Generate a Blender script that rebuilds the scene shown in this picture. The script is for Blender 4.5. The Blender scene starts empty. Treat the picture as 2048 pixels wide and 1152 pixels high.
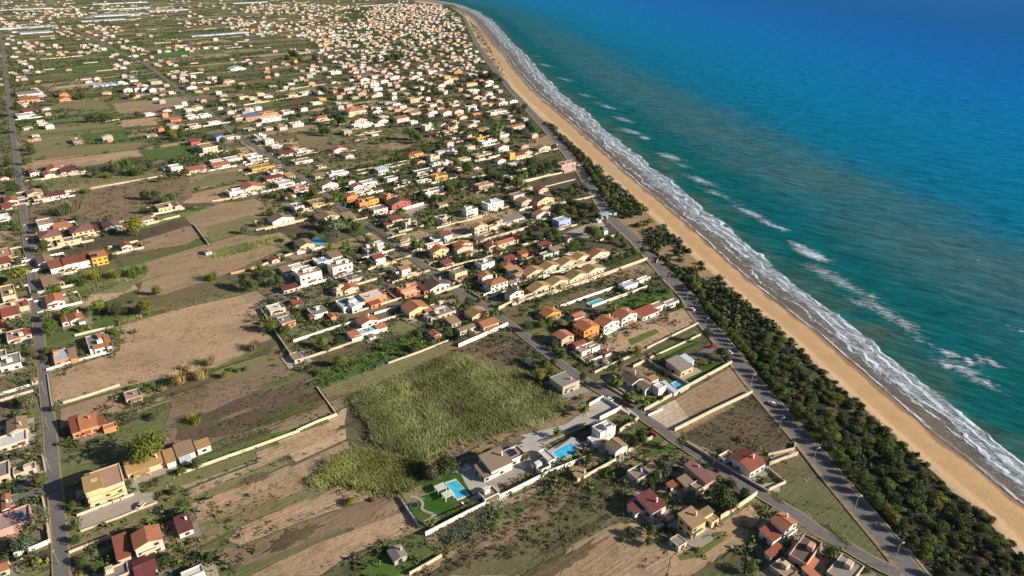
import bpy, math, random
import numpy as np
from mathutils import Vector
random.seed(7); RNG = np.random.default_rng(11)
scene = bpy.context.scene
COL = scene.collection
R = math.radians
# ---------------------------------------------------------------- camera
CAM_H, FPX, HOR = 205.0, 1369.0, -95.0          # height above the land, focal length and horizon of the 2048 px wide picture
PITCH = math.atan((576 - HOR) / FPX)
cam = bpy.data.cameras.new('camera'); camo = bpy.data.objects.new('camera', cam); COL.objects.link(camo)
camo.location = (0, 0, CAM_H); camo.rotation_euler = (math.pi / 2 - PITCH, 0, 0)
cam.sensor_width = 36; cam.lens = 36 * FPX / 2048; cam.clip_start = 1; cam.clip_end = 60000
scene.camera = camo
HAZE = 1.1e-5
# ---------------------------------------------------------------- light
SUN_EL, SUN_AZ = R(22.5), math.atan2(-0.27, 1.0)   # low warm sun from the sea side
world = bpy.data.worlds.new('World'); scene.world = world; world.use_nodes = True
wn = world.node_tree.nodes; wl = world.node_tree.links
bg = wn['Background']; sky = wn.new('ShaderNodeTexSky'); sky.sky_type = 'NISHITA'; sky.sun_disc = False
sky.sun_elevation = SUN_EL; sky.sun_rotation = math.pi / 2 - SUN_AZ
sky.altitude = 100; sky.air_density = 1.0; sky.dust_density = 0.6; sky.ozone_density = 1.5
wl.new(sky.outputs[0], bg.inputs[0]); bg.inputs[1].default_value = 0.05
sl = bpy.data.lights.new('sun', 'SUN'); slo = bpy.data.objects.new('sun', sl); COL.objects.link(slo)
sl.energy = 5.0; sl.angle = R(0.5); sl.color = (1.0, 0.87, 0.70)
sd = Vector((math.cos(SUN_EL) * math.cos(SUN_AZ), math.cos(SUN_EL) * math.sin(SUN_AZ), math.sin(SUN_EL)))
slo.rotation_euler = sd.to_track_quat('Z', 'Y').to_euler()
scene.view_settings.view_transform = 'Standard'; scene.view_settings.look = 'None'
scene.view_settings.exposure = 0.90; scene.view_settings.gamma = 1.0
scene.render.engine = 'CYCLES'
scene.cycles.volume_bounces = 0; scene.cycles.max_bounces = 4; scene.cycles.diffuse_bounces = 2; scene.cycles.glossy_bounces = 2
scene.cycles.transparent_max_bounces = 6; scene.cycles.use_denoising = True
# ---------------------------------------------------------------- from picture to ground
_c, _s = math.cos(PITCH), math.sin(PITCH)
def G(x, y, h=0.0):
    dx, dz = (x - 1024) / FPX, -(y - 576) / FPX
    wx, wy, wz = dx, _c + dz * _s, -_s + dz * _c
    t = (CAM_H - h) / -wz
    return (wx * t, wy * t)
def PX(X, Y, Z=0.0):
    z = Z - CAM_H
    d = Y * _c - z * _s; v = Y * _s + z * _c
    return (1024 + FPX * X / d, 576 - FPX * v / d)
def plot_angle(Y):
    return R(float(np.interp(Y, [180, 300, 450, 900, 2500], [34, 35, 38, 41, 41])))
# ---------------------------------------------------------------- materials
def new_mat(name):
    m = bpy.data.materials.new(name); m.use_nodes = True
    nt = m.node_tree; b = nt.nodes['Principled BSDF']
    b.inputs['Roughness'].default_value = 0.9; b.inputs['Specular IOR Level'].default_value = 0.25
    return m, nt, b
class N:
    def __init__(s, nt): s.nt = nt
    def n(s, t, **k):
        o = s.nt.nodes.new('ShaderNode' + t)
        for a, v in k.items(): setattr(o, a, v)
        return o
    def l(s, a, b): s.nt.links.new(a, b)
    def put(s, inp, v):
        if hasattr(v, 'is_linked') or isinstance(v, bpy.types.NodeSocket): s.l(v, inp)
        else: inp.default_value = v
    def math(s, op, a, b=0.0, clamp=False):
        o = s.n('Math', operation=op, use_clamp=clamp); s.put(o.inputs[0], a); s.put(o.inputs[1], b); return o.outputs[0]
    def noise(s, scale, detail=3, vec=None, rough=0.55, dim='3D', dist=0.0):
        o = s.n('TexNoise'); o.noise_dimensions = dim
        o.inputs['Scale'].default_value = scale; o.inputs['Detail'].default_value = detail
        o.inputs['Roughness'].default_value = rough; o.inputs['Distortion'].default_value = dist
        if vec is not None: s.l(vec, o.inputs['Vector'])
        return o.outputs['Fac']
    def mr(s, v, a, b, c=0.0, d=1.0, smooth=False):
        o = s.n('MapRange'); o.clamp = True
        if smooth: o.interpolation_type = 'SMOOTHSTEP'
        s.put(o.inputs[0], v)
        for i, q in enumerate((a, b, c, d)): s.put(o.inputs[i + 1], q)
        return o.outputs[0]
    def mix(s, f, a, b, mode='MIX'):
        o = s.n('Mix', data_type='RGBA', blend_type=mode); s.put(o.inputs['Factor'], f)
        for k, v in ((6, a), (7, b)):
            if isinstance(v, tuple): v = (*v[:3], 1.0)
            s.put(o.inputs[k], v)
        return o.outputs[2]
    def vecmap(s, vec, rot=0.0, scale=(1, 1, 1)):
        o = s.n('Mapping'); s.l(vec, o.inputs[0]); o.inputs['Rotation'].default_value = (0, 0, rot)
        q = s.n('Mapping'); s.l(o.outputs[0], q.inputs[0]); q.inputs['Scale'].default_value = scale   # turn first, then stretch
        return q.outputs[0]
    def pos(s): return s.n('NewGeometry').outputs['Position']
def mul3(c, k): return tuple(min(1.0, v * k) for v in c)
_simple = {}
def mat(name, col, var=0.12, rough=0.9, nscale=0.6, spec=0.25, rnd=0.10):
    """plain surface: colour varied by two noises and from object to object"""
    if name in _simple: return _simple[name]
    m, nt, b = new_mat(name); t = N(nt)
    tc = t.n('TexCoord').outputs['Object']
    n1 = t.noise(nscale, 4, tc); n2 = t.noise(nscale * 6, 2, tc)
    f = t.math('ADD', t.math('MULTIPLY', n1, 0.7), t.math('MULTIPLY', n2, 0.3))
    c = t.mix(t.mr(f, 0.3, 0.7), mul3(col, 1 - var), mul3(col, 1 + var))
    r = t.n('ObjectInfo').outputs['Random']
    c = t.mix(1.0, c, t.mix(r, (1 - rnd,) * 3, (1 + rnd, 1 + rnd * .8, 1 + rnd * .6)), 'MULTIPLY')
    t.l(c, b.inputs['Base Color']); b.inputs['Roughness'].default_value = rough; b.inputs['Specular IOR Level'].default_value = spec
    _simple[name] = m; return m
def tile_mat(name, col, var=0.22):
    if name in _simple: return _simple[name]
    m, nt, b = new_mat(name); t = N(nt)
    tc = t.n('TexCoord').outputs['Object']
    n1 = t.noise(0.7, 4, tc); n2 = t.noise(4.0, 2, tc); n3 = t.noise(0.25, 2, tc)
    c = t.mix(t.mr(n2, 0.3, 0.7), mul3(col, 1 - var), mul3(col, 1 + var))
    c = t.mix(t.mr(n1, 0.52, 0.75, 0, 0.5), c, mul3((0.16, 0.12, 0.09), 1.0))
    w = t.n('TexWave'); w.bands_direction = 'X'; w.inputs['Scale'].default_value = 1.3; w.inputs['Distortion'].default_value = 0.6; t.l(tc, w.inputs[0])
    c = t.mix(t.math('MULTIPLY', w.outputs['Fac'], 0.22), c, mul3(col, 0.45))
    r = t.n('ObjectInfo').outputs['Random']
    c = t.mix(1.0, c, t.mix(r, (0.82, 0.84, 0.86), (1.15, 1.12, 1.1)), 'MULTIPLY')
    t.l(c, b.inputs['Base Color']); b.inputs['Roughness'].default_value = 0.85
    bp = t.n('Bump'); bp.inputs['Strength'].default_value = 0.5; bp.inputs['Distance'].default_value = 0.1; t.l(w.outputs['Fac'], bp.inputs['Height']); t.l(bp.outputs[0], b.inputs['Normal'])
    _simple[name] = m; return m
def attr_mat(name, var=0.25, nscale=0.5, rough=0.95, leaf=False):
    """colour comes from the face colours of the mesh (the thing's own colour), broken up by noise"""
    m, nt, b = new_mat(name); t = N(nt)
    a = t.n('Attribute', attribute_name='Col').outputs['Color']; p = t.pos()
    n1 = t.noise(nscale, 4, p); n2 = t.noise(nscale * 5, 3, p)
    f = t.math('ADD', t.math('MULTIPLY', n1, 0.6), t.math('MULTIPLY', n2, 0.4))
    k = t.mr(f, 0.3, 0.7, 1 - var, 1 + var)
    o = t.n('VectorMath', operation='SCALE'); t.l(a, o.inputs[0]); t.l(k, o.inputs['Scale'])
    t.l(o.outputs[0], b.inputs['Base Color']); b.inputs['Roughness'].default_value = rough
    b.inputs['Specular IOR Level'].default_value = 0.15
    return m
ROOF = {'O': ('orange', (0.38, 0.155, 0.080)), 'R': ('red', (0.23, 0.070, 0.045)), 'M': ('maroon', (0.125, 0.036, 0.038)),
        'B': ('tan', (0.265, 0.185, 0.112)), 'N': ('grey-brown', (0.20, 0.158, 0.122)), 'K': ('dark brown', (0.11, 0.085, 0.065)), 'Y': ('ochre', (0.36, 0.235, 0.105)),
        'G': ('grey', (0.21, 0.195, 0.18)), 'W': ('white', (0.50, 0.50, 0.50)), 'T': ('terracotta terrace', (0.34, 0.22, 0.16)),
        'P': ('pinkish', (0.34, 0.25, 0.23)), 'U': ('blue', (0.10, 0.18, 0.38)), 'E': ('pale blue', (0.34, 0.45, 0.55)),
        'D': ('mauve brown', (0.22, 0.11, 0.10)), 'V': ('olive grey', (0.20, 0.20, 0.13))}
WALL = {'w': ('white', (0.62, 0.59, 0.55)), 'c': ('cream', (0.50, 0.42, 0.32)), 'y': ('pale yellow', (0.57, 0.44, 0.26)),
        'Z': ('bright yellow', (0.60, 0.34, 0.06)), 'o': ('orange', (0.58, 0.23, 0.10)), 'p': ('pink', (0.47, 0.30, 0.25)),
        'b': ('blue', (0.27, 0.36, 0.56)), 't': ('pale green', (0.48, 0.54, 0.48)), 'r': ('red', (0.36, 0.10, 0.09)),
        'k': ('orange brick', (0.62, 0.23, 0.05)), 'g': ('grey stone', (0.38, 0.33, 0.27))}
def roof_m(k, pitched=True):
    n, c = ROOF[k]
    return tile_mat('roof_' + n.replace(' ', '_'), c) if (pitched and k not in 'WE') else mat('deck_' + n.replace(' ', '_'), c, 0.16, nscale=0.8)
def wall_m(k):
    n, c = WALL[k]; return mat('plaster_' + n.replace(' ', '_'), c, 0.09, nscale=0.5)
M_GLASS = mat('window_glass', (0.03, 0.035, 0.04), 0.2, rough=0.25, spec=0.5)
M_FRAME = mat('window_shutter', (0.10, 0.13, 0.09), 0.2)
M_SOLAR = mat('solar_cells', (0.012, 0.018, 0.035), 0.1, rough=0.25, spec=0.5)
M_BARK = mat('bark', (0.12, 0.085, 0.055), 0.3)
M_METAL = mat('galvanised_metal', (0.42, 0.43, 0.44), 0.08, rough=0.5, spec=0.5)
M_WHITE = mat('white_paint', (0.75, 0.75, 0.74), 0.05)
M_CONC = mat('concrete_paving', (0.36, 0.32, 0.27), 0.16, nscale=0.3)
M_WOOD = mat('weathered_wood', (0.25, 0.23, 0.21), 0.2)
M_STONEWALL = mat('wall_pale_stone', (0.54, 0.45, 0.34), 0.16, nscale=0.5)
M_WALLWHITE = mat('wall_white', (0.68, 0.65, 0.60), 0.12, nscale=0.4)
M_RUBBER = mat('tyre_rubber', (0.02, 0.02, 0.02), 0.1)
# ---------------------------------------------------------------- mesh helpers
class MB:
    def __init__(s): s.v = []; s.f = []; s.m = []; s.c = []
    def quad(s, a, b, c, d, mi=0, col=None): s.poly([a, b, c, d], mi, col)
    def poly(s, pts, mi=0, col=None):
        k = len(s.v); s.v += [tuple(p) for p in pts]; s.f.append(tuple(range(k, k + len(pts)))); s.m.append(mi); s.c.append(col)
    def box(s, x0, x1, y0, y1, z0, z1, mi=0, bottom=False, col=None):
        k = len(s.v)
        s.v += [(x0, y0, z0), (x1, y0, z0), (x1, y1, z0), (x0, y1, z0), (x0, y0, z1), (x1, y0, z1), (x1, y1, z1), (x0, y1, z1)]
        fs = [(0, 1, 5, 4), (1, 2, 6, 5), (2, 3, 7, 6), (3, 0, 4, 7), (4, 5, 6, 7)] + ([(3, 2, 1, 0)] if bottom else [])
        for f in fs: s.f.append(tuple(k + i for i in f)); s.m.append(mi); s.c.append(col)
    def tube(s, p0, p1, r0, r1, n=6, mi=0, cap=True):
        p0 = Vector(p0); p1 = Vector(p1); d = (p1 - p0).normalized()
        a = d.orthogonal().normalized(); b = d.cross(a); k = len(s.v)
        for p, r in ((p0, r0), (p1, r1)):
            for i in range(n):
                t = 2 * math.pi * i / n; s.v.append(tuple(p + (a * math.cos(t) + b * math.sin(t)) * r))
        for i in range(n):
            j = (i + 1) % n; s.f.append((k + i, k + j, k + n + j, k + n + i)); s.m.append(mi); s.c.append(None)
        if cap: s.f.append(tuple(k + n + i for i in range(n))); s.m.append(mi); s.c.append(None)
    def build(s, name, mats, parent=None, smooth=False, link=True):
        me = bpy.data.meshes.new(name); me.from_pydata(s.v, [], s.f)
        mats = mats if isinstance(mats, (list, tuple)) else [mats]
        for m in mats: me.materials.append(m)
        if len(mats) > 1: me.polygons.foreach_set('material_index', s.m)
        if any(c is not None for c in s.c):
            at = me.color_attributes.new('Col', 'FLOAT_COLOR', 'CORNER'); arr = []
            for f, c in zip(s.f, s.c):
                arr += list((*(c or (.2, .2, .2)), 1.0)) * len(f)
            at.data.foreach_set('color', arr)
        if smooth: me.polygons.foreach_set('use_smooth', [True] * len(me.polygons))
        me.update()
        o = bpy.data.objects.new(name, me)
        if link: COL.objects.link(o)
        if parent: o.parent = parent
        return o
def np_mesh(name, V, F, mats, cols=None, parent=None, mi=None):
    """V (n,3), F (m,4) arrays -> object; cols (m,3) face colours"""
    me = bpy.data.meshes.new(name); V = np.asarray(V, np.float32); F = np.asarray(F, np.int32)
    k = F.shape[1]; me.vertices.add(len(V)); me.vertices.foreach_set('co', V.ravel())
    me.loops.add(F.size); me.loops.foreach_set('vertex_index', F.ravel())
    me.polygons.add(len(F)); me.polygons.foreach_set('loop_start', np.arange(0, F.size, k, dtype=np.int32))
    for m in (mats if isinstance(mats, (list, tuple)) else [mats]): me.materials.append(m)
    if mi is not None: me.polygons.foreach_set('material_index', np.asarray(mi, np.int32))
    me.update(calc_edges=True)
    if cols is not None:
        at = me.color_attributes.new('Col', 'FLOAT_COLOR', 'CORNER')
        c = np.ones((len(F), k, 4), np.float32); c[:, :, :3] = np.asarray(cols, np.float32)[:, None, :]
        at.data.foreach_set('color', c.ravel())
    o = bpy.data.objects.new(name, me); COL.objects.link(o)
    if parent: o.parent = parent
    return o
def tag(o, label=None, cat=None, group=None, kind=None):
    if label: o['label'] = label
    if cat: o['category'] = cat
    if group: o['group'] = group
    if kind: o['kind'] = kind
    return o
def empty(name, x, y, z=0.0, rz=0.0):
    o = bpy.data.objects.new(name, None); COL.objects.link(o); o.location = (x, y, z); o.rotation_euler = (0, 0, rz); o.empty_display_size = 1; return o
def copy_child(src, parent):
    c = src.copy(); c.parent = parent; COL.objects.link(c); return c
def ribbon_pts(pts, w):
    """mitred left/right offsets of a ground polyline"""
    P = [Vector(p[:2]) for p in pts]; L = []; Rr = []
    for i in range(len(P)):
        d0 = (P[i] - P[i - 1]).normalized() if i else (P[1] - P[0]).normalized()
        d1 = (P[i + 1] - P[i]).normalized() if i < len(P) - 1 else d0
        n = (Vector((-d0.y, d0.x)) + Vector((-d1.y, d1.x))); n.normalize()
        k = 1 / max(0.45, n.dot(Vector((-d0.y, d0.x))))
        L.append(P[i] + n * w / 2 * k); Rr.append(P[i] - n * w / 2 * k)
    return L, Rr
def in_poly(x, y, poly):
    """vectorised point in polygon"""
    x = np.asarray(x, float); y = np.asarray(y, float); ins = np.zeros(x.shape, bool); n = len(poly)
    for i in range(n):
        x0, y0 = poly[i]; x1, y1 = poly[(i + 1) % n]
        if y0 == y1: continue
        c = ((y0 > y) != (y1 > y)) & (x < (x1 - x0) * (y - y0) / (y1 - y0) + x0); ins ^= c
    return ins
def sample_poly(poly, n):
    P = np.array(poly); lo = P.min(0); hi = P.max(0); out = np.zeros((0, 2))
    for _ in range(60):
        q = RNG.uniform(lo, hi, (max(64, n * 2), 2)); q = q[in_poly(q[:, 0], q[:, 1], poly)]; out = np.vstack([out, q])
        if len(out) >= n: break
    return out[:n]
def poly_area(p):
    return abs(sum(p[i][0] * p[(i + 1) % len(p)][1] - p[(i + 1) % len(p)][0] * p[i][1] for i in range(len(p)))) / 2
def T(spec):
    """'ox oy scale' tile -> converter from tile pixels to picture pixels"""
    ox, oy, s = spec
    return lambda x, y: (ox + x / s, oy + y / s)
# ---------------------------------------------------------------- labels: landmarks first, then ordinals
LABELS = []      # (object, description, picture x, picture y)
LAND = []
def landmark(x, y, phrase): LAND.append((x, y, phrase))
ORD = ['', 'second', 'third', 'fourth', 'fifth', 'sixth', 'seventh', 'eighth', 'ninth', 'tenth', 'eleventh', 'twelfth']
def say(o, desc, x, y): LABELS.append((o, desc, x, y))
def write_labels():
    used = set(o.get('label') for o in bpy.data.objects if o.get('label'))
    pend = list(LABELS); taken = {}
    LA = np.array([(a, b) for a, b, _ in LAND], float)
    # each thing takes the landmark closest to it; look-alikes at one landmark are told apart by their order of distance
    todo = []
    for o, desc, x, y in pend:
        d = np.hypot((LA[:, 0] - x), (LA[:, 1] - y) * 1.6); k = int(d.argmin()); todo.append((desc, k, d[k], o, x, y))
    groups = {}
    for t in todo: groups.setdefault((t[0], t[1]), []).append(t)
    for (desc, k), mem in groups.items():
        lx, ly, ph = LAND[k]
        halves = {'': mem}
        if len(mem) > 3:
            halves = {}
            for m in mem:
                dx, dy = m[4] - lx, (m[5] - ly) * 1.6
                side = ('right of' if dx > 0 else 'left of') if abs(dx) > abs(dy) else ('in front of' if dy > 0 else 'behind')
                halves.setdefault(side, []).append(m)
        for side, ms in halves.items():
            ms.sort(key=lambda t: t[2])
            for i, m in enumerate(ms):
                if side: rel = ('closest' if i == 0 else ORD[i] + ' closest' if i < 12 else 'farther out') + ' ' + side + ' ' + ph
                elif len(ms) == 1: rel = 'near ' + ph
                else: rel = ('closest' if i == 0 else ORD[i] + ' closest') + ' to ' + ph
                m[3]['label'] = desc + ', ' + rel
                if len((desc + ' ' + rel).split()) > 16: m[3]['label'] = desc.replace(' with ', ', ').replace(' on the seaward verge', '').replace('pale yellow', 'yellow').replace(' house,', ',') + ', ' + rel
# ================================================================ THE SETTING
WATER_PX = [(700, -14), (790, -8), (830, 0), (860, 3), (887, 8), (924, 22), (950, 42), (970, 68), (987, 90), (1009, 110), (1024, 135), (1069, 185), (1119, 227), (1189, 288), (1239, 335), (1299, 385), (1369, 443), (1424, 493), (1474, 538), (1553, 603), (1631, 661), (1716, 736), (1801, 808), (1861, 864), (1911, 901), (1961, 941), (2011, 984), (2048, 1011), (2300, 1230)]
INNER_PX = [(700, -12), (790, -5), (830, 3), (860, 7), (897, 12), (932, 35), (957, 82), (982, 112), (1012, 155), (1024, 175), (1054, 205), (1111, 255), (1144, 288), (1179, 320), (1236, 370), (1274, 403), (1301, 428), (1326, 450), (1359, 483), (1386, 513), (1424, 540), (1459, 575), (1536, 643), (1593, 686), (1636, 733), (1681, 771), (1723, 808), (1773, 861), (1826, 901), (1868, 936), (1901, 984), (1961, 1016), (2006, 1059), (2048, 1114), (2300, 1390)]
WATER = np.array([G(*p) for p in WATER_PX]); INNER = np.array([G(*p) for p in INNER_PX])
def resample(P, step):
    P = np.asarray(P); s = np.r_[0, np.cumsum(np.hypot(*np.diff(P, axis=0).T))]; n = int(s[-1] / step) + 2
    t = np.linspace(0, s[-1], n); return np.c_[np.interp(t, s, P[:, 0]), np.interp(t, s, P[:, 1])], t
def dist_line(Q, P):
    """distance, arc length and side of points Q from polyline P"""
    best = np.full(len(Q), 1e12); al = np.zeros(len(Q)); sg = np.ones(len(Q)); s = 0.0
    for a, b in zip(P[:-1], P[1:]):
        ab = b - a; L = np.hypot(*ab); t = np.clip(((Q - a) @ ab) / (L * L), 0, 1)
        d = Q - a - t[:, None] * ab; dd = np.hypot(d[:, 0], d[:, 1]); m = dd < best - 1e-6
        best[m] = dd[m]; al[m] = s + t[m] * L; sg[m] = np.sign(ab[0] * d[m, 1] - ab[1] * d[m, 0]); s += L
    return best, al, sg
# ---- sea
def sea():
    xs = np.r_[-9000, -5000, -3000, -1800, np.arange(-1200, -60, 60), np.arange(-60, 430, 4), np.arange(430, 900, 20), np.arange(900, 3000, 100), 4000, 6000, 9000, 14000]
    ys = np.r_[-200, 0, 100, np.arange(160, 1000, 4), np.arange(1000, 1700, 8), np.arange(1700, 3800, 40), 4000, 4500, 5500, 7000, 10000, 16000]
    X, Y = np.meshgrid(xs, ys); Q = np.c_[X.ravel(), Y.ravel()]
    d, al, sg = dist_line(Q, WATER); d = d * sg
    nx, ny = len(xs), len(ys); i = np.arange(nx * ny).reshape(ny, nx)
    F = np.stack([i[:-1, :-1], i[:-1, 1:], i[1:, 1:], i[1:, :-1]], -1).reshape(-1, 4)
    V = np.c_[Q, np.full(len(Q), -0.5)]
    m, nt, b = new_mat('sea_water'); t = N(nt)
    o = np_mesh('sea', V, F, m); me = o.data
    for nm, arr in (('shore', d), ('along', al)):
        a = me.attributes.new(nm, 'FLOAT', 'POINT'); a.data.foreach_set('value', arr.astype(np.float32))
    # whitecap patches over the outer bar, where the photograph has them: px, py, length m, width m, strength
    foam = np.zeros(len(Q)); ang = math.atan2(-.8, .42)
    for px, py, L, W, k in [(1625, 508, 17, 7, 1), (1600, 490, 14, 4, .9), (1560, 455, 10, 4, .9), (1540, 447, 13, 4, .8), (1500, 425, 22, 6, .8), (1650, 545, 26, 9, .62), (1690, 570, 22, 7, .6), (1715, 603, 12, 5, .7), (1742, 590, 7, 2.5, .9), (1752, 612, 14, 7, .75), (1800, 640, 16, 7, .7), (1820, 657, 10, 4, .7), (1845, 682, 12, 4, .55), (1898, 705, 6, 4, 1), (1942, 722, 7, 3, 1), (1920, 735, 18, 8, .65), (1960, 760, 14, 3.5, .8), (1890, 730, 8, 3, .9), (1975, 720, 10, 3, .85), (2030, 655, 8, 2, .8), (1340, 313, 26, 9, .72), (1365, 330, 16, 5, .6), (1400, 360, 26, 8, .7), (1430, 385, 22, 7, .6), (1470, 405, 14, 6, .5), (1245, 238, 30, 9, .8), (1215, 213, 24, 8, .85), (1260, 262, 26, 9, .7), (1290, 275, 12, 6, .8), (1170, 190, 26, 9, .7), (1195, 205, 18, 8, .6), (1130, 158, 34, 9, .7), (1090, 130, 34, 10, .75), (1075, 112, 16, 8, .6), (1045, 92, 12, 8, .7), (1000, 65, 50, 14, .55), (985, 45, 70, 18, .6), (955, 22, 90, 20, .5)]:
        cx, cy = G(px, py); dx = Q[:, 0] - cx; dy = Q[:, 1] - cy
        u = dx * math.cos(ang) + dy * math.sin(ang); v = -dx * math.sin(ang) + dy * math.cos(ang)
        k *= 1.0 if py > 260 else .8; foam = np.maximum(foam, k * np.exp(-((u / L) ** 2 + (v / W) ** 2) * 0.9))
    a = me.attributes.new('caps', 'FLOAT', 'POINT'); a.data.foreach_set('value', foam.astype(np.float32))
    fw = np.interp(Q[:, 1], [200, 330, 700, 1300, 2500], [24, 26, 33, 46, 60])
    a = me.attributes.new('surf_width', 'FLOAT', 'POINT'); a.data.foreach_set('value', fw.astype(np.float32))
    A = lambda n: t.n('Attribute', attribute_name=n).outputs['Fac']
    sh, al_, caps, fwn = A('shore'), A('along'), A('caps'), A('surf_width')
    P = t.pos()
    def comb(x, y):
        c = t.n('CombineXYZ'); t.put(c.inputs[0], x); t.put(c.inputs[1], y); return c.outputs[0]
    M = t.math
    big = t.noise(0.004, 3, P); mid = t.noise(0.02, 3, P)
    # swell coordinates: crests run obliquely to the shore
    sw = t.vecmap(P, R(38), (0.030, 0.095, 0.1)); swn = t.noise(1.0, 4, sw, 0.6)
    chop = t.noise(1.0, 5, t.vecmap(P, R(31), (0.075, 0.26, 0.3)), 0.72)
    dd = M('ADD', sh, M('MULTIPLY', M('SUBTRACT', big, 0.5), 120.0))
    # colour of the water body by depth
    cr = t.n('ValToRGB'); t.l(t.mr(M('ADD', sh, M('MULTIPLY', M('SUBTRACT', big, 0.5), 160.0)), 0, 1500), cr.inputs[0]); e = cr.color_ramp.elements
    stops = [(0.0, (0.006, 0.095, 0.098)), (0.06, (0.003, 0.093, 0.112)), (0.18, (0.002, 0.126, 0.225)), (0.30, (0.001, 0.138, 0.320)), (0.50, (0.001, 0.124, 0.360)), (0.68, (0.001, 0.106, 0.350)), (1.0, (0.001, 0.090, 0.310))]
    e[0].position, e[1].position = 0, 1; e[0].color = (*stops[0][1], 1); e[1].color = (*stops[-1][1], 1)
    for p_, c_ in stops[1:-1]: q = e.new(p_); q.color = (*c_, 1)
    body = cr.outputs[0]
    # stirred-up sediment: one broad grey-green band offshore, patches of it nearer in
    ds = M('ADD', sh, M('MULTIPLY', M('SUBTRACT', mid, 0.5), 90.0))
    band = M('MULTIPLY', t.mr(ds, 82, 150, smooth=True), t.mr(ds, 190, 285, 1, 0, smooth=True))
    sedn = t.mr(t.noise(0.012, 5, t.vecmap(P, R(50), (0.4, 1.0, 1))), 0.30, 0.62)
    far = t.mr(t.n('SeparateXYZ').outputs[1], 0, 1) # placeholder replaced below
    sx = t.n('SeparateXYZ'); t.l(P, sx.inputs[0]); far = t.mr(sx.outputs[1], 900, 2600, 1, 0.35)
    sed = M('MULTIPLY', M('MULTIPLY', band, M('ADD', 0.30, M('MULTIPLY', sedn, 0.6))), far)
    near = M('MULTIPLY', t.mr(M('SUBTRACT', ds, fwn), 2, 26, 1, 0, smooth=True), t.mr(t.noise(0.035, 4, P), 0.38, 0.62, 0.25, 0.95))
    col = t.mix(sed, body, (0.042, 0.115, 0.130))
    col = t.mix(M('MULTIPLY', near, 0.5), col, (0.085, 0.100, 0.070))
    # light and dark of the swell
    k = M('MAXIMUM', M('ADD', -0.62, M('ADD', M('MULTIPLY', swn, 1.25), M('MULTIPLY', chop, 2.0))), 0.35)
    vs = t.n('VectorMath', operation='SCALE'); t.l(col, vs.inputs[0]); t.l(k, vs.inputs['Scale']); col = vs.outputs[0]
    # surf zone
    cuv = comb(M('MULTIPLY', al_, 0.035), M('MULTIPLY', sh, 0.05))
    wob = M('MULTIPLY', M('SUBTRACT', t.noise(1.0, 4, cuv, 0.65), 0.5), 20.0)
    wob2 = M('MULTIPLY', M('SUBTRACT', t.noise(1.0, 5, comb(M('MULTIPLY', al_, 0.017), M('MULTIPLY', sh, 0.02)), 0.62), 0.5), 30.0)
    d1 = M('ADD', sh, wob); d2 = M('ADD', M('ADD', sh, wob2), M('MULTIPLY', wob, 0.5))
    lace = t.noise(1.0, 7, t.vecmap(P, R(22), (0.26, 1.05, 1)), 0.72, dist=0.7)
    lace2 = t.noise(1.0, 5, comb(M('MULTIPLY', al_, 0.07), M('MULTIPLY', sh, 0.17)), 0.6, dist=1.2)
    inner = t.mr(M('DIVIDE', d2, fwn), 0.06, 0.26); outer = t.mr(M('DIVIDE', d2, fwn), 0.90, 1.06, 1, 0)
    zone = M('MULTIPLY', inner, outer)
    heavy = t.mr(M('DIVIDE', d2, fwn), 0.12, 0.72, 0.05, 0.62, smooth=True)
    foam_ = M('MULTIPLY', zone, t.mr(M('ADD', M('MULTIPLY', lace, 0.66), M('MULTIPLY', lace2, 0.34)), M('SUBTRACT', 0.56, M('MULTIPLY', heavy, 0.25)), M('SUBTRACT', 0.70, M('MULTIPLY', heavy, 0.18)), 0, 0.85))
    def line(dv, at, w, s):
        x = M('ABSOLUTE', M('SUBTRACT', dv, at)); x = t.mr(x, w * 0.25, w, 1, 0, smooth=True)
        return M('MULTIPLY', x, s)
    def tot(*a):
        r = a[0]
        for q in a[1:]: r = M('MAXIMUM', r, q)
        return r
    brk = t.mr(t.noise(1.0, 3, comb(M('MULTIPLY', al_, 0.05), M('MULTIPLY', sh, 0.03))), 0.40, 0.55)
    lines = tot(M('MULTIPLY', line(M('ADD', sh, M('MULTIPLY', wob, 0.3)), 1.5, 1.2, 0.8), t.mr(lace2, 0.42, 0.56, 0.15, 1)),
                M('MULTIPLY', line(d1, 9.0, 1.2, 0.85), t.mr(lace2, 0.40, 0.55)),
                M('MULTIPLY', line(M('SUBTRACT', d2, M('MULTIPLY', fwn, 0.52)), 0.0, 1.8, 1.0), brk),
                M('MULTIPLY', line(M('SUBTRACT', d2, M('MULTIPLY', fwn, 0.76)), 0.0, 2.3, 1.0), t.mr(lace2, 0.36, 0.5)),
                M('MULTIPLY', line(M('SUBTRACT', d2, M('MULTIPLY', fwn, 0.97)), 0.0, 2.0, 1.0), brk))
    streak = t.noise(1.0, 6, t.vecmap(P, R(24), (0.14, 0.75, 1)), 0.7, dist=0.6)
    cap = t.mr(M('ADD', caps, M('MULTIPLY', M('SUBTRACT', streak, 0.5), 2.4)), 0.42, 0.95)
    cap = M('MULTIPLY', cap, t.mr(caps, 0.04, 0.25))
    tiny = M('MULTIPLY', t.mr(t.noise(0.16, 3, t.vecmap(P, R(20), (0.5, 1.7, 1)), 0.5), 0.765, 0.80), 0.55)
    far2 = t.mr(sx.outputs[1], 650, 1500, 1, 0.6); foamall = M('MINIMUM', tot(M('MULTIPLY', foam_, far2), M('MULTIPLY', lines, 0.9), cap, tiny), 0.92)
    # thin water over sand inside the surf
    shallow = t.mr(M('DIVIDE', d2, fwn), 0.05, 1.25, 1, 0, smooth=True)
    col = t.mix(M('MULTIPLY', shallow, 0.9), col, (0.155, 0.125, 0.095))
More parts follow.
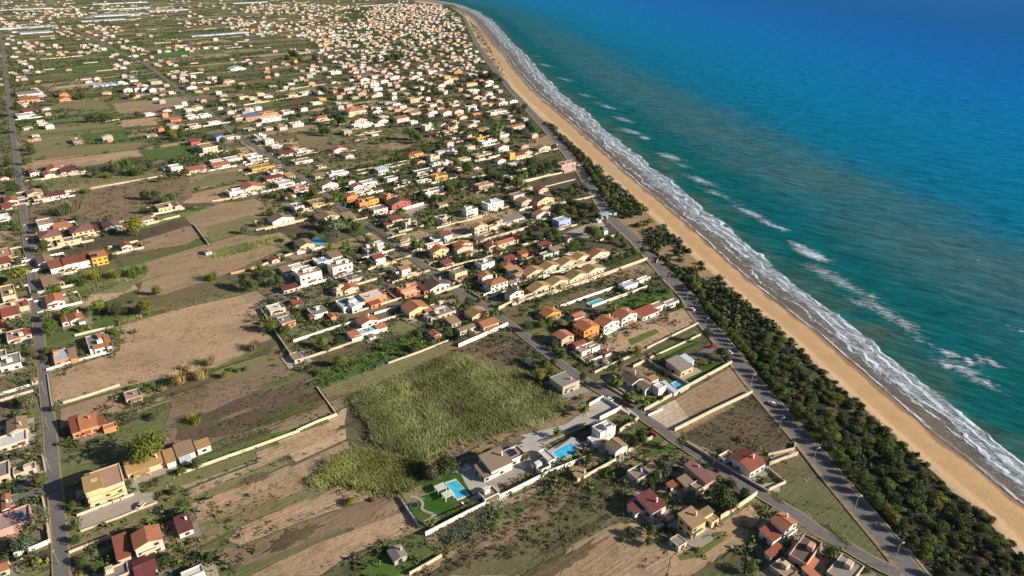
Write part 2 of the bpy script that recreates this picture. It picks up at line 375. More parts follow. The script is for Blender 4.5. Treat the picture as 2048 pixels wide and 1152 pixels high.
    col = t.mix(foamall, col, (0.56, 0.64, 0.78))
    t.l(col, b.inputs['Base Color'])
    b.inputs['Specular IOR Level'].default_value = 0.0
    t.l(t.mr(foamall, 0, 0.6, 0.30, 0.85), b.inputs['Roughness'])
    hgt = M('ADD', M('ADD', M('MULTIPLY', swn, 1.5), M('MULTIPLY', chop, 0.55)), M('MULTIPLY', foamall, 0.45))
    bp = t.n('Bump'); bp.inputs['Strength'].default_value = 0.8; bp.inputs['Distance'].default_value = 2.2; t.l(hgt, bp.inputs['Height']); t.l(bp.outputs[0], b.inputs['Normal'])
    tag(o, kind='structure')
sea()
# ---- beach, sloping from the dune foot to under the water
def beach():
    Wp, s = resample(WATER[2:], 5.0); In, _ = resample(INNER[2:], 2.0)
    inn = np.array([In[np.hypot(*(In - w).T).argmin()] for w in Wp])
    k = np.ones(9) / 9
    for c in range(2): inn[4:-4, c] = np.convolve(inn[:, c], k, 'valid')
    n = len(Wp); ts = [0, .15, .3, .5, .7, .85, 1.0, 1.12, 1.5]
    V = []; tt = []
    for tq in ts:
        z = np.interp(tq, [0, .2, .7, 1, 1.5], [0.75, 0.35, 0.05, -0.5, -2.2])
        p = inn + (Wp - inn) * tq
        if tq > 1:
            dvec = (Wp - inn); dvec /= np.maximum(1e-6, np.hypot(*dvec.T))[:, None]; p = Wp + dvec * (tq - 1) * 24
        V.append(np.c_[p, np.full(n, z)]); tt.append(np.full(n, tq))
    first = V[0].copy(); first[:, :2] = inn - (Wp - inn) * 0.25; first[:, 2] = -0.2
    V = np.vstack([first] + V); tt = np.r_[np.full(n, -0.25), np.concatenate(tt)]; rows = len(ts) + 1
    i = np.arange(rows * n).reshape(rows, n)
    F = np.stack([i[:-1, :-1], i[1:, :-1], i[1:, 1:], i[:-1, 1:]], -1).reshape(-1, 4)
    m, nt, b = new_mat('beach_sand'); t = N(nt); o = np_mesh('beach', V, F, m)
    a = o.data.attributes.new('down', 'FLOAT', 'POINT'); a.data.foreach_set('value', tt.astype(np.float32))
    P = t.pos(); M = t.math
    dn = t.n('Attribute', attribute_name='down').outputs['Fac']
    f = t.noise(0.12, 5, P); g = t.noise(1.3, 4, P); h = t.noise(0.03, 3, P)
    col = t.mix(t.mr(f, 0.3, 0.7), (0.37, 0.245, 0.125), (0.45, 0.31, 0.17))
    col = t.mix(t.mr(g, 0.35, 0.65, 0, 0.5), col, (0.38, 0.25, 0.13))
    col = t.mix(M('MULTIPLY', t.mr(g, 0.66, 0.74), 0.5), col, (0.16, 0.12, 0.08))
    pale = t.mr(M('ADD', dn, M('MULTIPLY', M('SUBTRACT', h, 0.5), 0.3)), 0.06, 0.24, 1, 0)
    col = t.mix(M('MULTIPLY', pale, 0.8), col, (0.58, 0.43, 0.27))
    wet = t.mr(M('ADD', dn, M('MULTIPLY', M('SUBTRACT', t.noise(0.05, 4, P), 0.5), 0.55)), 0.83, 0.93)
    col = t.mix(wet, col, (0.215, 0.135, 0.07))
    t.l(col, b.inputs['Base Color']); t.l(t.mr(wet, 0, 1, 0.95, 0.45), b.inputs['Roughness'])
    bp = t.n('Bump'); bp.inputs['Strength'].default_value = 0.5; bp.inputs['Distance'].default_value = 0.4; t.l(t.noise(0.7, 5, P), bp.inputs['Height']); t.l(bp.outputs[0], b.inputs['Normal'])
    for q in o.data.polygons: q.use_smooth = True
    tag(o, kind='structure')
beach()
# ---- land: one sheet from under the camera to the horizon
def ground_col(t, P, base, dark, fleck):
    M = t.math
    rot = t.vecmap(P, -R(38), (0.35, 1.0, 1.0))
    a = t.noise(0.03, 5, rot); b_ = t.noise(0.25, 5, P, 0.65); c = t.noise(1.1, 3, P)
    col = t.mix(t.mr(a, 0.35, 0.65), base, dark)
    col = t.mix(t.mr(b_, 0.42, 0.66, 0, 0.85), col, fleck)
    return t.mix(t.mr(c, 0.3, 0.7, 0, 0.35), col, mul3(dark, 0.6))
def land():
    edge = []
    for w, i in zip(resample(WATER[2:], 25.0)[0], range(9999)):
        j = np.hypot(*(INNER - w).T); 
        In = resample(INNER[2:], 6.0)[0] if i == 0 else In
        q = In[np.hypot(*(In - w).T).argmin()]; edge.append(tuple(q + (np.array(w) - q) * 0.10))
    edge = [(-420, 3900), (-900, 4600), (-2200, 6200)][::-1] + edge
    pts = [(-12000, 9000)] + edge + [(420, -300), (-12000, -300)]
    mb = MB(); mb.poly([(x, y, 0) for x, y in pts]); m, nt, b = new_mat('dry_ground'); t = N(nt); P = t.pos()
    t.l(ground_col(t, P, (0.15, 0.125, 0.075), (0.075, 0.080, 0.038), (0.060, 0.075, 0.030)), b.inputs['Base Color'])
    o = mb.build('ground', m); tag(o, kind='structure')
land()
# ---- field strips in the direction of the plots: olive, tan, brown and green
M_FIELD, _nt, _b = new_mat('field_soil')
def _field():
    t = N(_nt); a = t.n('Attribute', attribute_name='Col').outputs['Color']; P = t.pos(); M = t.math
    rot = t.vecmap(P, -R(38), (0.10, 1.0, 1.0))
    n0 = t.noise(0.05, 4, rot, 0.6); n1 = t.noise(0.35, 5, P, 0.65); n2 = t.noise(2.2, 3, P); n3 = t.noise(1.4, 3, t.vecmap(P, -R(38), (0.06, 1.0, 1.0)))
    k = M('ADD', M('MULTIPLY', n0, 0.55), M('ADD', M('MULTIPLY', n1, 0.45), M('ADD', M('MULTIPLY', n2, 0.2), M('MULTIPLY', n3, 0.5))))
    w = t.n('TexWave'); w.bands_direction = 'Y'; w.inputs['Scale'].default_value = 0.13; w.inputs['Distortion'].default_value = 2.4; w.inputs['Detail'].default_value = 3; w.inputs['Detail Scale'].default_value = 0.6; t.l(t.vecmap(P, -R(37), (0.5, 1, 1)), w.inputs[0])
    k = M('ADD', k, M('MULTIPLY', M('MULTIPLY', M('SUBTRACT', w.outputs['Fac'], 0.5), 0.13), t.mr(t.noise(0.03, 2, P), .4, .6)))
    k = t.mr(k, 0.55, 1.15, 0.60, 1.36)
    o = t.n('VectorMath', operation='SCALE'); t.l(a, o.inputs[0]); t.l(k, o.inputs['Scale'])
    col = t.mix(t.mr(t.noise(0.09, 5, P, 0.7), 0.53, 0.67, 0, 0.5), o.outputs[0], (0.10, 0.105, 0.045))
    col = t.mix(t.mr(t.noise(0.45, 6, P, 0.75), 0.55, 0.66, 0, 0.55), col, (0.055, 0.058, 0.025))
    col = t.mix(t.mr(t.noise(0.02, 3, P, 0.6), 0.50, 0.62, 0, 0.35), col, (0.20, 0.15, 0.095))
    t.l(col, _b.inputs['Base Color']); _b.inputs['Roughness'].default_value = 1.0; _b.inputs['Specular IOR Level'].default_value = 0.1
    bp = t.n('Bump'); bp.inputs['Strength'].default_value = 0.6; bp.inputs['Distance'].default_value = 0.5
    t.l(M('ADD', n1, M('MULTIPLY', n3, 0.7)), bp.inputs['Height']); t.l(bp.outputs[0], _b.inputs['Normal'])
_field()
def strips():
    mb = MB(); th = R(41); ca, sa = math.cos(th), math.sin(th)
    pal = [((0.125, 0.125, 0.055), 5), ((0.09, 0.105, 0.042), 4), ((0.27, 0.20, 0.12), 3.5), ((0.17, 0.135, 0.08), 4), ((0.11, 0.135, 0.045), 3), ((0.085, 0.13, 0.035), 1.6), ((0.33, 0.25, 0.16), 1.2), ((0.09, 0.07, 0.045), 1.5)]
    cols = [c for c, w in pal]; ws = np.array([w for c, w in pal]); ws = ws / ws.sum()
    land_e = np.array([tuple(p) for p in resample(INNER[2:], 10)[0]])
    u = -3500.0
    while u < 4200:
        du = random.uniform(90, 190); v = -1500.0
        while v < 6800:
            dv = random.uniform(12, 40); uu, vv = u + du / 2, v + dv / 2
            x, y = uu * ca - vv * sa, uu * sa + vv * ca
            if 150 < y < 4600 and -0.80 * y - 60 < x < 0.30 * y + 120:
                crn = [(u, v), (u + du - 3, v), (u + du - 3, v + dv - 1.2), (u, v + dv - 1.2)]
                pts = [(a * ca - b * sa, a * sa + b * ca) for a, b in crn]
                Q = np.array(pts); d, al, sg = dist_line(Q, INNER); ok = (sg < 0).all() and (d > 22).all()
                if ok:
                    c = cols[np.searchsorted(np.cumsum(ws), random.random())]; k = random.uniform(.9, 1.45)
                    mb.poly([(a, b, 0.02) for a, b in pts], 0, mul3(c, k))
            v += dv
        u += du
    tag(mb.build('fields', M_FIELD), kind='structure')
strips()
FC = {'tri': (0.105, 0.112, 0.052), 'tan': (0.335, 0.24, 0.150), 'tan2': (0.265, 0.195, 0.120), 'brown': (0.185, 0.135, 0.092), 'dark': (0.085, 0.066, 0.047),
      'olive': (0.165, 0.155, 0.072), 'grass': (0.085, 0.125, 0.032), 'green': (0.060, 0.115, 0.022), 'scrub': (0.105, 0.10, 0.050),
      'conc': (0.33, 0.29, 0.24), 'grav': (0.40, 0.34, 0.265), 'lawn': (0.035, 0.10, 0.012), 'asph': (0.075, 0.075, 0.08), 'net': (0.035, 0.085, 0.065),
      'dsand': (0.30, 0.21, 0.12), 'yard': (0.15, 0.13, 0.085), 'pave': (0.37, 0.35, 0.325)}
FIELDS = '''
tan: 97 752 240 702 240 672 232 655 345 622 480 592 522 622 530 660 545 682 430 735 245 775 122 812 105 800
tan2: 122 818 240 780 252 795 330 765 345 800 250 835 120 858
brown: 345 790 480 740 590 692 640 775 668 812 560 850 440 880 330 905 330 860
dark: 470 800 600 745 655 795 640 812 480 868 400 880 350 880 360 850
olive: 430 745 545 690 575 690 560 725 430 765 330 800 330 790
tan: 365 972 515 920 512 905 640 860 690 848 692 868 560 915 372 1000
grass: 355 955 512 900 600 866 660 845 655 838 500 880 345 940
tan: 378 1010 560 945 700 880 705 905 610 955 540 975 385 1035
olive: 395 1048 470 1030 600 985 640 965 735 968 740 985 640 1010 470 1060 400 1078
tan: 455 1082 480 1055 640 990 740 972 735 1000 700 1010 600 1045 480 1090
brown: 480 1095 600 1048 760 990 800 985 830 1015 640 1075 500 1130 400 1140 395 1100
tan: 500 1152 640 1085 826 1018 842 1052 700 1110 640 1152
green: 648 1152 740 1105 835 1062 880 1112 800 1152
scrub: 625 965 700 905 690 850 700 800 880 720 960 680 1060 690 1130 760 1132 830 1020 860 900 935 830 985 740 985
dark: 880 715 990 665 1075 690 1105 730 1040 742 955 705 900 725
dark: 700 800 735 830 760 870 730 880 700 850
brown: 850 935 900 880 1030 850 1060 860 1010 905 880 960 850 965
scrub: 855 1078 1024 990 1160 930 1185 945 1260 905 1300 885 1350 900 1325 950 1240 1000 1265 1045 1135 1100 1110 1152 880 1152 885 1115
brown: 1060 985 1180 930 1200 960 1080 1050 960 1110 930 1080
green: 1180 960 1240 925 1350 885 1345 905 1230 960 1200 985
tan2: 1120 1152 1150 1088 1240 1045 1290 1062 1340 1112 1330 1152
tan: 1342 1115 1445 1045 1500 1010 1530 1045 1530 1070 1440 1110 1400 1152 1335 1152
grass: 1355 1112 1440 1065 1450 1080 1400 1115 1360 1122
dark: 1370 868 1505 795 1545 835 1590 885 1540 905 1435 905 1385 885
tan2: 1350 800 1462 733 1478 750 1500 785 1385 852 1360 830
grav: 1285 832 1350 800 1386 845 1340 868
tri: 1545 985 1625 945 1700 1028 1795 1140 1770 1140 1690 1095 1600 1020
scrub: 1540 930 1590 912 1615 930 1600 960 1565 965
tan: 1198 688 1290 645 1370 615 1396 640 1390 650 1295 700 1260 715 1220 722
grass: 1255 680 1310 658 1318 665 1262 692
brown: 1230 735 1300 705 1390 660 1400 672 1300 722 1225 755
lawn: 1355 760 1380 745 1440 722 1450 728 1385 768 1365 775
green: 1310 700 1390 665 1405 690 1350 712 1315 720
green: 1230 600 1310 572 1345 580 1350 600 1290 612 1250 620
olive: 1045 620 1200 570 1295 528 1310 545 1230 572 1110 618 1060 640
tan2: 1170 560 1270 528 1300 535 1290 545 1210 568
green: 610 775 650 735 850 655 900 650 912 680 770 728 645 778
olive: 640 780 770 730 900 685 915 695 830 735 700 790 660 800
scrub: 545 640 600 700 640 690 700 680 720 655 650 670 600 690
scrub: 240 590 330 560 470 520 475 575 330 620 245 640 215 625
tan2: 285 565 400 520 465 520 462 545 330 590 275 595
tan2: 237 542 400 492 480 470 570 478 560 500 462 545 380 530 250 575
olive: 150 560 290 525 300 545 250 585 150 590
tan2: 290 470 400 440 410 470 370 490 240 510 230 500
tan2: 425 490 560 465 590 480 470 530 420 535
dark: 100 500 180 468 300 455 375 432 385 450 280 482 110 515
tan2: 370 435 440 408 520 398 600 400 560 425 500 450 425 480 400 470
olive: 410 455 500 430 545 445 500 460 420 485
tan: 345 398 440 375 500 365 512 380 440 405 360 408
olive: 345 385 420 350 560 330 600 350 510 365 420 372
olive: 600 330 760 305 790 315 700 345 600 365
brown: 60 408 220 365 380 345 385 395 320 430 160 465 60 450
olive: 62 362 300 330 340 345 200 372 60 392
tan: 95 385 250 362 250 368 120 395
tan: 42 330 272 300 292 318 50 345
dark: 245 318 290 312 292 322 250 328
green: 284 302 400 288 420 290 410 308 296 322
green: 158 270 252 258 258 280 180 288
olive: 40 285 160 272 175 290 300 285 280 298 50 322
olive: 30 265 235 245 240 258 40 285
tan: 236 242 310 235 315 250 245 255
tan2: 222 208 375 192 385 215 240 228
olive: 80 208 205 200 225 218 90 222
green: 88 138 235 130 238 142 95 148
green: 200 95 260 95 262 108 205 108
green: 310 100 370 95 380 112 320 116
olive: 830 440 930 415 960 430 880 470 835 460
dark: 1050 380 1140 345 1158 362 1050 395
tan2: 1030 300 1095 270 1110 290 1040 302
tan: 630 260 668 245 705 262 660 272
olive: 700 262 880 250 1000 240 1010 225 900 250 880 280 700 290
tan: 700 145 760 135 790 150 720 156
olive: 590 270 700 260 780 268 900 262 880 285 740 300 600 290
tan2: 740 295 860 270 860 282 800 300
brown: 555 310 620 285 700 280 780 300 700 320 600 335
olive: 560 180 680 165 690 175 560 188
asph: 1198 434 1222 432 1246 463 1222 468 1205 456
conc: 1125 468 1200 438 1210 450 1205 465 1150 485 1128 480
conc: 150 1040 265 990 308 985 315 1010 160 1065
conc: 1415 925 1440 915 1500 970 1560 965 1560 985 1530 982 1490 985
conc: 1540 915 1590 902 1592 908 1545 928
pave: 895 945 930 925 960 945 1010 905 1060 870 1090 895 1130 910 1060 945 960 990 935 1000 915 1000
pave: 1040 872 1130 850 1206 798 1240 818 1200 842 1130 872 1090 890 1065 880
conc: 660 585 700 580 735 590 790 585 805 605 760 645 700 655 680 620
yard: 1140 695 1175 690 1215 710 1170 730 1150 715
conc: 835 585 870 575 895 585 860 600 840 600
conc: 880 595 905 580 915 590 890 602
conc: 895 450 930 470 920 480 885 460
conc: 805 425 850 405 862 412 820 432
dsand: 1210 445 1290 420 1330 455 1390 515 1440 560 1400 560 1300 500 1240 455
lawn: 808 996 860 955 920 945 945 990 1000 985 900 1025 850 1045 830 1040
pave: 845 1045 870 1028 880 1040 855 1056
yard: 0 1000 85 985 100 1080 60 1100 0 1110
yard: 165 1110 240 1075 330 1060 330 1152 170 1152
yard: 1250 930 1330 905 1420 920 1500 985 1440 1040 1360 1100 1300 1060 1240 1030
yard: 1500 1060 1560 1000 1620 1030 1720 1152 1490 1152
yard: 660 600 860 560 1000 600 1010 650 920 690 800 640 680 680
yard: 500 570 720 520 820 560 780 620 640 640 540 600
yard: 0 820 75 800 98 880 90 990 0 1000
yard: 0 590 65 580 78 740 0 760
'''
def fields():
    i = 0; off = {}
    for ln in FIELDS.strip().splitlines():
        ty, nums = ln.split(':'); v = [float(q) for q in nums.split()]
        pts = [G(v[k], v[k + 1]) for k in range(0, len(v), 2)]
        i += 1; z = (0.10 if ty == 'yard' else 0.12) + 0.0022 * i
        # uneven edges
        out = []
        for a, b in zip(pts, pts[1:] + pts[:1]):
            L = math.hypot(b[0] - a[0], b[1] - a[1]); n = max(1, int(L / 6))
            for q in range(n):
                f = q / n; j = 0.35 if q and ty not in ('asph', 'pave', 'conc') else 0.0
                out.append((a[0] + (b[0] - a[0]) * f + random.uniform(-j, j), a[1] + (b[1] - a[1]) * f + random.uniform(-j, j), z))
        mb = MB(); mb.poly(out, 0, mul3(FC[ty], 1.12 if ty not in ('asph', 'lawn', 'conc', 'pave', 'dsand') else 1.0))
        nm = {'grass': 'grass_field', 'green': 'grass_field', 'lawn': 'lawn_ground', 'asph': 'asphalt_ground', 'conc': 'paved_ground', 'pave': 'paved_ground', 'grav': 'gravel_ground', 'net': 'field', 'yard': 'yard_ground', 'dsand': 'dune_ground'}.get(ty, 'field')
        m = M_FIELD if ty not in ('conc', 'pave', 'asph') else M_PAVE
        tag(mb.build(nm, m), kind='structure')
M_PAVE = attr_mat('paved_surface', 0.16, 0.25, 0.85)
fields()
def patches():
    rng = random.Random(21); mb = MB(); i = 0; th = R(36); ca, sa = math.cos(th), math.sin(th)
    skip = []; okp = []
    for ln in FIELDS.strip().splitlines():
        ty, nums = ln.split(':'); v = [float(q) for q in nums.split()]; pp = [(v[k], v[k + 1]) for k in range(0, len(v), 2)]
        (skip if ty in ('conc', 'pave', 'asph', 'lawn', 'grav', 'dsand', 'tan') else okp).append(pp)
    while i < 130:
        px, py = rng.uniform(0, 1500), rng.uniform(560, 1150)
        if px > 1000 + (py - 400) * .85 - 40: continue
        if any(in_poly([px], [py], p)[0] for p in skip): continue
        X, Y = G(px, py); L, W = rng.uniform(4, 18), rng.uniform(1.2, 4.5); ph = [rng.uniform(.6, 1.2) for _ in range(16)]; pts = []
        for k in range(32):
            a = k * math.pi / 16; r = ph[k // 2] * (1 + .25 * math.sin(k * 2.7 + i)); u, v = L * r * math.cos(a), W * r * math.sin(a); pts.append((X + u * ca - v * sa, Y + u * sa + v * ca, 0.335 + .00018 * i))
        mb.poly(pts, 0, rng.choice([(0.27, 0.20, 0.125), (0.10, 0.12, 0.045), (0.13, 0.095, 0.062), (0.075, 0.095, 0.032), (0.085, 0.065, 0.045), (0.20, 0.16, 0.085), (0.07, 0.08, 0.035)])); i += 1
    tag(mb.build('soil_patches', M_FIELD), kind='structure')
patches()
# ---- belt of dark ground under the dune scrub
COAST_ROAD = [(905, 8), (925, 25), (938, 55), (952, 85), (975, 120), (1000, 155), (1024, 182), (1045, 206), (1075, 240), (1103, 270), (1131, 303), (1160, 342), (1184, 380), (1205, 412), (1228, 443), (1269, 480), (1306, 520), (1346, 566), (1376, 595), (1394, 628), (1429, 668), (1469, 716), (1506, 765), (1560, 828), (1611, 886), (1661, 949), (1721, 1021), (1786, 1097), (1818, 1137), (1860, 1190)]
MID_ROAD = [(150, 60), (200, 85), (250, 112), (290, 128), (330, 158), (360, 181), (398, 212), (435, 238), (480, 272), (520, 300), (555, 325), (590, 348), (628, 372), (655, 393), (690, 422), (717, 440), (752, 462), (787, 487), (825, 516), (862, 544), (900, 572), (960, 608), (1024, 652), (1085, 700), (1149, 749), (1195, 778), (1236, 801), (1285, 835), (1324, 860), (1349, 880), (1400, 912), (1450, 944), (1486, 968), (1540, 1000), (1590, 1028), (1640, 1066), (1700, 1098), (1750, 1128), (1800, 1150)]
LEFT_ROAD = [(-20, 30), (5, 90), (12, 150), (17, 200), (22, 230), (26, 270), (30, 300), (36, 345), (43, 400), (50, 450), (57, 500), (62, 540), (68, 576), (76, 650), (84, 720), (89, 751), (94, 800), (101, 864), (107, 950), (114, 1010), (120, 1080), (124, 1152), (128, 1200)]
def ribbon(name, px, w, z, m, kind='structure', extra=None):
    pts, _ = resample([G(*p) for p in px], 6.0); L, Rr = ribbon_pts([tuple(p) for p in pts], w); mb = MB()
    for i in range(len(L) - 1):
        mb.quad((Rr[i].x, Rr[i].y, z), (Rr[i + 1].x, Rr[i + 1].y, z), (L[i + 1].x, L[i + 1].y, z), (L[i].x, L[i].y, z))
    return tag(mb.build(name, m), kind=kind)
def road_mat(name, base, patch):
    m, nt, b = new_mat(name); t = N(nt); P = t.pos()
    c = t.mix(t.mr(t.noise(0.08, 4, P), 0.35, 0.65), base, patch); c = t.mix(t.mr(t.noise(1.2, 4, P), 0.35, 0.65, 0, 0.45), c, mul3(base, 0.7))
    c = t.mix(t.mr(t.noise(0.5, 2, P), 0.62, 0.68, 0, 0.5), c, mul3(patch, 1.25))
    t.l(c, b.inputs['Base Color']); b.inputs['Roughness'].default_value = 0.9; return m
M_ROADC = road_mat('asphalt_coast', (0.122, 0.118, 0.125), (0.155, 0.148, 0.145))
M_ROADO = road_mat('asphalt_old', (0.125, 0.122, 0.122), (0.165, 0.158, 0.15))
M_VERGE = road_mat('sandy_verge', (0.30, 0.225, 0.14), (0.23, 0.18, 0.11))
M_TRACK = road_mat('dirt_track', (0.34, 0.265, 0.18), (0.27, 0.21, 0.14))
M_PAINT = mat('road_paint', (0.24, 0.235, 0.225), 0.3, nscale=2.0)
ribbon('verge', COAST_ROAD, 11.5, 0.42, M_VERGE)
ribbon('coast_road', COAST_ROAD, 7.4, 0.46, M_ROADC)
ribbon('verge', MID_ROAD, 6.4, 0.43, M_VERGE); ribbon('inland_road', MID_ROAD, 4.6, 0.48, M_ROADO)
ribbon('verge', LEFT_ROAD, 6.2, 0.435, M_VERGE); ribbon('inland_road', LEFT_ROAD, 4.6, 0.50, M_ROADO)
TRACKS = [(3.4, 'p', [(862, 544), (830, 570), (800, 560), (762, 535), (717, 500), (690, 505)]), (4.0, 'd', [(1003, 300), (980, 290), (1024, 229), (914, 251)][2:]), (4.0, 'd', [(914, 252), (870, 258), (830, 290)]),
          (4, 'd', [(435, 238), (460, 262), (490, 290), (516, 312)]), (3.6, 'p', [(370, 262), (460, 248), (470, 246)]), (3.6, 'p', [(70, 302), (110, 290), (160, 285), (258, 277)]),
          (3.4, 'd', [(284, 297), (330, 290), (345, 287)]), (3.2, 'd', [(280, 358), (140, 387), (90, 400)]), (4.6, 'p', [(1044, 566), (1100, 548), (1219, 513), (1300, 495)]),
          (3.0, 'p', [(1125, 480), (1180, 462), (1206, 462)]), (3.2, 'd', [(96, 745), (155, 724), (235, 700)]), (3.2, 'p', [(0, 800), (40, 786), (84, 772)]),
          (3.4, 'p', [(500, 617), (585, 600), (680, 560), (760, 533)]), (3.4, 'd', [(512, 462), (560, 450), (622, 438), (690, 425)]), (3.6, 'p', [(101, 985), (60, 990), (0, 1004)]),
          (5.0, 'p', [(1380, 720), (1440, 690), (1455, 686)]), (4.0, 'p', [(1495, 985), (1440, 935), (1400, 915)]), (3.2, 'd', [(855, 1085), (1000, 1012), (1165, 945)])]
for i, (w, k, p) in enumerate(TRACKS):
    ribbon('lane', p, w, 0.36 + 0.006 * i, M_TRACK if k == 'd' else M_ROADO)
def markings():
    pts, _ = resample([G(*p) for p in COAST_ROAD], 4.0); mb = MB(); z = 0.475
    for off in (0.0, 3.35, -3.35):
        L = []
        for i in range(len(pts) - 1):
            d = pts[i + 1] - pts[i]; d /= np.hypot(*d); n = np.array((-d[1], d[0])); L.append((pts[i] + n * off, d, n))
        for i in range(0, len(L) - 1, 1 if off else 2):
            a, d, n = L[i]; b2 = L[i + 1][0]; w = 0.09 if off else 0.10
            if random.random() < 0.2: continue
            mb.quad((*(a - n * w), z), (*(b2 - n * w), z), (*(b2 + n * w), z), (*(a + n * w), z))
    tag(mb.build('road_marking', M_PAINT), kind='structure')
markings()
# stone kerb on the seaward side of the coast road
def kerb():
    pts, _ = resample([G(*p) for p in COAST_ROAD if p[1] > 150], 5.0); L, Rr = ribbon_pts([tuple(p) for p in pts], 9.4); A, B = ribbon_pts([tuple(p) for p in pts], 10.0); mb = MB()
    sea_side = [(Rr, B)] if np.hypot(*(np.array(Rr[20]) - WATER).T).min() < np.hypot(*(np.array(L[20]) - WATER).T).min() else [(L, A)]
    for I, O in sea_side:
        for i in range(len(I) - 1):
            a, b_, c, d = I[i], I[i + 1], O[i + 1], O[i]; z = 0.62
            mb.quad((a.x, a.y, z), (b_.x, b_.y, z), (c.x, c.y, z), (d.x, d.y, z)); mb.quad((a.x, a.y, 0), (b_.x, b_.y, 0), (b_.x, b_.y, z), (a.x, a.y, z)); mb.quad((d.x, d.y, 0), (c.x, c.y, 0), (c.x, c.y, z), (d.x, d.y, z))
    tag(mb.build('kerb', M_CONC), kind='structure')
kerb()
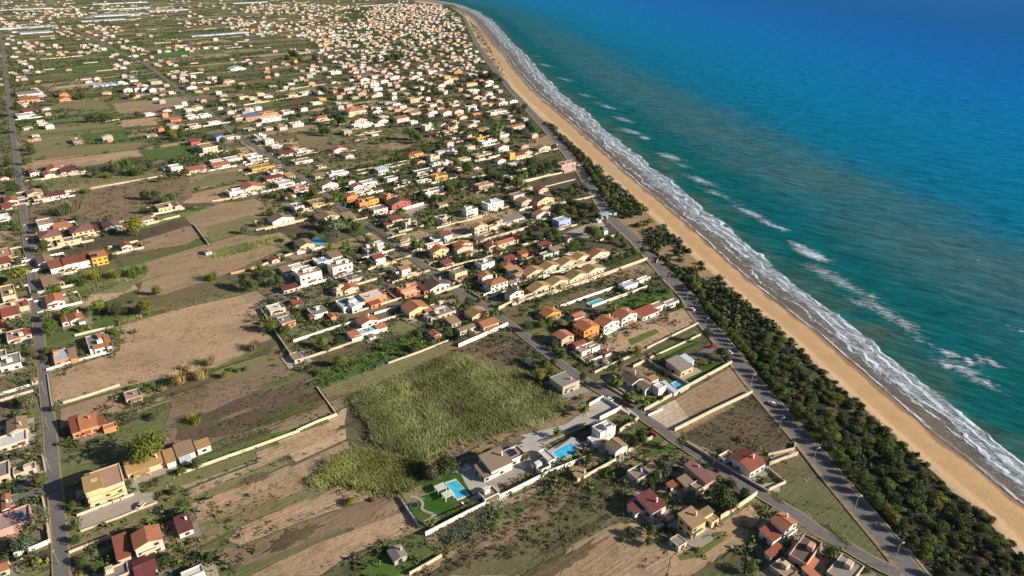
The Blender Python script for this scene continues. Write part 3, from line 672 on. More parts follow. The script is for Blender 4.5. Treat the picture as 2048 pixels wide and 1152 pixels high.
# ================================================================ HOUSES
# tile header "@ox oy scale"; each line: roof centre x,y, length along the plot, width across it (all tile pixels), eave height m,
# type (gx gable ridge across the plot, ga ridge along it, h hipped, s pitched one way, f flat), roof, wall [, turn]; '+' adds a wing; '!text' gives its label
HOUSES = '''
@0 864 4
830,372,290,150,8.6,f,T,y !three-storey pale yellow apartment house with curved balconies and ochre roof beside the lane
+740,415,150,105,9.6,s,Y,y
1165,245,330,90,3.6,s,Y,y !long low ochre-roofed range joined to the yellow apartment house
+1355,200,85,90,3.8,s,Y,w
+1475,140,150,88,3.6,s,B,w
+1620,100,120,58,3.6,s,Y,w
+1480,210,95,50,2.6,s,E,w
1170,825,240,125,6,gx,O,c !cream house with bright orange gabled roof and lower dark red wing, bottom left
+975,925,120,170,3.4,s,R,c
1470,740,128,118,3.3,s,M,w !small white shed with plain maroon roof right of the orange gabled house
1155,1060,185,130,3.5,ga,M,w !white bungalow with maroon roof and blue water tank at the bottom edge
935,1120,190,90,3.2,f,G,c !flat grey-decked bungalow at the bottom edge below the orange gabled house
1540,1125,180,60,3.3,f,W,w !white terrace house cut by the bottom edge below the maroon shed
110,690,270,125,4,f,P,p !pink house with broad pinkish terrace at the left edge beside the lane
45,555,80,120,3,gx,O,w !small white house with orange roof behind the pink house, left edge
15,1065,110,90,3.4,ga,O,c !cream house with orange roof in the bottom left corner
100,55,230,78,3.6,f,W,c !pale-decked long house at the left edge above the pink house
20,300,110,110,4,f,G,c !grey flat house at the left edge with vertical concrete posts
195,292,180,55,2.9,f,B,c !low tan flat-roofed bungalow by the bend of the lane, left edge
@0 576 4
705,1080,145,80,4.6,s,O,o !orange villa with a broad orange tiled roof beside the left lane
+600,1100,80,110,4.2,s,R,o
+803,1068,70,60,3.6,s,R,o
+880,1105,110,36,2.8,f,T,o
1060,850,125,62,3.3,f,T,g !weathered stone hut standing alone in the dry plot
485,535,118,78,4,f,E,o !orange house with pale blue roof terrace beside the left lane
+583,532,62,68,3.4,s,B,o
775,425,150,105,4,f,G,w !white house with grey deck and orange roof edge inside a walled garden
+862,430,46,80,4.3,s,O,w
+800,468,110,26,4.2,s,O,w
+797,385,26,30,5,s,O,w
605,222,120,58,3.6,gx,O,w !small white cottage with orange and tan tiles among trees
+520,250,70,50,3.1,gx,O,w
+650,250,60,40,3,s,B,w
435,80,142,62,4,gx,O,w !white house with red-orange roof and pergola, just right of the left lane
+415,125,92,36,2.8,s,R,w
62,25,105,85,5,f,B,y
110,140,210,60,3.5,f,T,c
+85,195,150,52,3.6,s,R,c
+203,128,50,30,3.8,s,R,c
130,372,150,70,3.4,f,T,c
+222,355,58,36,3.4,s,R,c
80,575,165,85,4,f,G,w !white house with grey deck and tall parapet at the left edge
18,530,62,60,3,f,G,c
15,298,70,55,3,s,R,c
135,1085,170,100,3.6,gx,B,c !tan-roofed stone house at the left edge above the pink house
272,735,30,22,2.5,s,B,c
@512 576 4
155,155,120,56,3.5,f,W,c !pale-decked cream block at the end of the plot by the big tan field
240,252,108,66,3.4,f,G,c
+280,276,70,22,3.1,s,O,o
492,180,110,72,3.6,f,G,w
+448,226,50,28,3.1,s,R,w
605,216,48,42,3,gx,O,o
325,108,82,32,2.9,s,R,c
755,112,175,84,4.2,f,E,w !white villa with large dark solar panels on its grey deck
+780,135,60,40,5,gx,W,w
930,55,165,72,5.2,f,W,o !terracotta-orange villa with white deck and red terrace wing
+945,115,90,46,3.4,s,R,o
1270,140,165,88,5,gx,O,y !pale yellow house with broad orange gabled roof
885,248,138,66,3.6,gx,O,w
870,345,190,52,3.2,f,E,w !long white house with orange-tiled ends beside green orchard
+785,375,82,58,3.4,s,O,w
+1000,310,82,40,3.4,s,O,w
923,382,48,30,2,s,G,w
1430,358,72,58,3.2,gx,O,c !little orange-roofed garden house among the orchard nets
320,545,66,66,2.8,f,B,c !flat cream store in the corner of the long pale wall
1845,265,130,92,4,ga,O,y !yellow villa with red-orange double-pitch roof behind the long pale wall
+1765,185,140,80,4.2,gx,Y,y
+1680,312,140,52,3.3,ga,B,w
+1575,262,80,70,3.3,s,B,c
1475,195,200,62,3.5,f,G,c
+1382,182,55,36,3.8,s,O,c
+1388,218,62,44,3.4,f,W,w
+1562,125,80,54,3.6,s,B,c
@1024 576 4
305,188,128,68,3.6,gx,O,Z !small bright yellow-orange house with orange roof left of the brick building
522,206,86,46,3,ga,O,w !low white outbuilding with orange roof beside the turquoise pool
595,292,132,105,6.8,gx,O,k !three-storey bare orange brick building with red-orange roof
757,255,132,98,6.4,gx,O,w !middle white gabled house between the brick building and the next white one
902,198,130,95,6.4,gx,O,w !tall white gabled house at the seaward end of the row of three
1075,188,140,88,3.6,s,R,w !low white house with broad dark red roof next to the row of three
+1160,135,95,55,4,f,T,w
+1262,115,110,46,3.3,f,P,w
412,370,108,86,6,gx,O,g !stone-walled house with orange and brown roof, bottom of the row of three
605,472,150,62,3.5,f,T,w !low whitewashed house with tan roofs below the brick building
+545,442,90,36,3.6,s,R,w
+655,470,60,34,3.6,f,B,w
760,515,58,36,2.6,s,R,w
750,588,28,24,1.9,s,P,w
1340,612,108,145,4.4,s,G,y !square villa with wide grey overhanging roof on the green lawn
+1395,572,60,90,3.1,s,E,w
962,705,112,128,4.5,gx,K,w !rambling villa with dark brown and ochre roofs beside the crossroad palms
+1075,770,92,84,4.1,gx,B,w
+1128,722,66,52,4.6,s,Y,w
+1180,780,66,56,5,f,W,w
+1258,800,36,130,2.5,s,E,w
420,728,138,128,5.6,f,G,g !unfinished grey concrete villa with open roof at the reed bed's corner
@1024 864 4
700,38,150,72,3.7,f,W,w !white modern villa with blue-grey terrace above the rectangular pool
+735,-45,130,82,6.6,f,W,w
+768,-52,50,36,8.2,f,G,w
838,95,112,108,5.6,gx,B,w !white box house with half tan, half golden roof behind the white modern villa
545,335,92,56,2.9,s,B,c !small tiled garden shed built into the field wall below the white villas
1015,325,112,110,4,f,G,c !cream bungalow with grey sunken deck and tan lean-to roof
+1125,305,84,110,4.3,s,B,c
1500,328,82,225,4.6,s,D,p !long house with mauve-brown roof and small white chimney
+1392,398,80,105,3.4,s,B,c
+1490,430,78,80,3.4,f,B,c
1280,420,68,56,3,s,R,w !tiny white hut with bright red roof beside the mauve-brown roof
1112,562,130,175,4.5,s,M,w !white house with large plain maroon roof and lower maroon wing
+990,608,88,95,3.5,s,M,w
1440,692,128,160,6.5,s,B,y !pale yellow two-storey house with corrugated tan roof against a tall wall
+1545,645,110,66,5.2,s,B,y
+1600,690,66,70,3.5,f,T,y
+1330,870,76,96,3,f,G,c
1880,212,140,218,4.4,ga,R,w !white house with long brick-red roof crossed by white ridges
+1712,188,86,56,3.4,f,T,w
@1536 864 4
130,708,118,150,6,gx,O,w !white two-storey house with orange roof and lower red wing near the coast road fork
+45,795,150,140,3.6,s,R,w
+70,925,70,60,2.8,s,R,w
+28,968,80,70,2.8,s,R,w
300,940,205,155,4.4,f,K,p,12 !beige-pink house with sunken dark flat deck near the coast road fork
345,1130,60,150,3,s,O,c
620,1098,190,200,3.5,f,G,c,8 !flat grey-decked house at the bottom edge near the road fork
130,1090,110,170,2.6,f,T,c
@840 780 4.096
620,575,190,150,5,s,N,w !cream villa with steep brown-grey roof and solar panels beside the left pool
+545,655,130,120,3.2,s,N,w
+770,520,130,100,3.7,f,T,w
562,845,125,84,3,f,N,w !white flat-topped garage below the left pool villa
1040,535,60,120,2.9,f,W,w !long white poolside pavilion left of the rectangular pool
990,615,100,90,2.6,f,W,w !low white canopy covered with dark solar panels beside the rectangular pool
@512 864 4
1130,962,122,105,2.8,gx,G,g !weathered grey timber shed on its own lawn, bottom centre
@500 288 6.4
1125,55,160,64,3.6,gx,O,w
1255,140,108,52,3.6,gx,O,w
+1190,128,48,40,3.3,s,R,w
665,205,210,60,3.4,f,B,w
905,278,88,42,2.6,f,B,c
660,80,165,66,3.6,f,W,w
470,108,190,52,3.2,s,M,c
330,20,130,40,3.4,f,W,w
140,285,270,66,4,f,B,Z !long bright yellow house beside the inland road
60,190,150,60,3.3,f,W,c
320,360,150,58,3.2,f,P,w
300,425,210,46,3,s,M,c
+500,398,100,64,3.2,s,Y,y
70,525,170,84,3.6,h,O,c
440,490,190,66,4,f,W,w
630,552,190,74,3.6,f,T,p
500,650,140,48,3.2,gx,R,w
880,728,225,86,3.6,f,G,Z !bright yellow house with grey deck left of the inland road
600,785,115,78,5.2,f,G,w
390,935,275,88,4,gx,B,w !white barn-like house with wide tan roof left of the inland road
985,910,250,100,4.2,gx,B,c !large tan-roofed house beside the palm garden
1255,920,130,80,3.4,s,B,g
890,395,150,48,3.2,s,B,c
1115,365,230,56,4,f,W,w
1680,322,130,62,4,s,E,w
1505,482,175,62,4,f,E,w
1360,528,122,60,5.6,gx,O,w
1000,500,205,64,5,gx,B,w
1282,470,80,40,3.6,s,R,w
1275,652,132,70,5.4,gx,O,o !orange house with orange gabled roof right of the inland road
1440,598,220,46,3,f,W,c
1450,732,150,66,5.6,f,T,o !tall orange and yellow house at the road crossing by the blue parking
+1560,700,118,56,6.6,f,G,Z
1635,820,170,86,3.7,f,B,w
1790,665,130,56,6,f,G,o
1890,728,240,100,6,gx,K,r !red-pink two-storey house with grey-brown gabled roof
1855,950,130,74,6,s,R,c
+1780,1020,110,50,3.6,s,R,c
1800,430,130,56,3.6,f,G,w
1950,488,165,60,3.4,f,G,w
@780 288 6.4
305,108,180,64,3.6,h,R,Z !yellow-walled hipped house alone beside the green field strip
550,150,112,50,5.6,f,B,c
655,96,112,50,4,f,W,w
790,92,104,52,4,f,W,w
1020,22,92,40,5,f,B,c
1180,125,205,66,4,f,B,y
1430,28,130,58,5.6,gx,O,w
1408,200,102,50,4.6,gx,O,w
1555,112,60,28,8,f,G,Z !narrow tall yellow-orange tower house
1660,135,150,50,3.5,s,R,c
+1750,102,118,40,4,gx,O,c
1950,38,150,68,4,gx,B,c
380,215,92,42,3,h,R,c
590,255,132,46,3.6,f,W,w
718,232,120,50,4,f,W,w
930,190,160,46,3.6,f,B,c
610,305,150,34,3,s,M,c
820,300,140,52,3.6,gx,R,w
1095,295,80,40,3,gx,R,w
430,340,205,62,3.6,f,G,w
620,398,150,76,4.4,f,B,Z !yellow house with grey and brown deck beside the dark vineyard strip
425,465,160,36,3,f,E,w
1430,430,210,54,3.5,f,G,c
1200,512,185,70,4.2,f,T,p !unfinished pinkish house with open roof among gardens
540,590,225,62,4,f,G,w
668,768,112,48,3,s,B,c
1020,828,140,66,6.8,f,G,w !tall white cube house with a stair turret on the green plot
+975,808,38,34,8.6,f,G,w
1310,735,195,90,6.6,f,W,w !large white cube house with pale blue stair turret
+1300,720,60,40,8,f,W,b
668,932,150,62,6.2,f,G,c
240,980,140,62,6,f,G,c
1700,555,195,62,3.6,h,B,c
1930,562,122,84,6,gx,R,c
1620,640,132,66,5,f,G,c
1715,712,150,100,6,gx,B,c
1950,692,215,100,6,gx,K,y !pale yellow two-storey house with dark brown roof near the coast road
1970,800,135,50,3.6,gx,O,c
1930,876,175,76,4,gx,O,w
1560,952,250,84,3.6,s,G,w !long white hall with plain grey roof
1135,1035,170,70,7.4,gx,Y,c !tall cream house with blank sunlit wall and ochre gable
+1300,1050,90,40,3.4,f,B,c
1395,1010,130,60,3,f,K,c
1690,302,165,40,3.2,s,R,w
1600,242,150,40,3,f,E,w
@780 440 6.4
720,180,112,66,6,s,R,w !white two-storey house with one red sloping roof and terrace
+600,235,130,70,3,f,W,w
560,302,190,40,2.9,f,P,w
620,370,205,76,6,gx,O,y !pale yellow two-storey house with an arched balcony and orange roof
930,300,200,76,6.4,gx,O,c !pair of cream gabled wings with orange roofs and arched windows
+925,348,180,50,6,gx,O,c
+1000,420,92,44,3,s,R,c
730,540,122,70,3.6,s,R,c
1290,318,112,74,3.8,gx,R,c !long cream row house with red roofs at both ends
+1480,275,240,56,3.6,s,O,c
+1642,215,100,76,4.2,gx,R,c
1730,410,150,66,3.6,s,R,o
1540,486,112,74,4,s,R,w
1210,530,160,100,5.2,f,V,w !white two-storey house with greenish flat roof and blue shade
870,652,150,92,5.4,f,G,y !pale yellow two-storey block with grey deck at the inland road bend
1350,772,225,120,6.2,h,O,w !large white villa with hipped orange roof above the road bend
1220,700,140,70,5,gx,O,w
1490,570,130,60,3.6,gx,O,r
1612,655,140,150,3.8,s,Y,c !ochre-roofed bungalow with solar panels on the slope
1590,908,190,84,6.2,gx,K,w !white two-storey house with charcoal roof and green shutters
640,1090,200,80,3.5,f,G,c
240,850,260,70,4.4,f,T,o !orange-walled house around a pale central terrace
+270,925,200,50,3,f,W,o
+420,880,60,110,3.2,s,M,o
590,810,260,120,3.6,gx,K,w
110,640,120,66,3.5,f,G,w
+185,615,120,54,5,s,O,w
160,218,130,84,3.6,h,B,c
330,365,120,38,2.8,s,M,w
1150,238,130,50,3,s,K,c
1590,790,130,50,2.9,s,P,w
1765,600,150,36,3,s,M,w
@500 440 6.4
690,285,185,104,4,gx,B,y !tan-roofed house joined to the kidney-shaped pool
1080,442,142,90,5,s,B,c
935,510,190,74,4,f,E,w
1150,560,250,80,7.6,f,T,w !right-hand of two white three-storey blocks with green shutters
+1140,506,112,46,9.6,f,B,w
745,665,270,82,7.6,f,T,w !left-hand of two white three-storey blocks with green shutters
+715,612,112,46,9.6,f,B,w
590,592,180,74,4,f,W,w
+460,645,112,100,3.6,s,B,w
310,495,96,46,3.2,s,R,c
510,862,205,56,3.6,s,M,c !long maroon-roofed store below the white three-storey blocks
1580,345,215,76,4,f,T,w !whitewashed house with arched terrace beside the garden pool
+1645,285,80,46,6,f,W,w
1645,470,130,66,5.6,s,R,w !white two-storey house with a dark red sloping roof facing the terrace house
+1580,495,80,60,4.4,s,M,w
1320,742,165,56,3,f,G,c
1170,880,190,76,4,f,G,c !cream house, half grey deck and half orange gable
+1268,850,190,86,4.2,gx,O,c
@0 288 4
430,185,118,40,4,gx,O,w
262,215,72,40,4,gx,O,w
385,230,84,40,3.2,gx,O,w
540,210,122,26,3,s,M,w
447,402,145,26,3,s,M,w
320,425,110,36,3.2,f,B,c
270,380,125,34,3,gx,T,c
85,440,104,36,4,gx,O,w
50,495,82,30,3,s,R,c
30,575,84,30,4,f,W,w
355,625,112,48,5,f,T,w
490,655,132,34,3,s,O,c
390,712,172,58,6,h,D,y !first cream two-storey villa with mauve hipped roof and green shutters, next to the lane
645,668,172,58,6,h,D,y !second cream villa with mauve hipped roof and green shutters, farther from the lane
890,640,132,52,4,gx,D,w
758,685,60,36,3,s,M,c
545,765,180,32,3,f,G,y
1150,590,118,40,4,h,B,c
1320,492,132,44,4,f,G,y !low tan house with stone terrace at the edge of the dry strip
+1412,482,60,40,4,gx,B,c
1000,800,84,38,4,gx,R,w
450,965,120,52,5,s,R,w !long white warehouse with red roofs and one orange-painted end wall
+560,938,118,44,5.6,s,R,w
+672,915,106,44,5.6,s,R,w
+785,890,125,34,7,s,O,Z
350,920,118,60,4,gx,B,w
420,1090,170,56,3.6,s,B,c !tan-tiled stone house beside the lane below the white warehouse
38,868,90,66,4,f,T,o
30,938,92,40,3.4,s,R,c
1400,178,90,34,5,f,W,w
1335,190,68,26,3,s,G,w
1568,198,132,34,3.2,s,O,w
1762,162,124,34,3.6,s,O,w
+1740,130,110,26,3.4,f,W,w
1880,372,112,34,5,f,W,w
2000,330,130,58,5,gx,O,c
1655,20,90,40,6,f,B,c
1940,80,60,22,5,f,Y,Z
1660,855,46,26,3,gx,B,w
30,262,64,22,3,gx,O,w
1860,112,120,34,4,f,W,w
2020,92,112,44,4,f,W,w
@1024 288 4
430,150,112,50,4,f,P,p !pink-edged house with white terraces beside the coast road
+450,198,92,30,3.2,f,W,p
395,600,92,58,5.6,f,W,b !light blue two-storey house by the filling station
740,690,30,30,3.4,f,W,w !small white kiosk at the edge of the filling station
690,605,24,24,3,f,W,w !little white cabin behind the filling station canopy
275,800,110,46,4,s,R,c
375,835,120,56,4.6,s,B,t !pale green-grey house with two tan roof panels and terraces
+300,868,130,40,3.4,f,G,t
+430,840,60,40,4,f,W,t
545,900,168,66,3.3,gx,Y,c
435,938,168,66,3.3,gx,Y,c
300,972,160,66,3.3,gx,Y,c
170,1010,160,66,3.3,gx,Y,c
640,998,170,68,3.3,gx,Y,c
515,1042,170,68,3.3,gx,Y,c
360,1092,170,68,3.3,gx,Y,c
220,1135,170,68,3.3,gx,Y,c
685,870,150,58,4,gx,O,c !cream house with orange roof at the seaward end of the ochre row
465,750,60,24,3,s,R,w
930,1118,110,56,3.6,f,E,w !white holiday house with pale roof beside the turquoise pool
1050,1075,90,30,2.8,f,W,w
@560 140 6.4
955,505,220,78,5.6,h,O,c !big cream house with wide orange hipped roof in the dense village
510,602,142,60,4,h,O,c
290,480,80,40,5,gx,R,w
490,262,70,38,6,f,B,w
150,310,112,40,5,f,B,y
325,290,112,46,4,f,E,w
85,525,130,56,4,f,G,w
205,678,130,56,5,f,W,w
30,700,74,50,4,f,B,c
525,355,80,40,5,f,Y,Z
460,410,112,38,4,f,W,w
1030,290,112,46,6,gx,O,p
1200,318,92,46,5,gx,O,c
1230,520,122,46,4,gx,R,w
850,638,112,48,4,gx,R,c
1010,632,162,56,4,gx,O,c
1050,690,232,44,4,f,W,w
1300,640,130,46,4,gx,R,w
1260,690,112,30,3.4,f,W,w
1550,608,152,56,6,s,O,w
1700,650,82,40,5,f,W,w
1608,520,92,38,4,gx,O,c
1720,540,132,44,4,s,O,c
1890,702,112,56,7,f,W,w
1950,828,104,46,3,s,M,w
1450,92,112,46,5,gx,W,w
1320,130,92,38,5,gx,O,w
1070,110,104,34,6,gx,O,w
1065,168,82,38,6,f,W,w
700,20,122,38,6,f,W,w
1190,168,104,46,6,f,W,w
1232,228,104,46,5,f,W,w
1720,80,92,30,5,gx,O,w
1780,112,82,30,4,gx,O,w
1700,362,112,56,6.5,f,B,y
1940,430,82,46,6,f,G,c
870,230,104,38,4,f,W,w
850,420,82,38,4,f,W,w
1470,422,92,46,5,f,G,w
@780 140 6.4
725,75,76,30,7,f,Y,Z !tall ochre-yellow block at the edge of the village
860,16,100,34,5,gx,O,o
730,140,112,38,5,h,R,c
645,185,82,38,5,gx,R,w
1030,165,132,46,5,h,O,y !pale yellow villa with orange hipped roof near the beach road
1260,140,92,34,6,gx,O,w
1260,185,102,28,4,gx,R,w
1060,255,112,46,4,f,W,w
1250,300,92,44,5,gx,O,w
1110,340,122,46,4,gx,R,c
1430,410,112,46,5,gx,O,w
1570,390,92,28,4,gx,O,w
1050,462,132,46,7,f,G,w
1380,522,272,60,4,f,T,w !long white building with terracotta deck near the beach road
860,515,112,54,5.6,gx,O,c
720,536,122,46,5,gx,O,w
820,440,82,46,4,f,T,w
535,430,82,42,6.5,f,G,c
920,592,92,46,4,h,O,c
1110,552,112,28,3,f,B,o
540,530,102,28,4,gx,R,w
780,700,122,56,5,gx,O,w
680,690,102,50,5,gx,B,w
740,782,232,46,3.6,f,Y,y
545,825,104,46,3.2,h,M,c
830,850,104,44,3.6,f,B,c
1040,702,112,38,3.6,s,B,c
1190,750,132,38,3.4,s,B,c
1610,716,202,46,3.6,s,O,c !low cream villa with long red-orange roof nearest the coast road corner
1440,822,112,54,5,f,G,c
1020,830,92,38,3.4,s,M,c
1120,862,152,46,4,f,Y,Z
1250,902,182,56,4,f,W,w
@260 180 6.4
575,372,142,38,4,s,O,o
615,200,92,30,4,f,W,w
460,250,104,28,3.6,s,M,c
240,295,104,30,4,f,W,w
860,206,92,38,5,f,Y,y
770,246,132,38,4,f,W,w
790,336,132,46,4,f,W,w
950,316,132,46,4,f,W,w
540,450,104,46,6,f,P,w
395,485,92,36,4,s,O,o
815,450,132,46,4,f,V,c
1070,402,142,28,3.4,f,W,w
1270,262,82,38,5,gx,B,c
1390,346,112,46,5,f,G,y
1560,330,202,56,5,s,U,o !orange building with bright blue roof at the village square
1770,290,192,46,5,f,G,o
1790,352,232,44,4,f,W,w
1525,235,82,34,5,gx,W,w
1630,215,76,34,5,gx,W,w
1430,72,104,54,5,f,B,y
1560,92,92,46,4,f,W,y
1660,36,84,32,5,f,Y,y
1750,72,104,46,4,f,W,w
270,570,122,28,3,f,B,c
1145,590,112,38,5,s,U,b !bright blue house alone among trees
820,650,122,46,5,s,R,r !red-walled house beside the big stone building
980,712,172,92,7.6,f,B,c !big square stone building beside the bright green field
1660,576,122,38,4,f,W,w
1655,632,104,38,4,f,P,c
1940,465,92,46,5,f,B,c
1770,480,92,40,4,f,B,c
@0 0 4
500,745,70,26,6,gx,O,o
510,785,90,26,4,gx,O,o
180,820,70,26,4,f,Y,y
230,885,90,24,3.4,s,R,w
205,915,140,28,4,f,W,w
840,735,76,24,4,h,Y,y
1060,760,90,26,5,f,B,y
1235,645,80,30,6,f,B,c
1150,700,60,26,6,gx,D,w
1210,705,50,26,6,gx,D,w
1010,705,70,28,6,gx,D,w
1090,700,50,26,6,gx,D,w
1520,690,80,30,5,gx,R,w
1890,545,120,34,4,gx,W,w
1460,590,60,22,4,f,P,p
1830,640,60,24,5,f,Y,y
600,1120,50,36,4,f,B,g
220,745,170,22,4,s,G,w
230,790,150,26,4,s,O,o
'''
H_RECS = []
def parse_houses():
    tf = None
    for ln in HOUSES.strip().splitlines():
        if ln[0] == '@': tf = tuple(float(q) for q in ln[1:].split()); continue
        lab = None
        if '!' in ln: ln, lab = ln.split('!'); lab = lab.strip(); ln = ln.strip()
        plus = ln[0] == '+'
        f = ln.lstrip('+').split(','); x, y, l, w, h = (float(q) for q in f[:5])
        rec = dict(x=tf[0] + x / tf[2], y=tf[1] + y / tf[2], l=l / tf[2], w=w / tf[2], h=h * (.86 if h < 5 else .93), ty=f[5], roof=f[6], wall=f[7], rot=float(f[8]) if len(f) > 8 else 0.0)
        if plus: H_RECS[-1]['wings'].append(rec)
        else: rec['wings'] = []; rec['label'] = lab; H_RECS.append(rec)
parse_houses()
def place(rec, th):
    rise = 0.0 if rec['ty'] in 'fs' else rec['w' if rec['ty'] == 'ga' else 'l'] * 0.016
    X, Y = G(rec['x'], rec['y'], rec['h'] + rise)
    a = (math.cos(th), math.sin(th)); b = (math.sin(th), -math.cos(th)); z = rec['h']
    p0 = PX(X, Y, z); pa = PX(X + a[0], Y + a[1], z); pb = PX(X + b[0], Y + b[1], z)
    ja = math.hypot(pa[0] - p0[0], pa[1] - p0[1]); jb = math.hypot(pb[0] - p0[0], pb[1] - p0[1])
    g_ = 1.06 if rec['y'] < 560 else 1.04
    return X, Y, max(2.5, min(34, rec['l'] / ja * g_)), max(2.5, min(26, rec['w'] / jb * g_))
def block_geo(W, Rf, ty, cx, cy, L, Wd, h, rnd):
    """wall faces into W (0 wall), roof faces into Rf; local frame x along the plot, -y towards the camera"""
    x0, x1, y0, y1 = cx - L / 2, cx + L / 2, cy - Wd / 2, cy + Wd / 2
    if ty == 'f':
        t = 0.28; p = h + (0.25 + 0.5 * rnd)
        W.box(x0, x1, y0, y0 + t, 0, p); W.box(x0, x1, y1 - t, y1, 0, p); W.box(x0, x0 + t, y0 + t, y1 - t, 0, p); W.box(x1 - t, x1, y0 + t, y1 - t, 0, p)
        Rf.box(x0 + t, x1 - t, y0 + t, y1 - t, h - 0.3, h)
        return
    o = 0.35; wx0, wx1, wy0, wy1 = x0 + o, x1 - o, y0 + o, y1 - o; th = 0.16
    if ty == 's':
        r = min(1.5, Wd * 0.15)
        W.poly([(wx0, wy0, 0), (wx1, wy0, 0), (wx1, wy0, h - .05), (wx0, wy0, h - .05)]); W.poly([(wx1, wy1, 0), (wx0, wy1, 0), (wx0, wy1, h + r - .1), (wx1, wy1, h + r - .1)])
        for x, s in ((wx0, 0), (wx1, 1)):
            q = [(x, wy1, 0), (x, wy0, 0), (x, wy0, h - .05), (x, wy1, h + r - .1)]; W.poly(q if not s else q[::-1])
        A = [(x0, y0, h), (x1, y0, h), (x1, y1, h + r), (x0, y1, h + r)]
        slab(Rf, A, th); return
    pitch = 0.29
    if ty in ('gx', 'ga'):
        if ty == 'gx':   # ridge along local y, slopes to +-x
            r = L / 2 * pitch
            W.poly([(wx0, wy0, 0), (wx1, wy0, 0), (wx1, wy0, h), (cx, wy0, h + r - .12), (wx0, wy0, h)]); W.poly([(wx1, wy1, 0), (wx0, wy1, 0), (wx0, wy1, h), (cx, wy1, h + r - .12), (wx1, wy1, h)])
            W.poly([(wx0, wy1, 0), (wx0, wy0, 0), (wx0, wy0, h), (wx0, wy1, h)]); W.poly([(wx1, wy0, 0), (wx1, wy1, 0), (wx1, wy1, h), (wx1, wy0, h)])
            slab(Rf, [(x0, y0, h), (cx, y0, h + r), (cx, y1, h + r), (x0, y1, h)], th); slab(Rf, [(cx, y0, h + r), (x1, y0, h), (x1, y1, h), (cx, y1, h + r)], th)
            if rnd > .45: Rf.box(cx - .12, cx + .12, y0, y1, h + r + th - .03, h + r + th + .07)
        else:
            r = Wd / 2 * pitch
            W.poly([(wx0, wy1, 0), (wx0, wy0, 0), (wx0, wy0, h), (wx0, cy, h + r - .12), (wx0, wy1, h)]); W.poly([(wx1, wy0, 0), (wx1, wy1, 0), (wx1, wy1, h), (wx1, cy, h + r - .12), (wx1, wy0, h)])
            W.poly([(wx0, wy0, 0), (wx1, wy0, 0), (wx1, wy0, h), (wx0, wy0, h)]); W.poly([(wx1, wy1, 0), (wx0, wy1, 0), (wx0, wy1, h), (wx1, wy1, h)])
            slab(Rf, [(x0, y0, h), (x1, y0, h), (x1, cy, h + r), (x0, cy, h + r)], th); slab(Rf, [(x0, cy, h + r), (x1, cy, h + r), (x1, y1, h), (x0, y1, h)], th)
            Rf.box(x0, x1, cy - .12, cy + .12, h + r + th - .03, h + r + th + .07)
        return
    if ty == 'h':
        W.box(wx0, wx1, wy0, wy1, 0, h)
        m = min(L, Wd) / 2; r = m * pitch
        if L >= Wd: a, b_ = (x0 + m, cy), (x1 - m, cy)
        else: a, b_ = (cx, y0 + m), (cx, y1 - m)
        A, B = (*a, h + r + th), (*b_, h + r + th); z = h + th
        if L >= Wd:
            Rf.poly([(x0, y0, z), (x1, y0, z), B, A]); Rf.poly([(x1, y1, z), (x0, y1, z), A, B]); Rf.poly([(x1, y0, z), (x1, y1, z), B]); Rf.poly([(x0, y1, z), (x0, y0, z), A])
        else:
            Rf.poly([(x0, y0, z), (x1, y0, z), A]); Rf.poly([(x1, y1, z), (x0, y1, z), B]); Rf.poly([(x1, y0, z), (x1, y1, z), B, A]); Rf.poly([(x0, y1, z), (x0, y0, z), A, B])
        for p, q in (((x0, y0), (x1, y0)), ((x1, y0), (x1, y1)), ((x1, y1), (x0, y1)), ((x0, y1), (x0, y0))):
            Rf.poly([(*p, h), (*q, h), (*q, z), (*p, z)])
        Rf.poly([(x0, y0, h), (x0, y1, h), (x1, y1, h), (x1, y0, h)])
def slab(M_, A, th):
    """A: four ccw corners of the lower face seen from above; a plate of thickness th on it"""
    B = [(x, y, z + th) for x, y, z in A]
    M_.poly(B); M_.poly(A[::-1])
    for i in range(4):
        j = (i + 1) % 4; M_.poly([A[i], A[j], B[j], B[i]])
_unit = {}
def unit_window(kind):
    if kind in _unit: return _unit[kind]
    mb = MB()
    w, h = {'window': (1.2, 1.2), 'door': (1.2, 2.15)}[kind]
    mb.box(-w / 2, w / 2, -0.05, 0.02, 0, h, 0)
    mb.box(-w / 2 - .10, w / 2 + .10, -0.10, 0.0, -0.10, -.001, 1, True); mb.box(-w / 2 - .3, -w / 2 - .02, -.09, -.01, 0, h, 1, True); mb.box(w / 2 + .02, w / 2 + .3, -.09, -.01, 0, h, 1, True)
    o = mb.build(kind, [M_GLASS, M_FRAME], link=False); _unit[kind] = o.data; return o.data
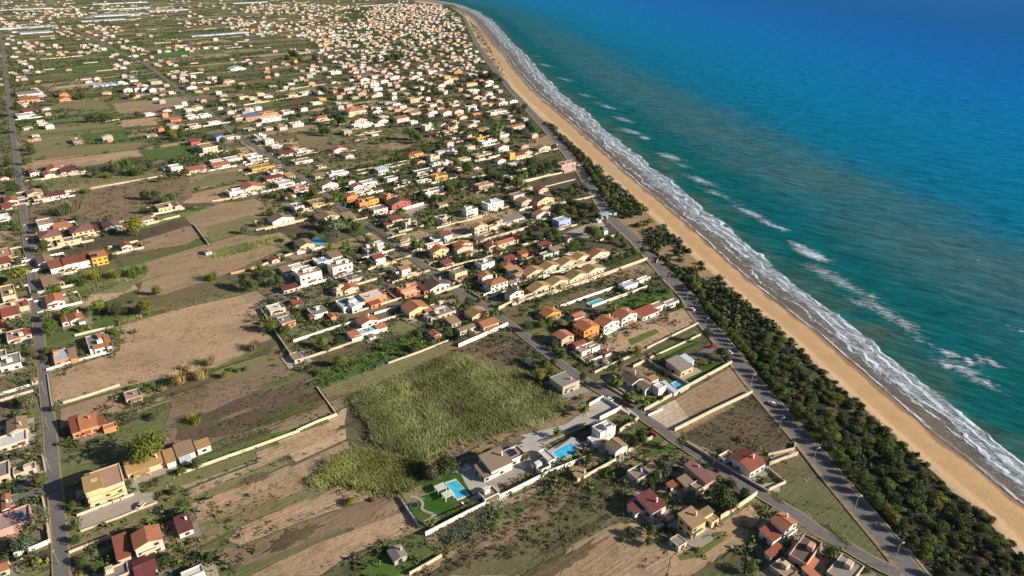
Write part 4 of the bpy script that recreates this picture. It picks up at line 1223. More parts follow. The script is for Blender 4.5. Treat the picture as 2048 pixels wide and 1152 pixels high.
def facade(blocks, i):
    """window spots on the free walls of block i: (x, y, z, turn)"""
    cx, cy, L, Wd, h, ty = blocks[i]; out = []; o = 0.0 if ty == 'f' else 0.35
    def free(x, y):
        for j, (a, b, l, w, hh, t) in enumerate(blocks):
            if j != i and abs(x - a) < l / 2 + .3 and abs(y - b) < w / 2 + .3 and hh > 2: return False
        return True
    lv = [0.95 + 3.0 * k for k in range(max(1, int(h / 2.7)))]
    for nx, ny, half, run, turn in ((0, -1, Wd / 2 - o, L, 0.0), (1, 0, L / 2 - o, Wd, math.pi / 2), (-1, 0, L / 2 - o, Wd, -math.pi / 2)):
        n = max(1, int(run / 3.4))
        for k in range(n):
            s = (k + .5) / n * run - run / 2 + random.uniform(-.3, .3)
            if nx == 0: x, y = cx + s, cy - half
            else: x, y = cx + nx * half, cy + s
            if abs(s) > run / 2 - 1.3 and run > 3.4: continue
            if not free(x + nx * .5, y + ny * .5): continue
            for li, z in enumerate(lv):
                if random.random() < 0.22: continue
                door = li == 0 and random.random() < 0.28
                out.append((x, y, 0.06 if door else z, turn, 'door' if door else 'window'))
    return out
RECTS = []
FOOT = []   # occupied ground: x, y, half diagonal
def describe(rec):
    h = rec['h']; size = 'two-storey' if h > 4.8 else 'low'
    shape = {'f': 'flat deck', 's': 'sloping roof', 'gx': 'gabled roof', 'ga': 'gabled roof', 'h': 'hipped roof'}[rec['ty']]
    rn = ROOF[rec['roof']][0].replace(' terrace', '')
    return '%s %s house with %s %s' % (size, WALL[rec['wall']][0], rn, shape)
def make_house(rec, near):
    th = plot_angle(G(rec['x'], rec['y'])[1]) + R(rec['rot'])
    X, Y, L, Wd = place(rec, th)
    root = empty('house', X, Y, 0, th); blocks = [(0, 0, L, Wd, rec['h'], rec['ty'])]
    recs = [rec] + rec['wings']; ca, sa = math.cos(th), math.sin(th)
    for w in rec['wings']:
        x, y, l, d = place(w, th); dx, dy = x - X, y - Y
        blocks.append((dx * ca + dy * sa, -dx * sa + dy * ca, l, d, w['h'], w['ty']))
    rnd = random.random()
    for i, (r, (cx, cy, l, d, h, ty)) in enumerate(zip(recs, blocks)):
        W = MB(); Rf = MB(); e = 0.011 * i
        block_geo(W, Rf, ty, cx, cy, l - e, d - e, h + e, rnd)
        FOOT.append((X + cx * ca - cy * sa, Y + cx * sa + cy * ca, math.hypot(l, d) / 2 * 0.8)); RECTS.append((X + cx * ca - cy * sa, Y + cx * sa + cy * ca, th, l / 2, d / 2))
        sp = facade(blocks, i)
        if not near:
            for x, y, z, turn, kd in sp:
                s = 1.0 if kd == 'window' else 1.0; hh = 1.2 if kd == 'window' else 2.1
                c, s_ = math.cos(turn), math.sin(turn)
                q = [(-.6, -.04, z), (.6, -.04, z), (.6, -.04, z + hh), (-.6, -.04, z + hh)]
                W.poly([(x + a * c - b_ * s_, y + a * s_ + b_ * c, zz) for a, b_, zz in q], 1)
        wl_ = W.build('wall', [wall_m(r['wall']), M_GLASS] if not near else wall_m(r['wall']), root)
        Rf.build('roof', roof_m(r['roof'], ty != 'f'), root)
        if near:
            for x, y, z, turn, kd in sp:
                o = bpy.data.objects.new(kd, unit_window(kd)); COL.objects.link(o); o.parent = root; o.location = (x, y, z); o.rotation_euler = (0, 0, turn)
    # porch on posts in front, balcony on the upper storey
    cx, cy, l, d, h, ty = blocks[0]; y0 = cy - d / 2 + (0 if ty == 'f' else .35)
    clear = all(not (abs(cx - b[0]) < l / 2 + b[2] / 2 - 1 and b[1] - b[3] / 2 < y0 - .5) for b in blocks[1:])
    if clear and l > 6 and rec['y'] > 250 and random.random() < (.62 if near else .5):
        pw = random.uniform(2.5, min(l * .8, 7)); px_ = cx + random.uniform(-.4, .4) * (l - pw); pd = random.uniform(1.6, 2.6); zt = 2.55; f = Rf = MB()
        slab(f, [(px_ - pw / 2, y0 - pd, zt - .25), (px_ + pw / 2, y0 - pd, zt - .25), (px_ + pw / 2, y0 - .01, zt + .12), (px_ - pw / 2, y0 - .01, zt + .12)], .12)
        f.build('porch_roof', roof_m(random.choice(['R', 'O', 'B', 'B', 'M']) if rec['ty'] == 'f' else rec['roof']), root)
        for s_ in (-1, 1):
            q = MB(); q.box(px_ + s_ * (pw / 2 - .2) - .11, px_ + s_ * (pw / 2 - .2) + .11, y0 - pd + .15, y0 - pd + .37, 0, zt - .24); q.build('porch_post', wall_m(rec['wall']), root)
    elif clear and h > 4.8 and l > 6:
        q = MB(); bw = min(l * .7, 6); q.box(cx - bw / 2, cx + bw / 2, y0 - 1.3, y0 - .01, 2.95, 3.1, 0, True); q.box(cx - bw / 2, cx + bw / 2, y0 - 1.3, y0 - 1.2, 3.103, 3.95); q.build('balcony', wall_m(rec['wall']), root)
    # small roof furniture: chimney, water tank
    cx, cy, l, d, h, ty = blocks[0]
    if near and ty in ('gx', 'ga', 's', 'h') and random.random() < .6:
        mb = MB(); x = cx + l * random.uniform(.12, .3); y = cy + d * random.uniform(-.25, .3); zt = h + min(l, d) * .2 + 1.0
        mb.box(x - .3, x + .3, y - .3, y + .3, h - .3, zt); mb.box(x - .42, x + .42, y - .42, y + .42, zt + .003, zt + .15, 0, True); mb.build('chimney', wall_m(rec['wall']), root)
    if ty == 'f' and l > 6 and d > 5:
        for _ in range(random.choice([1, 1, 2])):
            mb = MB(); x = cx + l * random.uniform(-.32, .32); y = cy + d * random.uniform(-.3, .3)
            if random.random() < .5: mb.tube((x, y, h), (x, y, h + 1.5), .55, .55, 10); mb.build('water_tank', mat('blue_plastic', (0.08, 0.20, 0.38), .1) if random.random() < .4 else M_METAL, root)
            else:
                w2 = random.uniform(1.0, 1.6); mb.box(x - w2, x + w2, y - 1.1, y + 1.1, h, h + 2.1); mb.build('stair_hut', wall_m(rec['wall']), root)
    if rec['label'] and 'curved balconies' in rec['label']:
        for lv in (2.9, 5.8):
            q = MB(); n = 14; pts = [(cx - l / 2 + l * i / n, y0 - .9 - .9 * math.sin(math.pi * min(1, max(0, (i / n - .3) / .7))) ** 2) for i in range(n + 1)]
            for (xa, ya), (xb, yb) in zip(pts, pts[1:]):
                q.poly([(xa, ya, lv + .15), (xb, yb, lv + .15), (xb, y0 + .02, lv + .15), (xa, y0 + .02, lv + .15)]); q.poly([(xa, ya, lv), (xb, yb, lv), (xb, yb, lv + 1.05), (xa, ya, lv + 1.05)]); q.poly([(xb, yb + .12, lv), (xa, ya + .12, lv), (xa, ya + .12, lv + 1.05), (xb, yb + .12, lv + 1.05)]); q.poly([(xa, ya, lv + 1.05), (xb, yb, lv + 1.05), (xb, yb + .12, lv + 1.05), (xa, ya + .12, lv + 1.05)])
            q.build('balcony', wall_m('y'), root)
    if rec['label']: tag(root, rec['label'], 'house')
    else: say(root, describe(rec), rec['x'], rec['y'])
    tag(root, cat='house', group='houses among the plots behind the beach')
    if rec['label']:
        landmark(rec['x'], rec['y'], '')
    rec['geo'] = (X, Y, th, L, Wd); return root
H_RECS.sort(key=lambda r: -(r['l'] * r['w'] + sum(w['l'] * w['w'] for w in r['wings'])))
H_MAIN, H_REST = H_RECS[:290], H_RECS[290:]
for r_ in H_MAIN:
    pxw = r_['l'] + sum(w['l'] for w in r_['wings'])
    r_['obj'] = make_house(r_, near=(r_['y'] > 560 or (r_['label'] and r_['y'] > 440 and pxw > 24)))
def house_at(frag):
    for r in H_MAIN:
        if r['label'] and frag in r['label']: return r
LAND.clear()
for frag, ph in [('three-storey pale yellow apartment', 'the three-storey yellow apartment house'), ('bright orange gabled roof and lower dark', 'the bottom-left orange gabled house'), ('pink house with broad', 'the pink terrace house'),
                 ('orange villa with a broad', 'the orange villa by the left lane'), ('weathered stone hut', 'the lone stone hut'), ('tall parapet at the left edge', 'the white parapet house, left edge'), ('inside a walled garden', 'the walled-garden white house'),
                 ('just right of the left lane', 'the pergola house by the lane'), ('pale-decked cream block', 'the cream block by the tan field'), ('large dark solar panels on its', 'the solar-panel villa'), ('terracotta-orange villa', 'the terracotta villa'),
                 ('double-pitch roof behind', 'the yellow villa behind the wall'), ('bare orange brick', 'the orange brick building'), ('square villa with wide grey', 'the grey-roofed lawn villa'), ('rambling villa', 'the villa by the palms'),
                 ('unfinished grey concrete', 'the unfinished concrete villa'), ('white modern villa', 'the white modern pool villa'), ('cream villa with steep', 'the left pool villa'), ('mauve-brown roof and small', 'the mauve-roofed long house'),
                 ('large plain maroon', 'the big maroon roof'), ('long brick-red roof', 'the long brick-red roof'), ('lower red wing near the coast', 'the red-winged house near the fork'), ('weathered grey timber', 'the grey timber shed'),
                 ('long bright yellow house', 'the long yellow house'), ('yellow house with grey deck left', 'the yellow grey-decked house'), ('barn-like', 'the barn-like house'), ('tall orange and yellow', 'the orange and yellow house'), ('red-pink', 'the red-pink house'),
                 ('yellow-walled hipped', 'the yellow hipped house'), ('narrow tall yellow', 'the yellow tower house'), ('vineyard strip', 'the vineyard-strip house'), ('stair turret on the green', 'the tall white cube'), ('pale blue stair', 'the big white cube'),
                 ('long white hall', 'the long white hall'), ('blank sunlit wall', 'the blank-walled ochre gable'), ('arched balcony', 'the arched-balcony house'), ('hipped orange roof above', 'the large hipped villa'), ('kidney-shaped', 'the kidney-shaped pool house'),
                 ('right-hand of two', 'the right three-storey block'), ('left-hand of two', 'the left three-storey block'), ('first cream two-storey', 'the first mauve-hipped villa'), ('low tan house with stone', 'the low tan strip house'), ('orange-painted end', 'the orange-ended warehouse'),
                 ('light blue two-storey', 'the light blue house'), ('pink-edged', 'the pink-edged coast house'), ('seaward end of the ochre', 'the ochre row end house'), ('big cream house with wide', 'the wide orange village roof'), ('tall ochre-yellow', 'the ochre village block'),
                 ('pale yellow villa with orange hipped', 'the beach-road hipped villa'), ('terracotta deck near', 'the long white beach-road building'), ('coast road corner', 'the coast-corner villa'), ('bright blue roof', 'the bright blue roof'),                  ('big square stone', 'the big square stone building')]:
    r = house_at(frag)
    if r: landmark(r['x'], r['y'], ph)
    else: print('landmark missing', frag)
landmark(1213, 428, 'the filling station'); landmark(1010, 760, 'the reed bed'); landmark(300, 890, 'the biggest round tree')
for (x_, y_), n_ in zip([(1790, 1119), (1708, 1024), (1626, 926), (1557, 864), (1501, 776), (1455, 712), (1409, 661), (1373, 609), (1338, 567), (1306, 534), (1279, 501), (1254, 466), (1208, 412), (1176, 372)],
                        ['bottom street lamp', 'second lamp from the bottom', 'third lamp from the bottom', 'fourth lamp from the bottom', 'fifth lamp from the bottom', 'sixth lamp from the bottom', 'seventh lamp from the bottom', 'eighth lamp from the bottom', 'ninth lamp from the bottom', 'tenth lamp from the bottom', 'eleventh lamp from the bottom', 'twelfth lamp from the bottom', 'lamp beside the station canopy', 'lamp above the filling station']):
    landmark(x_ + 55, y_ - 20, 'the ' + n_)
landmark(400, 670, 'the big tan field')
# paved yards round the houses
def yards():
    mb = MB(); i = 0
    for r in H_MAIN + H_REST:
        if 'geo' not in r:
            th = plot_angle(G(r['x'], r['y'])[1]); r['geo'] = (*place(r, th)[:2], th, *place(r, th)[2:])
        X, Y, th, L, W = r['geo']; ca, sa = math.cos(th), math.sin(th); i += 1
        if r['label'] and any(k in r['label'] for k in ('stone hut', 'timber shed', 'garden shed', 'cabin', 'kiosk')): continue
        a0, a1, b0, b1 = L / 2 + random.uniform(.8, 5), L / 2 + random.uniform(.8, 5), W / 2 + random.uniform(.8, 4), W / 2 + random.uniform(.8, 5)
        c = random.choice([(0.34, 0.30, 0.25), (0.27, 0.245, 0.215), (0.36, 0.30, 0.235), (0.22, 0.19, 0.15), (0.30, 0.22, 0.165)])
        z = 0.36 + 0.0025 * (i % 40)
        mb.poly([(X + u * ca - v * sa, Y + u * sa + v * ca, z) for u, v in ((-a0, -b1), (a1, -b1), (a1, b0), (-a0, b0))], 0, c)
    tag(mb.build('paved_yards', M_PAVE), kind='structure')
yards()
# ---- everything farther off: village houses past the three hundred that show largest, one mass
def far_houses():
    rng = random.Random(5)
    town = [(690, 70), (735, 22), (760, 10), (870, 9), (915, 30), (938, 60), (950, 90), (975, 130), (1000, 165), (1020, 200), (1060, 245), (1080, 275), (1010, 290), (940, 250), (860, 250), (700, 225), (640, 140), (600, 60)]
    town_g = [G(*p) for p in town]
    clus = [((300, 135), 60, 14, .5), ((330, 165), 70, 12, .5), ((400, 165), 60, 12, .5), ((80, 95), 60, 10, .3), ((180, 60), 70, 10, .4), ((50, 45), 60, 12, .4), ((90, 30), 90, 8, .4), ((440, 45), 70, 8, .45), ((560, 60), 80, 10, .5), ((650, 50), 60, 22, .45), ((600, 20), 120, 12, .4), ((480, 125), 40, 10, .4), ((520, 50), 50, 8, .45), ((20, 110), 30, 20, .4), ((350, 205), 60, 14, .4), ((480, 210), 60, 14, .35), ((580, 145), 60, 20, .4), ((620, 170), 90, 26, .3), ((240, 115), 60, 8, .35), ((750, 110), 110, 30, .3), ((380, 100), 60, 8, .3), ((250, 20), 160, 8, .2), ((30, 185), 30, 30, .2), ((120, 105), 40, 8, .3)]
    th = R(41); ca, sa = math.cos(th), math.sin(th); V = []; F = []; C = []
    wcols = [(0.50, 0.48, 0.46)] * 5 + [(0.38, 0.33, 0.27)] * 6 + [(0.62, 0.42, 0.20), (0.56, 0.27, 0.14), (0.52, 0.32, 0.26)]
    rcols = [(0.45, 0.15, 0.05)] * 3 + [(0.26, 0.07, 0.05)] * 2 + [(0.26, 0.19, 0.12)] * 3 + [(0.42, 0.41, 0.40)] * 5 + [(0.40, 0.26, 0.12), (0.20, 0.18, 0.17)]
    occ = np.array([(a, b) for a, b, _ in FOOT])
    def add(vs, fs, cs):
        k = len(V); V.extend(vs); F.extend([tuple(k + i for i in f) for f in fs]); C.extend(cs)
    def one(X, Y, L, W, h, gable, wc, rc, turn=0.0):
        c, s = math.cos(th + turn), math.sin(th + turn)
        P = lambda u, v, z: (X + u * c - v * s, Y + u * s + v * c, z)
        a, b = L / 2, W / 2
        vs = [P(-a, -b, 0), P(a, -b, 0), P(a, b, 0), P(-a, b, 0), P(-a, -b, h), P(a, -b, h), P(a, b, h), P(-a, b, h)]
        fs = [(0, 1, 5, 4), (1, 2, 6, 5), (2, 3, 7, 6), (3, 0, 4, 7)]; cs = [wc] * 4
        if gable:
            r = a * .28; e = .4
            vs += [P(-a - e, -b - e, h), P(0, -b - e, h + r), P(0, b + e, h + r), P(-a - e, b + e, h), P(a + e, -b - e, h), P(a + e, b + e, h), P(0, -b, h + r - .1), P(0, b, h + r - .1)]
            fs += [(8, 9, 10, 11), (9, 12, 13, 10), (4, 5, 14, 14), (6, 7, 15, 15)]; cs += [rc, rc, wc, wc]
        else:
            t = .35; z = h - .35; vs += [P(-a + t, -b + t, h), P(a - t, -b + t, h), P(a - t, b - t, h), P(-a + t, b - t, h), P(-a + t, -b + t, z), P(a - t, -b + t, z), P(a - t, b - t, z), P(-a + t, b - t, z)]
            fs += [(4, 5, 9, 8), (5, 6, 10, 9), (6, 7, 11, 10), (7, 4, 8, 11), (12, 13, 14, 15), (8, 9, 13, 12), (10, 11, 15, 14), (9, 10, 14, 13), (11, 8, 12, 15)]; cs += [wc] * 4 + [rc] + [wc] * 4
        # a couple of window openings towards the camera
        for k in range(max(1, int(L / 4))):
            u = -a + (k + .5) * L / max(1, int(L / 4)); z0 = 1.0
            kk = len(vs); vs += [P(u - .5, -b - .04, z0), P(u + .5, -b - .04, z0), P(u + .5, -b - .04, z0 + 1.2), P(u - .5, -b - .04, z0 + 1.2)]; fs.append((kk, kk + 1, kk + 2, kk + 3)); cs.append((.03, .03, .035))
        add(vs, fs, cs)
    cand = []
    u = -1500.0
    while u < 4800:
        v = -800.0 + rng.uniform(0, 6)
        while v < 6000:
            X, Y = u * ca - v * sa, u * sa + v * ca
            if 560 < Y < 4300 and abs(X) < Y:
                cand.append((X + rng.uniform(-3, 3), Y + rng.uniform(-3, 3)))
            v += rng.uniform(13, 22)
        u += rng.uniform(15, 24)
    cand = np.array(cand); inn = in_poly(cand[:, 0], cand[:, 1], town_g); dI, _, sg = dist_line(cand, INNER)
    mid = np.array([G(*p) for p in MID_ROAD]); lef = np.array([G(*p) for p in LEFT_ROAD]); coa = np.array([G(*p) for p in COAST_ROAD])
    dm = dist_line(cand, mid)[0]; dl = dist_line(cand, lef)[0]; dc = dist_line(cand, coa)[0]
    n = 0
    for i, (X, Y) in enumerate(cand):
        px, py = PX(X, Y)
        if sg[i] > 0 or dI[i] < 26 or dc[i] < 13 or dm[i] < 8 or dl[i] < 8: continue
        if not (-60 < px < 1100 and -6 < py < 300): continue
        p = 0.018 if py > 40 else 0.035
        if inn[i]: p = 0.46 if py < 130 else 0.38
        if px > 660 and py > 175: p = max(p, .30)
        for (cx, cy), rx, ry, d in clus:
            q = ((px - cx) / rx) ** 2 + ((py - cy) / ry) ** 2
            if q < 1: p = max(p, d * .55)
        if dm[i] < 60: p = max(p, .22)
        if dl[i] < 50: p = max(p, .20)
        if py > 235: p *= .45
        if rng.random() > p: continue
        if len(occ) and np.hypot(occ[:, 0] - X, occ[:, 1] - Y).min() < 15: continue
        tall = rng.random() < .3
        one(X, Y, rng.uniform(7, 12), rng.uniform(6, 9), rng.uniform(5, 6.5) if tall else rng.uniform(2.8, 3.6), rng.random() < .5, mul3(rng.choice(wcols), rng.uniform(.85, 1.05)), mul3(rng.choice(rcols), rng.uniform(.8, 1.15)), rng.uniform(-.06, .06))
        FOOT.append((X, Y, 7)); RECTS.append((X, Y, th, 6, 5)); n += 1
        if rng.random() < .35: one(X + rng.uniform(-9, 9), Y + rng.uniform(-9, 9), 5, 4, 2.7, False, rng.choice(wcols), rng.choice(rcols))
    for r in H_REST:
        X, Y, t_, L, W = r['geo']; one(X, Y, L, W, r['h'], r['ty'] != 'f', WALL[r['wall']][1], ROOF[r['roof']][1], t_ - th); FOOT.append((X, Y, max(L, W) / 2)); RECTS.append((X, Y, t_, L / 2, W / 2))
    # low walls and lanes of the village as pale lines along the plots
    for _ in range(900):
        X, Y = cand[rng.randrange(len(cand))]; px, py = PX(X, Y)
        if not (0 < px < 1040 and 5 < py < 300): continue
        if (len(occ) and np.hypot(occ[:, 0] - X, occ[:, 1] - Y).min() < 9): continue
        Q = np.array([(X + s * ca, Y + s * sa) for s in (-20, 0, 20)])
        if (dist_line(Q, INNER)[2] > 0).any() or dist_line(Q, coa)[0].min() < 14 or dist_line(Q, mid)[0].min() < 6 or dist_line(Q, lef)[0].min() < 6: continue
        L = rng.uniform(14, 40); k = len(V); h = rng.uniform(1.2, 2.0); w = .2
        P = lambda u, v, z: (X + u * ca - v * sa, Y + u * sa + v * ca, z)
        V.extend([P(-L / 2, -w, 0), P(L / 2, -w, 0), P(L / 2, w, 0), P(-L / 2, w, 0), P(-L / 2, -w, h), P(L / 2, -w, h), P(L / 2, w, h), P(-L / 2, w, h)])
        F.extend([tuple(k + i for i in f) for f in ((0, 1, 5, 4), (2, 3, 7, 6), (1, 2, 6, 5), (3, 0, 4, 7), (4, 5, 6, 7))]); C.extend([(0.52, 0.44, 0.34)] * 5)
    F4 = np.array(F)
    print('far houses', n, 'near houses', len(H_MAIN), 'rest', len(H_REST))
    # triangles were written as quads with a doubled corner: split them off
    tri = F4[:, 2] == F4[:, 3]; C_ = np.array(C)
    me = bpy.data.meshes.new('far_village_houses'); faces = [tuple(f) if not t_ else tuple(f[:3]) for f, t_ in zip(F4, tri)]
    me.from_pydata(V, [], faces); me.materials.append(attr_mat('far_plaster_and_tiles', 0.14, 0.4, 0.9))
    at = me.color_attributes.new('Col', 'FLOAT_COLOR', 'CORNER'); cc = np.repeat(np.c_[C_, np.ones(len(C_))], [3 if t_ else 4 for t_ in tri], axis=0).astype(np.float32); at.data.foreach_set('color', cc.ravel())
    o = bpy.data.objects.new('far_village_houses', me); COL.objects.link(o)
    tag(o, 'distant mass of small white, cream and orange-roofed village houses inland of the beach', 'houses', kind='stuff')
far_houses()
# ================================================================ WALLS AND FENCES
# kind height : picture points
WALLS = '''
w 2.2: 851 1073 934 1030 1024 986 1100 948 1170 920
c 1.8: 1174 954 1231 923
c 1.9: 1256 905 1304 878
c 2.4: 1513 991 1477 1016 1440 1040
c 1.6: 1368 886 1434 926 1499 966 1536 987
c 1.4: 1536 912 1588 900 1590 889
c 1.9: 1538 931 1595 910
c 1.4: 1536 939 1564 964 1570 967 1537 982
c 1.9: 1504 787 1430 822 1349 863
c 1.9: 1463 727 1380 772 1288 823
c 1.3: 1396 648 1345 673 1294 698
c 1.5: 1269 711 1230 728 1189 747
c 1.3: 1401 671 1350 695 1299 718
c 1.8: 1266 736 1293 723 1331 746 1379 773
w 1.9: 1178 813 1206 797
w 1.7: 1207 799 1240 819
w 2.2: 1199 841 1241 820
w 1.4: 1254 822 1276 838 1262 849
c 1.8: 1276 839 1239 864
w 1.2: 1296 833 1325 820
c 1.2: 1214 773 1269 808
w 1.8: 1115 617 1170 597 1231 576
w 1.9: 1184 615 1240 595 1294 576
w 1.8: 1199 677 1240 658
c 2.2: 1024 613 1080 594 1139 576 1220 547 1294 520
w 1.2: 1044 566 1130 540 1219 514
w 1.3: 1144 706 1171 728 1211 712
w 2.4: 917 695 965 674 1016 651
c 1.1: 777 728 840 705 898 682
c 1.3: 604 721 660 702 724 681
c 1.9: 522 621 552 668 592 727
w 1.8: 587 685 650 664 712 645
w 1.8: 752 648 811 630
w 1.8: 749 630 799 615
c 1.5: 594 864 634 846 674 831
c 0.8: 634 776 674 831
c 1.6: 357 951 430 925 512 896 600 864
c 1.4: 155 1034 210 1013 269 991
c 0.9: 162 1064 240 1036 315 1006
c 1.4: 139 1108 180 1092 225 1076
w 1.9: 30 1114 66 1101 101 1086
c 1.9: 87 999 95 1040 101 1086
c 1.5: 86 914 92 944
f 1.9: 644 1149 740 1106 829 1061
c 1.6: 819 1151 850 1134 884 1114
w 1.6: 798 996 818 1026 839 1056
c 1.4: 127 808 180 792 240 772
w 1.6: 94 743 155 723
w 1.5: 158 723 222 706
c 1.3: 150 673 190 663 227 655
c 0.9: 96 751 101 790 107 826
w 1.4: 0 791 60 773
c 1.3: 0 804 67 783
c 1.2: 47 363 110 356 170 348
c 1.2: 142 385 240 368 325 353
w 1.4: 55 405 140 389
c 1.4: 100 495 165 480
c 1.3: 297 448 360 433
c 1.4: 425 404 470 397 512 388
c 1.5: 387 450 417 490
k 1.8: 462 550 512 537
w 1.5: 512 388 587 373
c 1.3: 512 462 619 438
c 1.8: 597 424 667 408
c 1.7: 512 538 555 520 600 503
c 1.6: 742 538 822 514
c 1.6: 785 568 820 555 860 543
c 1.3: 908 449 968 434
c 2.2: 905 481 947 471
c 1.9: 957 485 1010 470 1074 451
c 1.8: 875 543 914 532
c 1.6: 914 532 960 520 1014 506
c 1.5: 1044 492 1099 476
w 1.8: 967 593 1019 574
c 2.3: 997 620 1035 602 1071 590
c 1.6: 938 584 960 598
c 1.4: 794 378 840 367 893 355
c 1.5: 844 399 885 389 928 379
c 1.3: 780 329 822 321
c 1.3: 780 336 822 326
w 2.6: 805 422 847 410
w 1.5: 949 325 999 314
c 1.2: 943 356 971 351
c 1.4: 996 382 1026 374
c 1.4: 1044 368 1100 350
c 1.3: 559 316 628 302
c 1.4: 500 343 562 332
c 1.3: 709 343 760 334 820 322
c 1.3: 714 350 766 339
w 1.8: 500 391 560 380 612 366
c 1.5: 592 426 668 408
c 1.5: 1111 410 1155 401 1194 393
c 1.5: 1046 363 1090 354 1146 342
c 1.2: 1090 375 1150 360
c 1.4: 1024 468 1074 450
c 1.4: 1192 485 1240 468
c 1.3: 552 184 620 173 682 165
c 1.4: 720 269 752 262
w 1.3: 370 260 415 252 462 245
c 1.3: 82 119 110 117 165 112
c 1.4: 488 211 530 204 570 199
w 1.4: 545 232 600 222
c 1.4: 880 291 960 277 1008 266
c 1.3: 630 258 700 247
c 1.4: 515 207 620 190
f 1.4: 1588 893 1623 928 1661 972 1701 1021 1740 1064 1776 1108 1796 1134
f 1.3: 1504 790 1550 840 1588 880
f 1.3: 1376 602 1398 646
f 1.3: 1405 662 1440 700 1462 725
f 1.2: 366 1000 450 968 560 930 640 905
f 1.2: 480 1092 600 1045 700 1008 740 990
f 1.2: 380 1046 450 1020 560 975
f 1.2: 637 778 700 758 777 729
f 1.2: 1134 1100 1200 1060 1235 1030
f 1.2: 1345 1112 1290 1140
g 1.5: 660 732 720 708 820 670 850 655
g 1.3: 780 727 850 700 898 680
g 1.3: 645 772 720 742 790 712
g 1.3: 235 835 300 812 420 775
g 1.2: 366 985 440 955 520 925
f 1.1: 260 512 350 490 425 468
f 1.1: 640 840 680 880 705 915
k 1.7: 1298 500 1320 512 1312 528
'''
M_FENCE = mat('fence_post_wood', (0.33, 0.27, 0.19), 0.2); M_NET = mat('green_net', (0.018, 0.060, 0.045), 0.3)
M_BRICKW = mat('wall_orange_render', (0.45, 0.25, 0.15), 0.15)
def walls():
    for ln in WALLS.strip().splitlines():
        hd, nums = ln.split(':'); k, h = hd.split(); h = float(h); v = [float(q) for q in nums.split()]
        px = [(v[i], v[i + 1]) for i in range(0, len(v), 2)]; pts = [G(*p) for p in px]; h *= random.uniform(.97, 1.03)
        cx = sum(p[0] for p in pts) / len(pts); cy = sum(p[1] for p in pts) / len(pts); mx = sum(p[0] for p in px) / len(px); my = sum(p[1] for p in px) / len(px)
        Lm = sum(math.hypot(b[0] - a[0], b[1] - a[1]) for a, b in zip(pts, pts[1:])); ln_ = 'long' if Lm > 55 else ('short' if Lm < 22 else 'straight')
        if k in 'wck':
            loc = [(x - cx, y - cy) for x, y in pts]; A, B = ribbon_pts(loc, 0.32); A2, B2 = ribbon_pts(loc, 0.44); mb = MB()
            for i in range(len(loc) - 1):
                for (p, q, r, s, z0, z1) in ((A[i], A[i + 1], B[i], B[i + 1], 0, h), (A2[i], A2[i + 1], B2[i], B2[i + 1], h + .003, h + .10)):
                    mb.quad((r.x, r.y, z1), (s.x, s.y, z1), (q.x, q.y, z1), (p.x, p.y, z1)); mb.quad((r.x, r.y, z0), (s.x, s.y, z0), (s.x, s.y, z1), (r.x, r.y, z1)); mb.quad((q.x, q.y, z0), (p.x, p.y, z0), (p.x, p.y, z1), (q.x, q.y, z1))
            for e_, j in ((0, 1), (len(loc) - 1, -1)):
                a, b = A[e_], B[e_]; mb.quad((a.x, a.y, 0), (b.x, b.y, 0), (b.x, b.y, h), (a.x, a.y, h)); mb.quad((b.x, b.y, 0), (a.x, a.y, 0), (a.x, a.y, h), (b.x, b.y, h)) if False else None
            o = mb.build('garden_wall', {'w': M_WALLWHITE, 'c': M_STONEWALL, 'k': M_BRICKW}[k]); o.location = (cx, cy, 0)
            say(o, '%s %s garden wall' % (ln_, {'w': 'whitewashed', 'c': 'pale stone', 'k': 'orange rendered'}[k]), mx, my)
            tag(o, cat='wall', group='garden walls between the plots')
        elif k == 'f':
            root = empty('post_fence', cx, cy); P, _ = resample(pts, 3.2); P = P[:100]
            tops = []
            for i, p in enumerate(P):
                hh = h * random.uniform(.85, 1.1); x, y = p[0] - cx, p[1] - cy; mb = MB(); mb.tube((x, y, 0), (x + random.uniform(-.08, .08), y, hh), .07, .06, 5); mb.build('post', M_FENCE, root); tops.append((x, y, hh))
            mb = MB()
            for a, b in zip(tops, tops[1:]):
                for f in (.45, .85): mb.tube((a[0], a[1], a[2] * f), (b[0], b[1], b[2] * f), .02, .02, 3, cap=False)
            mb.build('wire', M_METAL, root)
            say(root, '%s wire fence on pale wooden posts' % ln_, mx, my); tag(root, cat='fence', group='post fences along the plots')
        else:
            root = empty('net_fence', cx, cy); P, _ = resample(pts, 5.0); P = P[:100]; mb = MB(); h *= .75
            for a, b in zip(P, P[1:]):
                a = a - (cx, cy); b = b - (cx, cy); mb.quad((*a, .1), (*b, .1), (*b, h), (*a, h))
            mb.build('netting', M_NET, root)
            for p in P: m2 = MB(); m2.tube((p[0] - cx, p[1] - cy, 0), (p[0] - cx, p[1] - cy, h + .1), .05, .05, 5); m2.build('post', M_FENCE, root)
            say(root, '%s green net fence' % ln_, mx, my); tag(root, cat='fence', group='green net windbreaks')
walls()
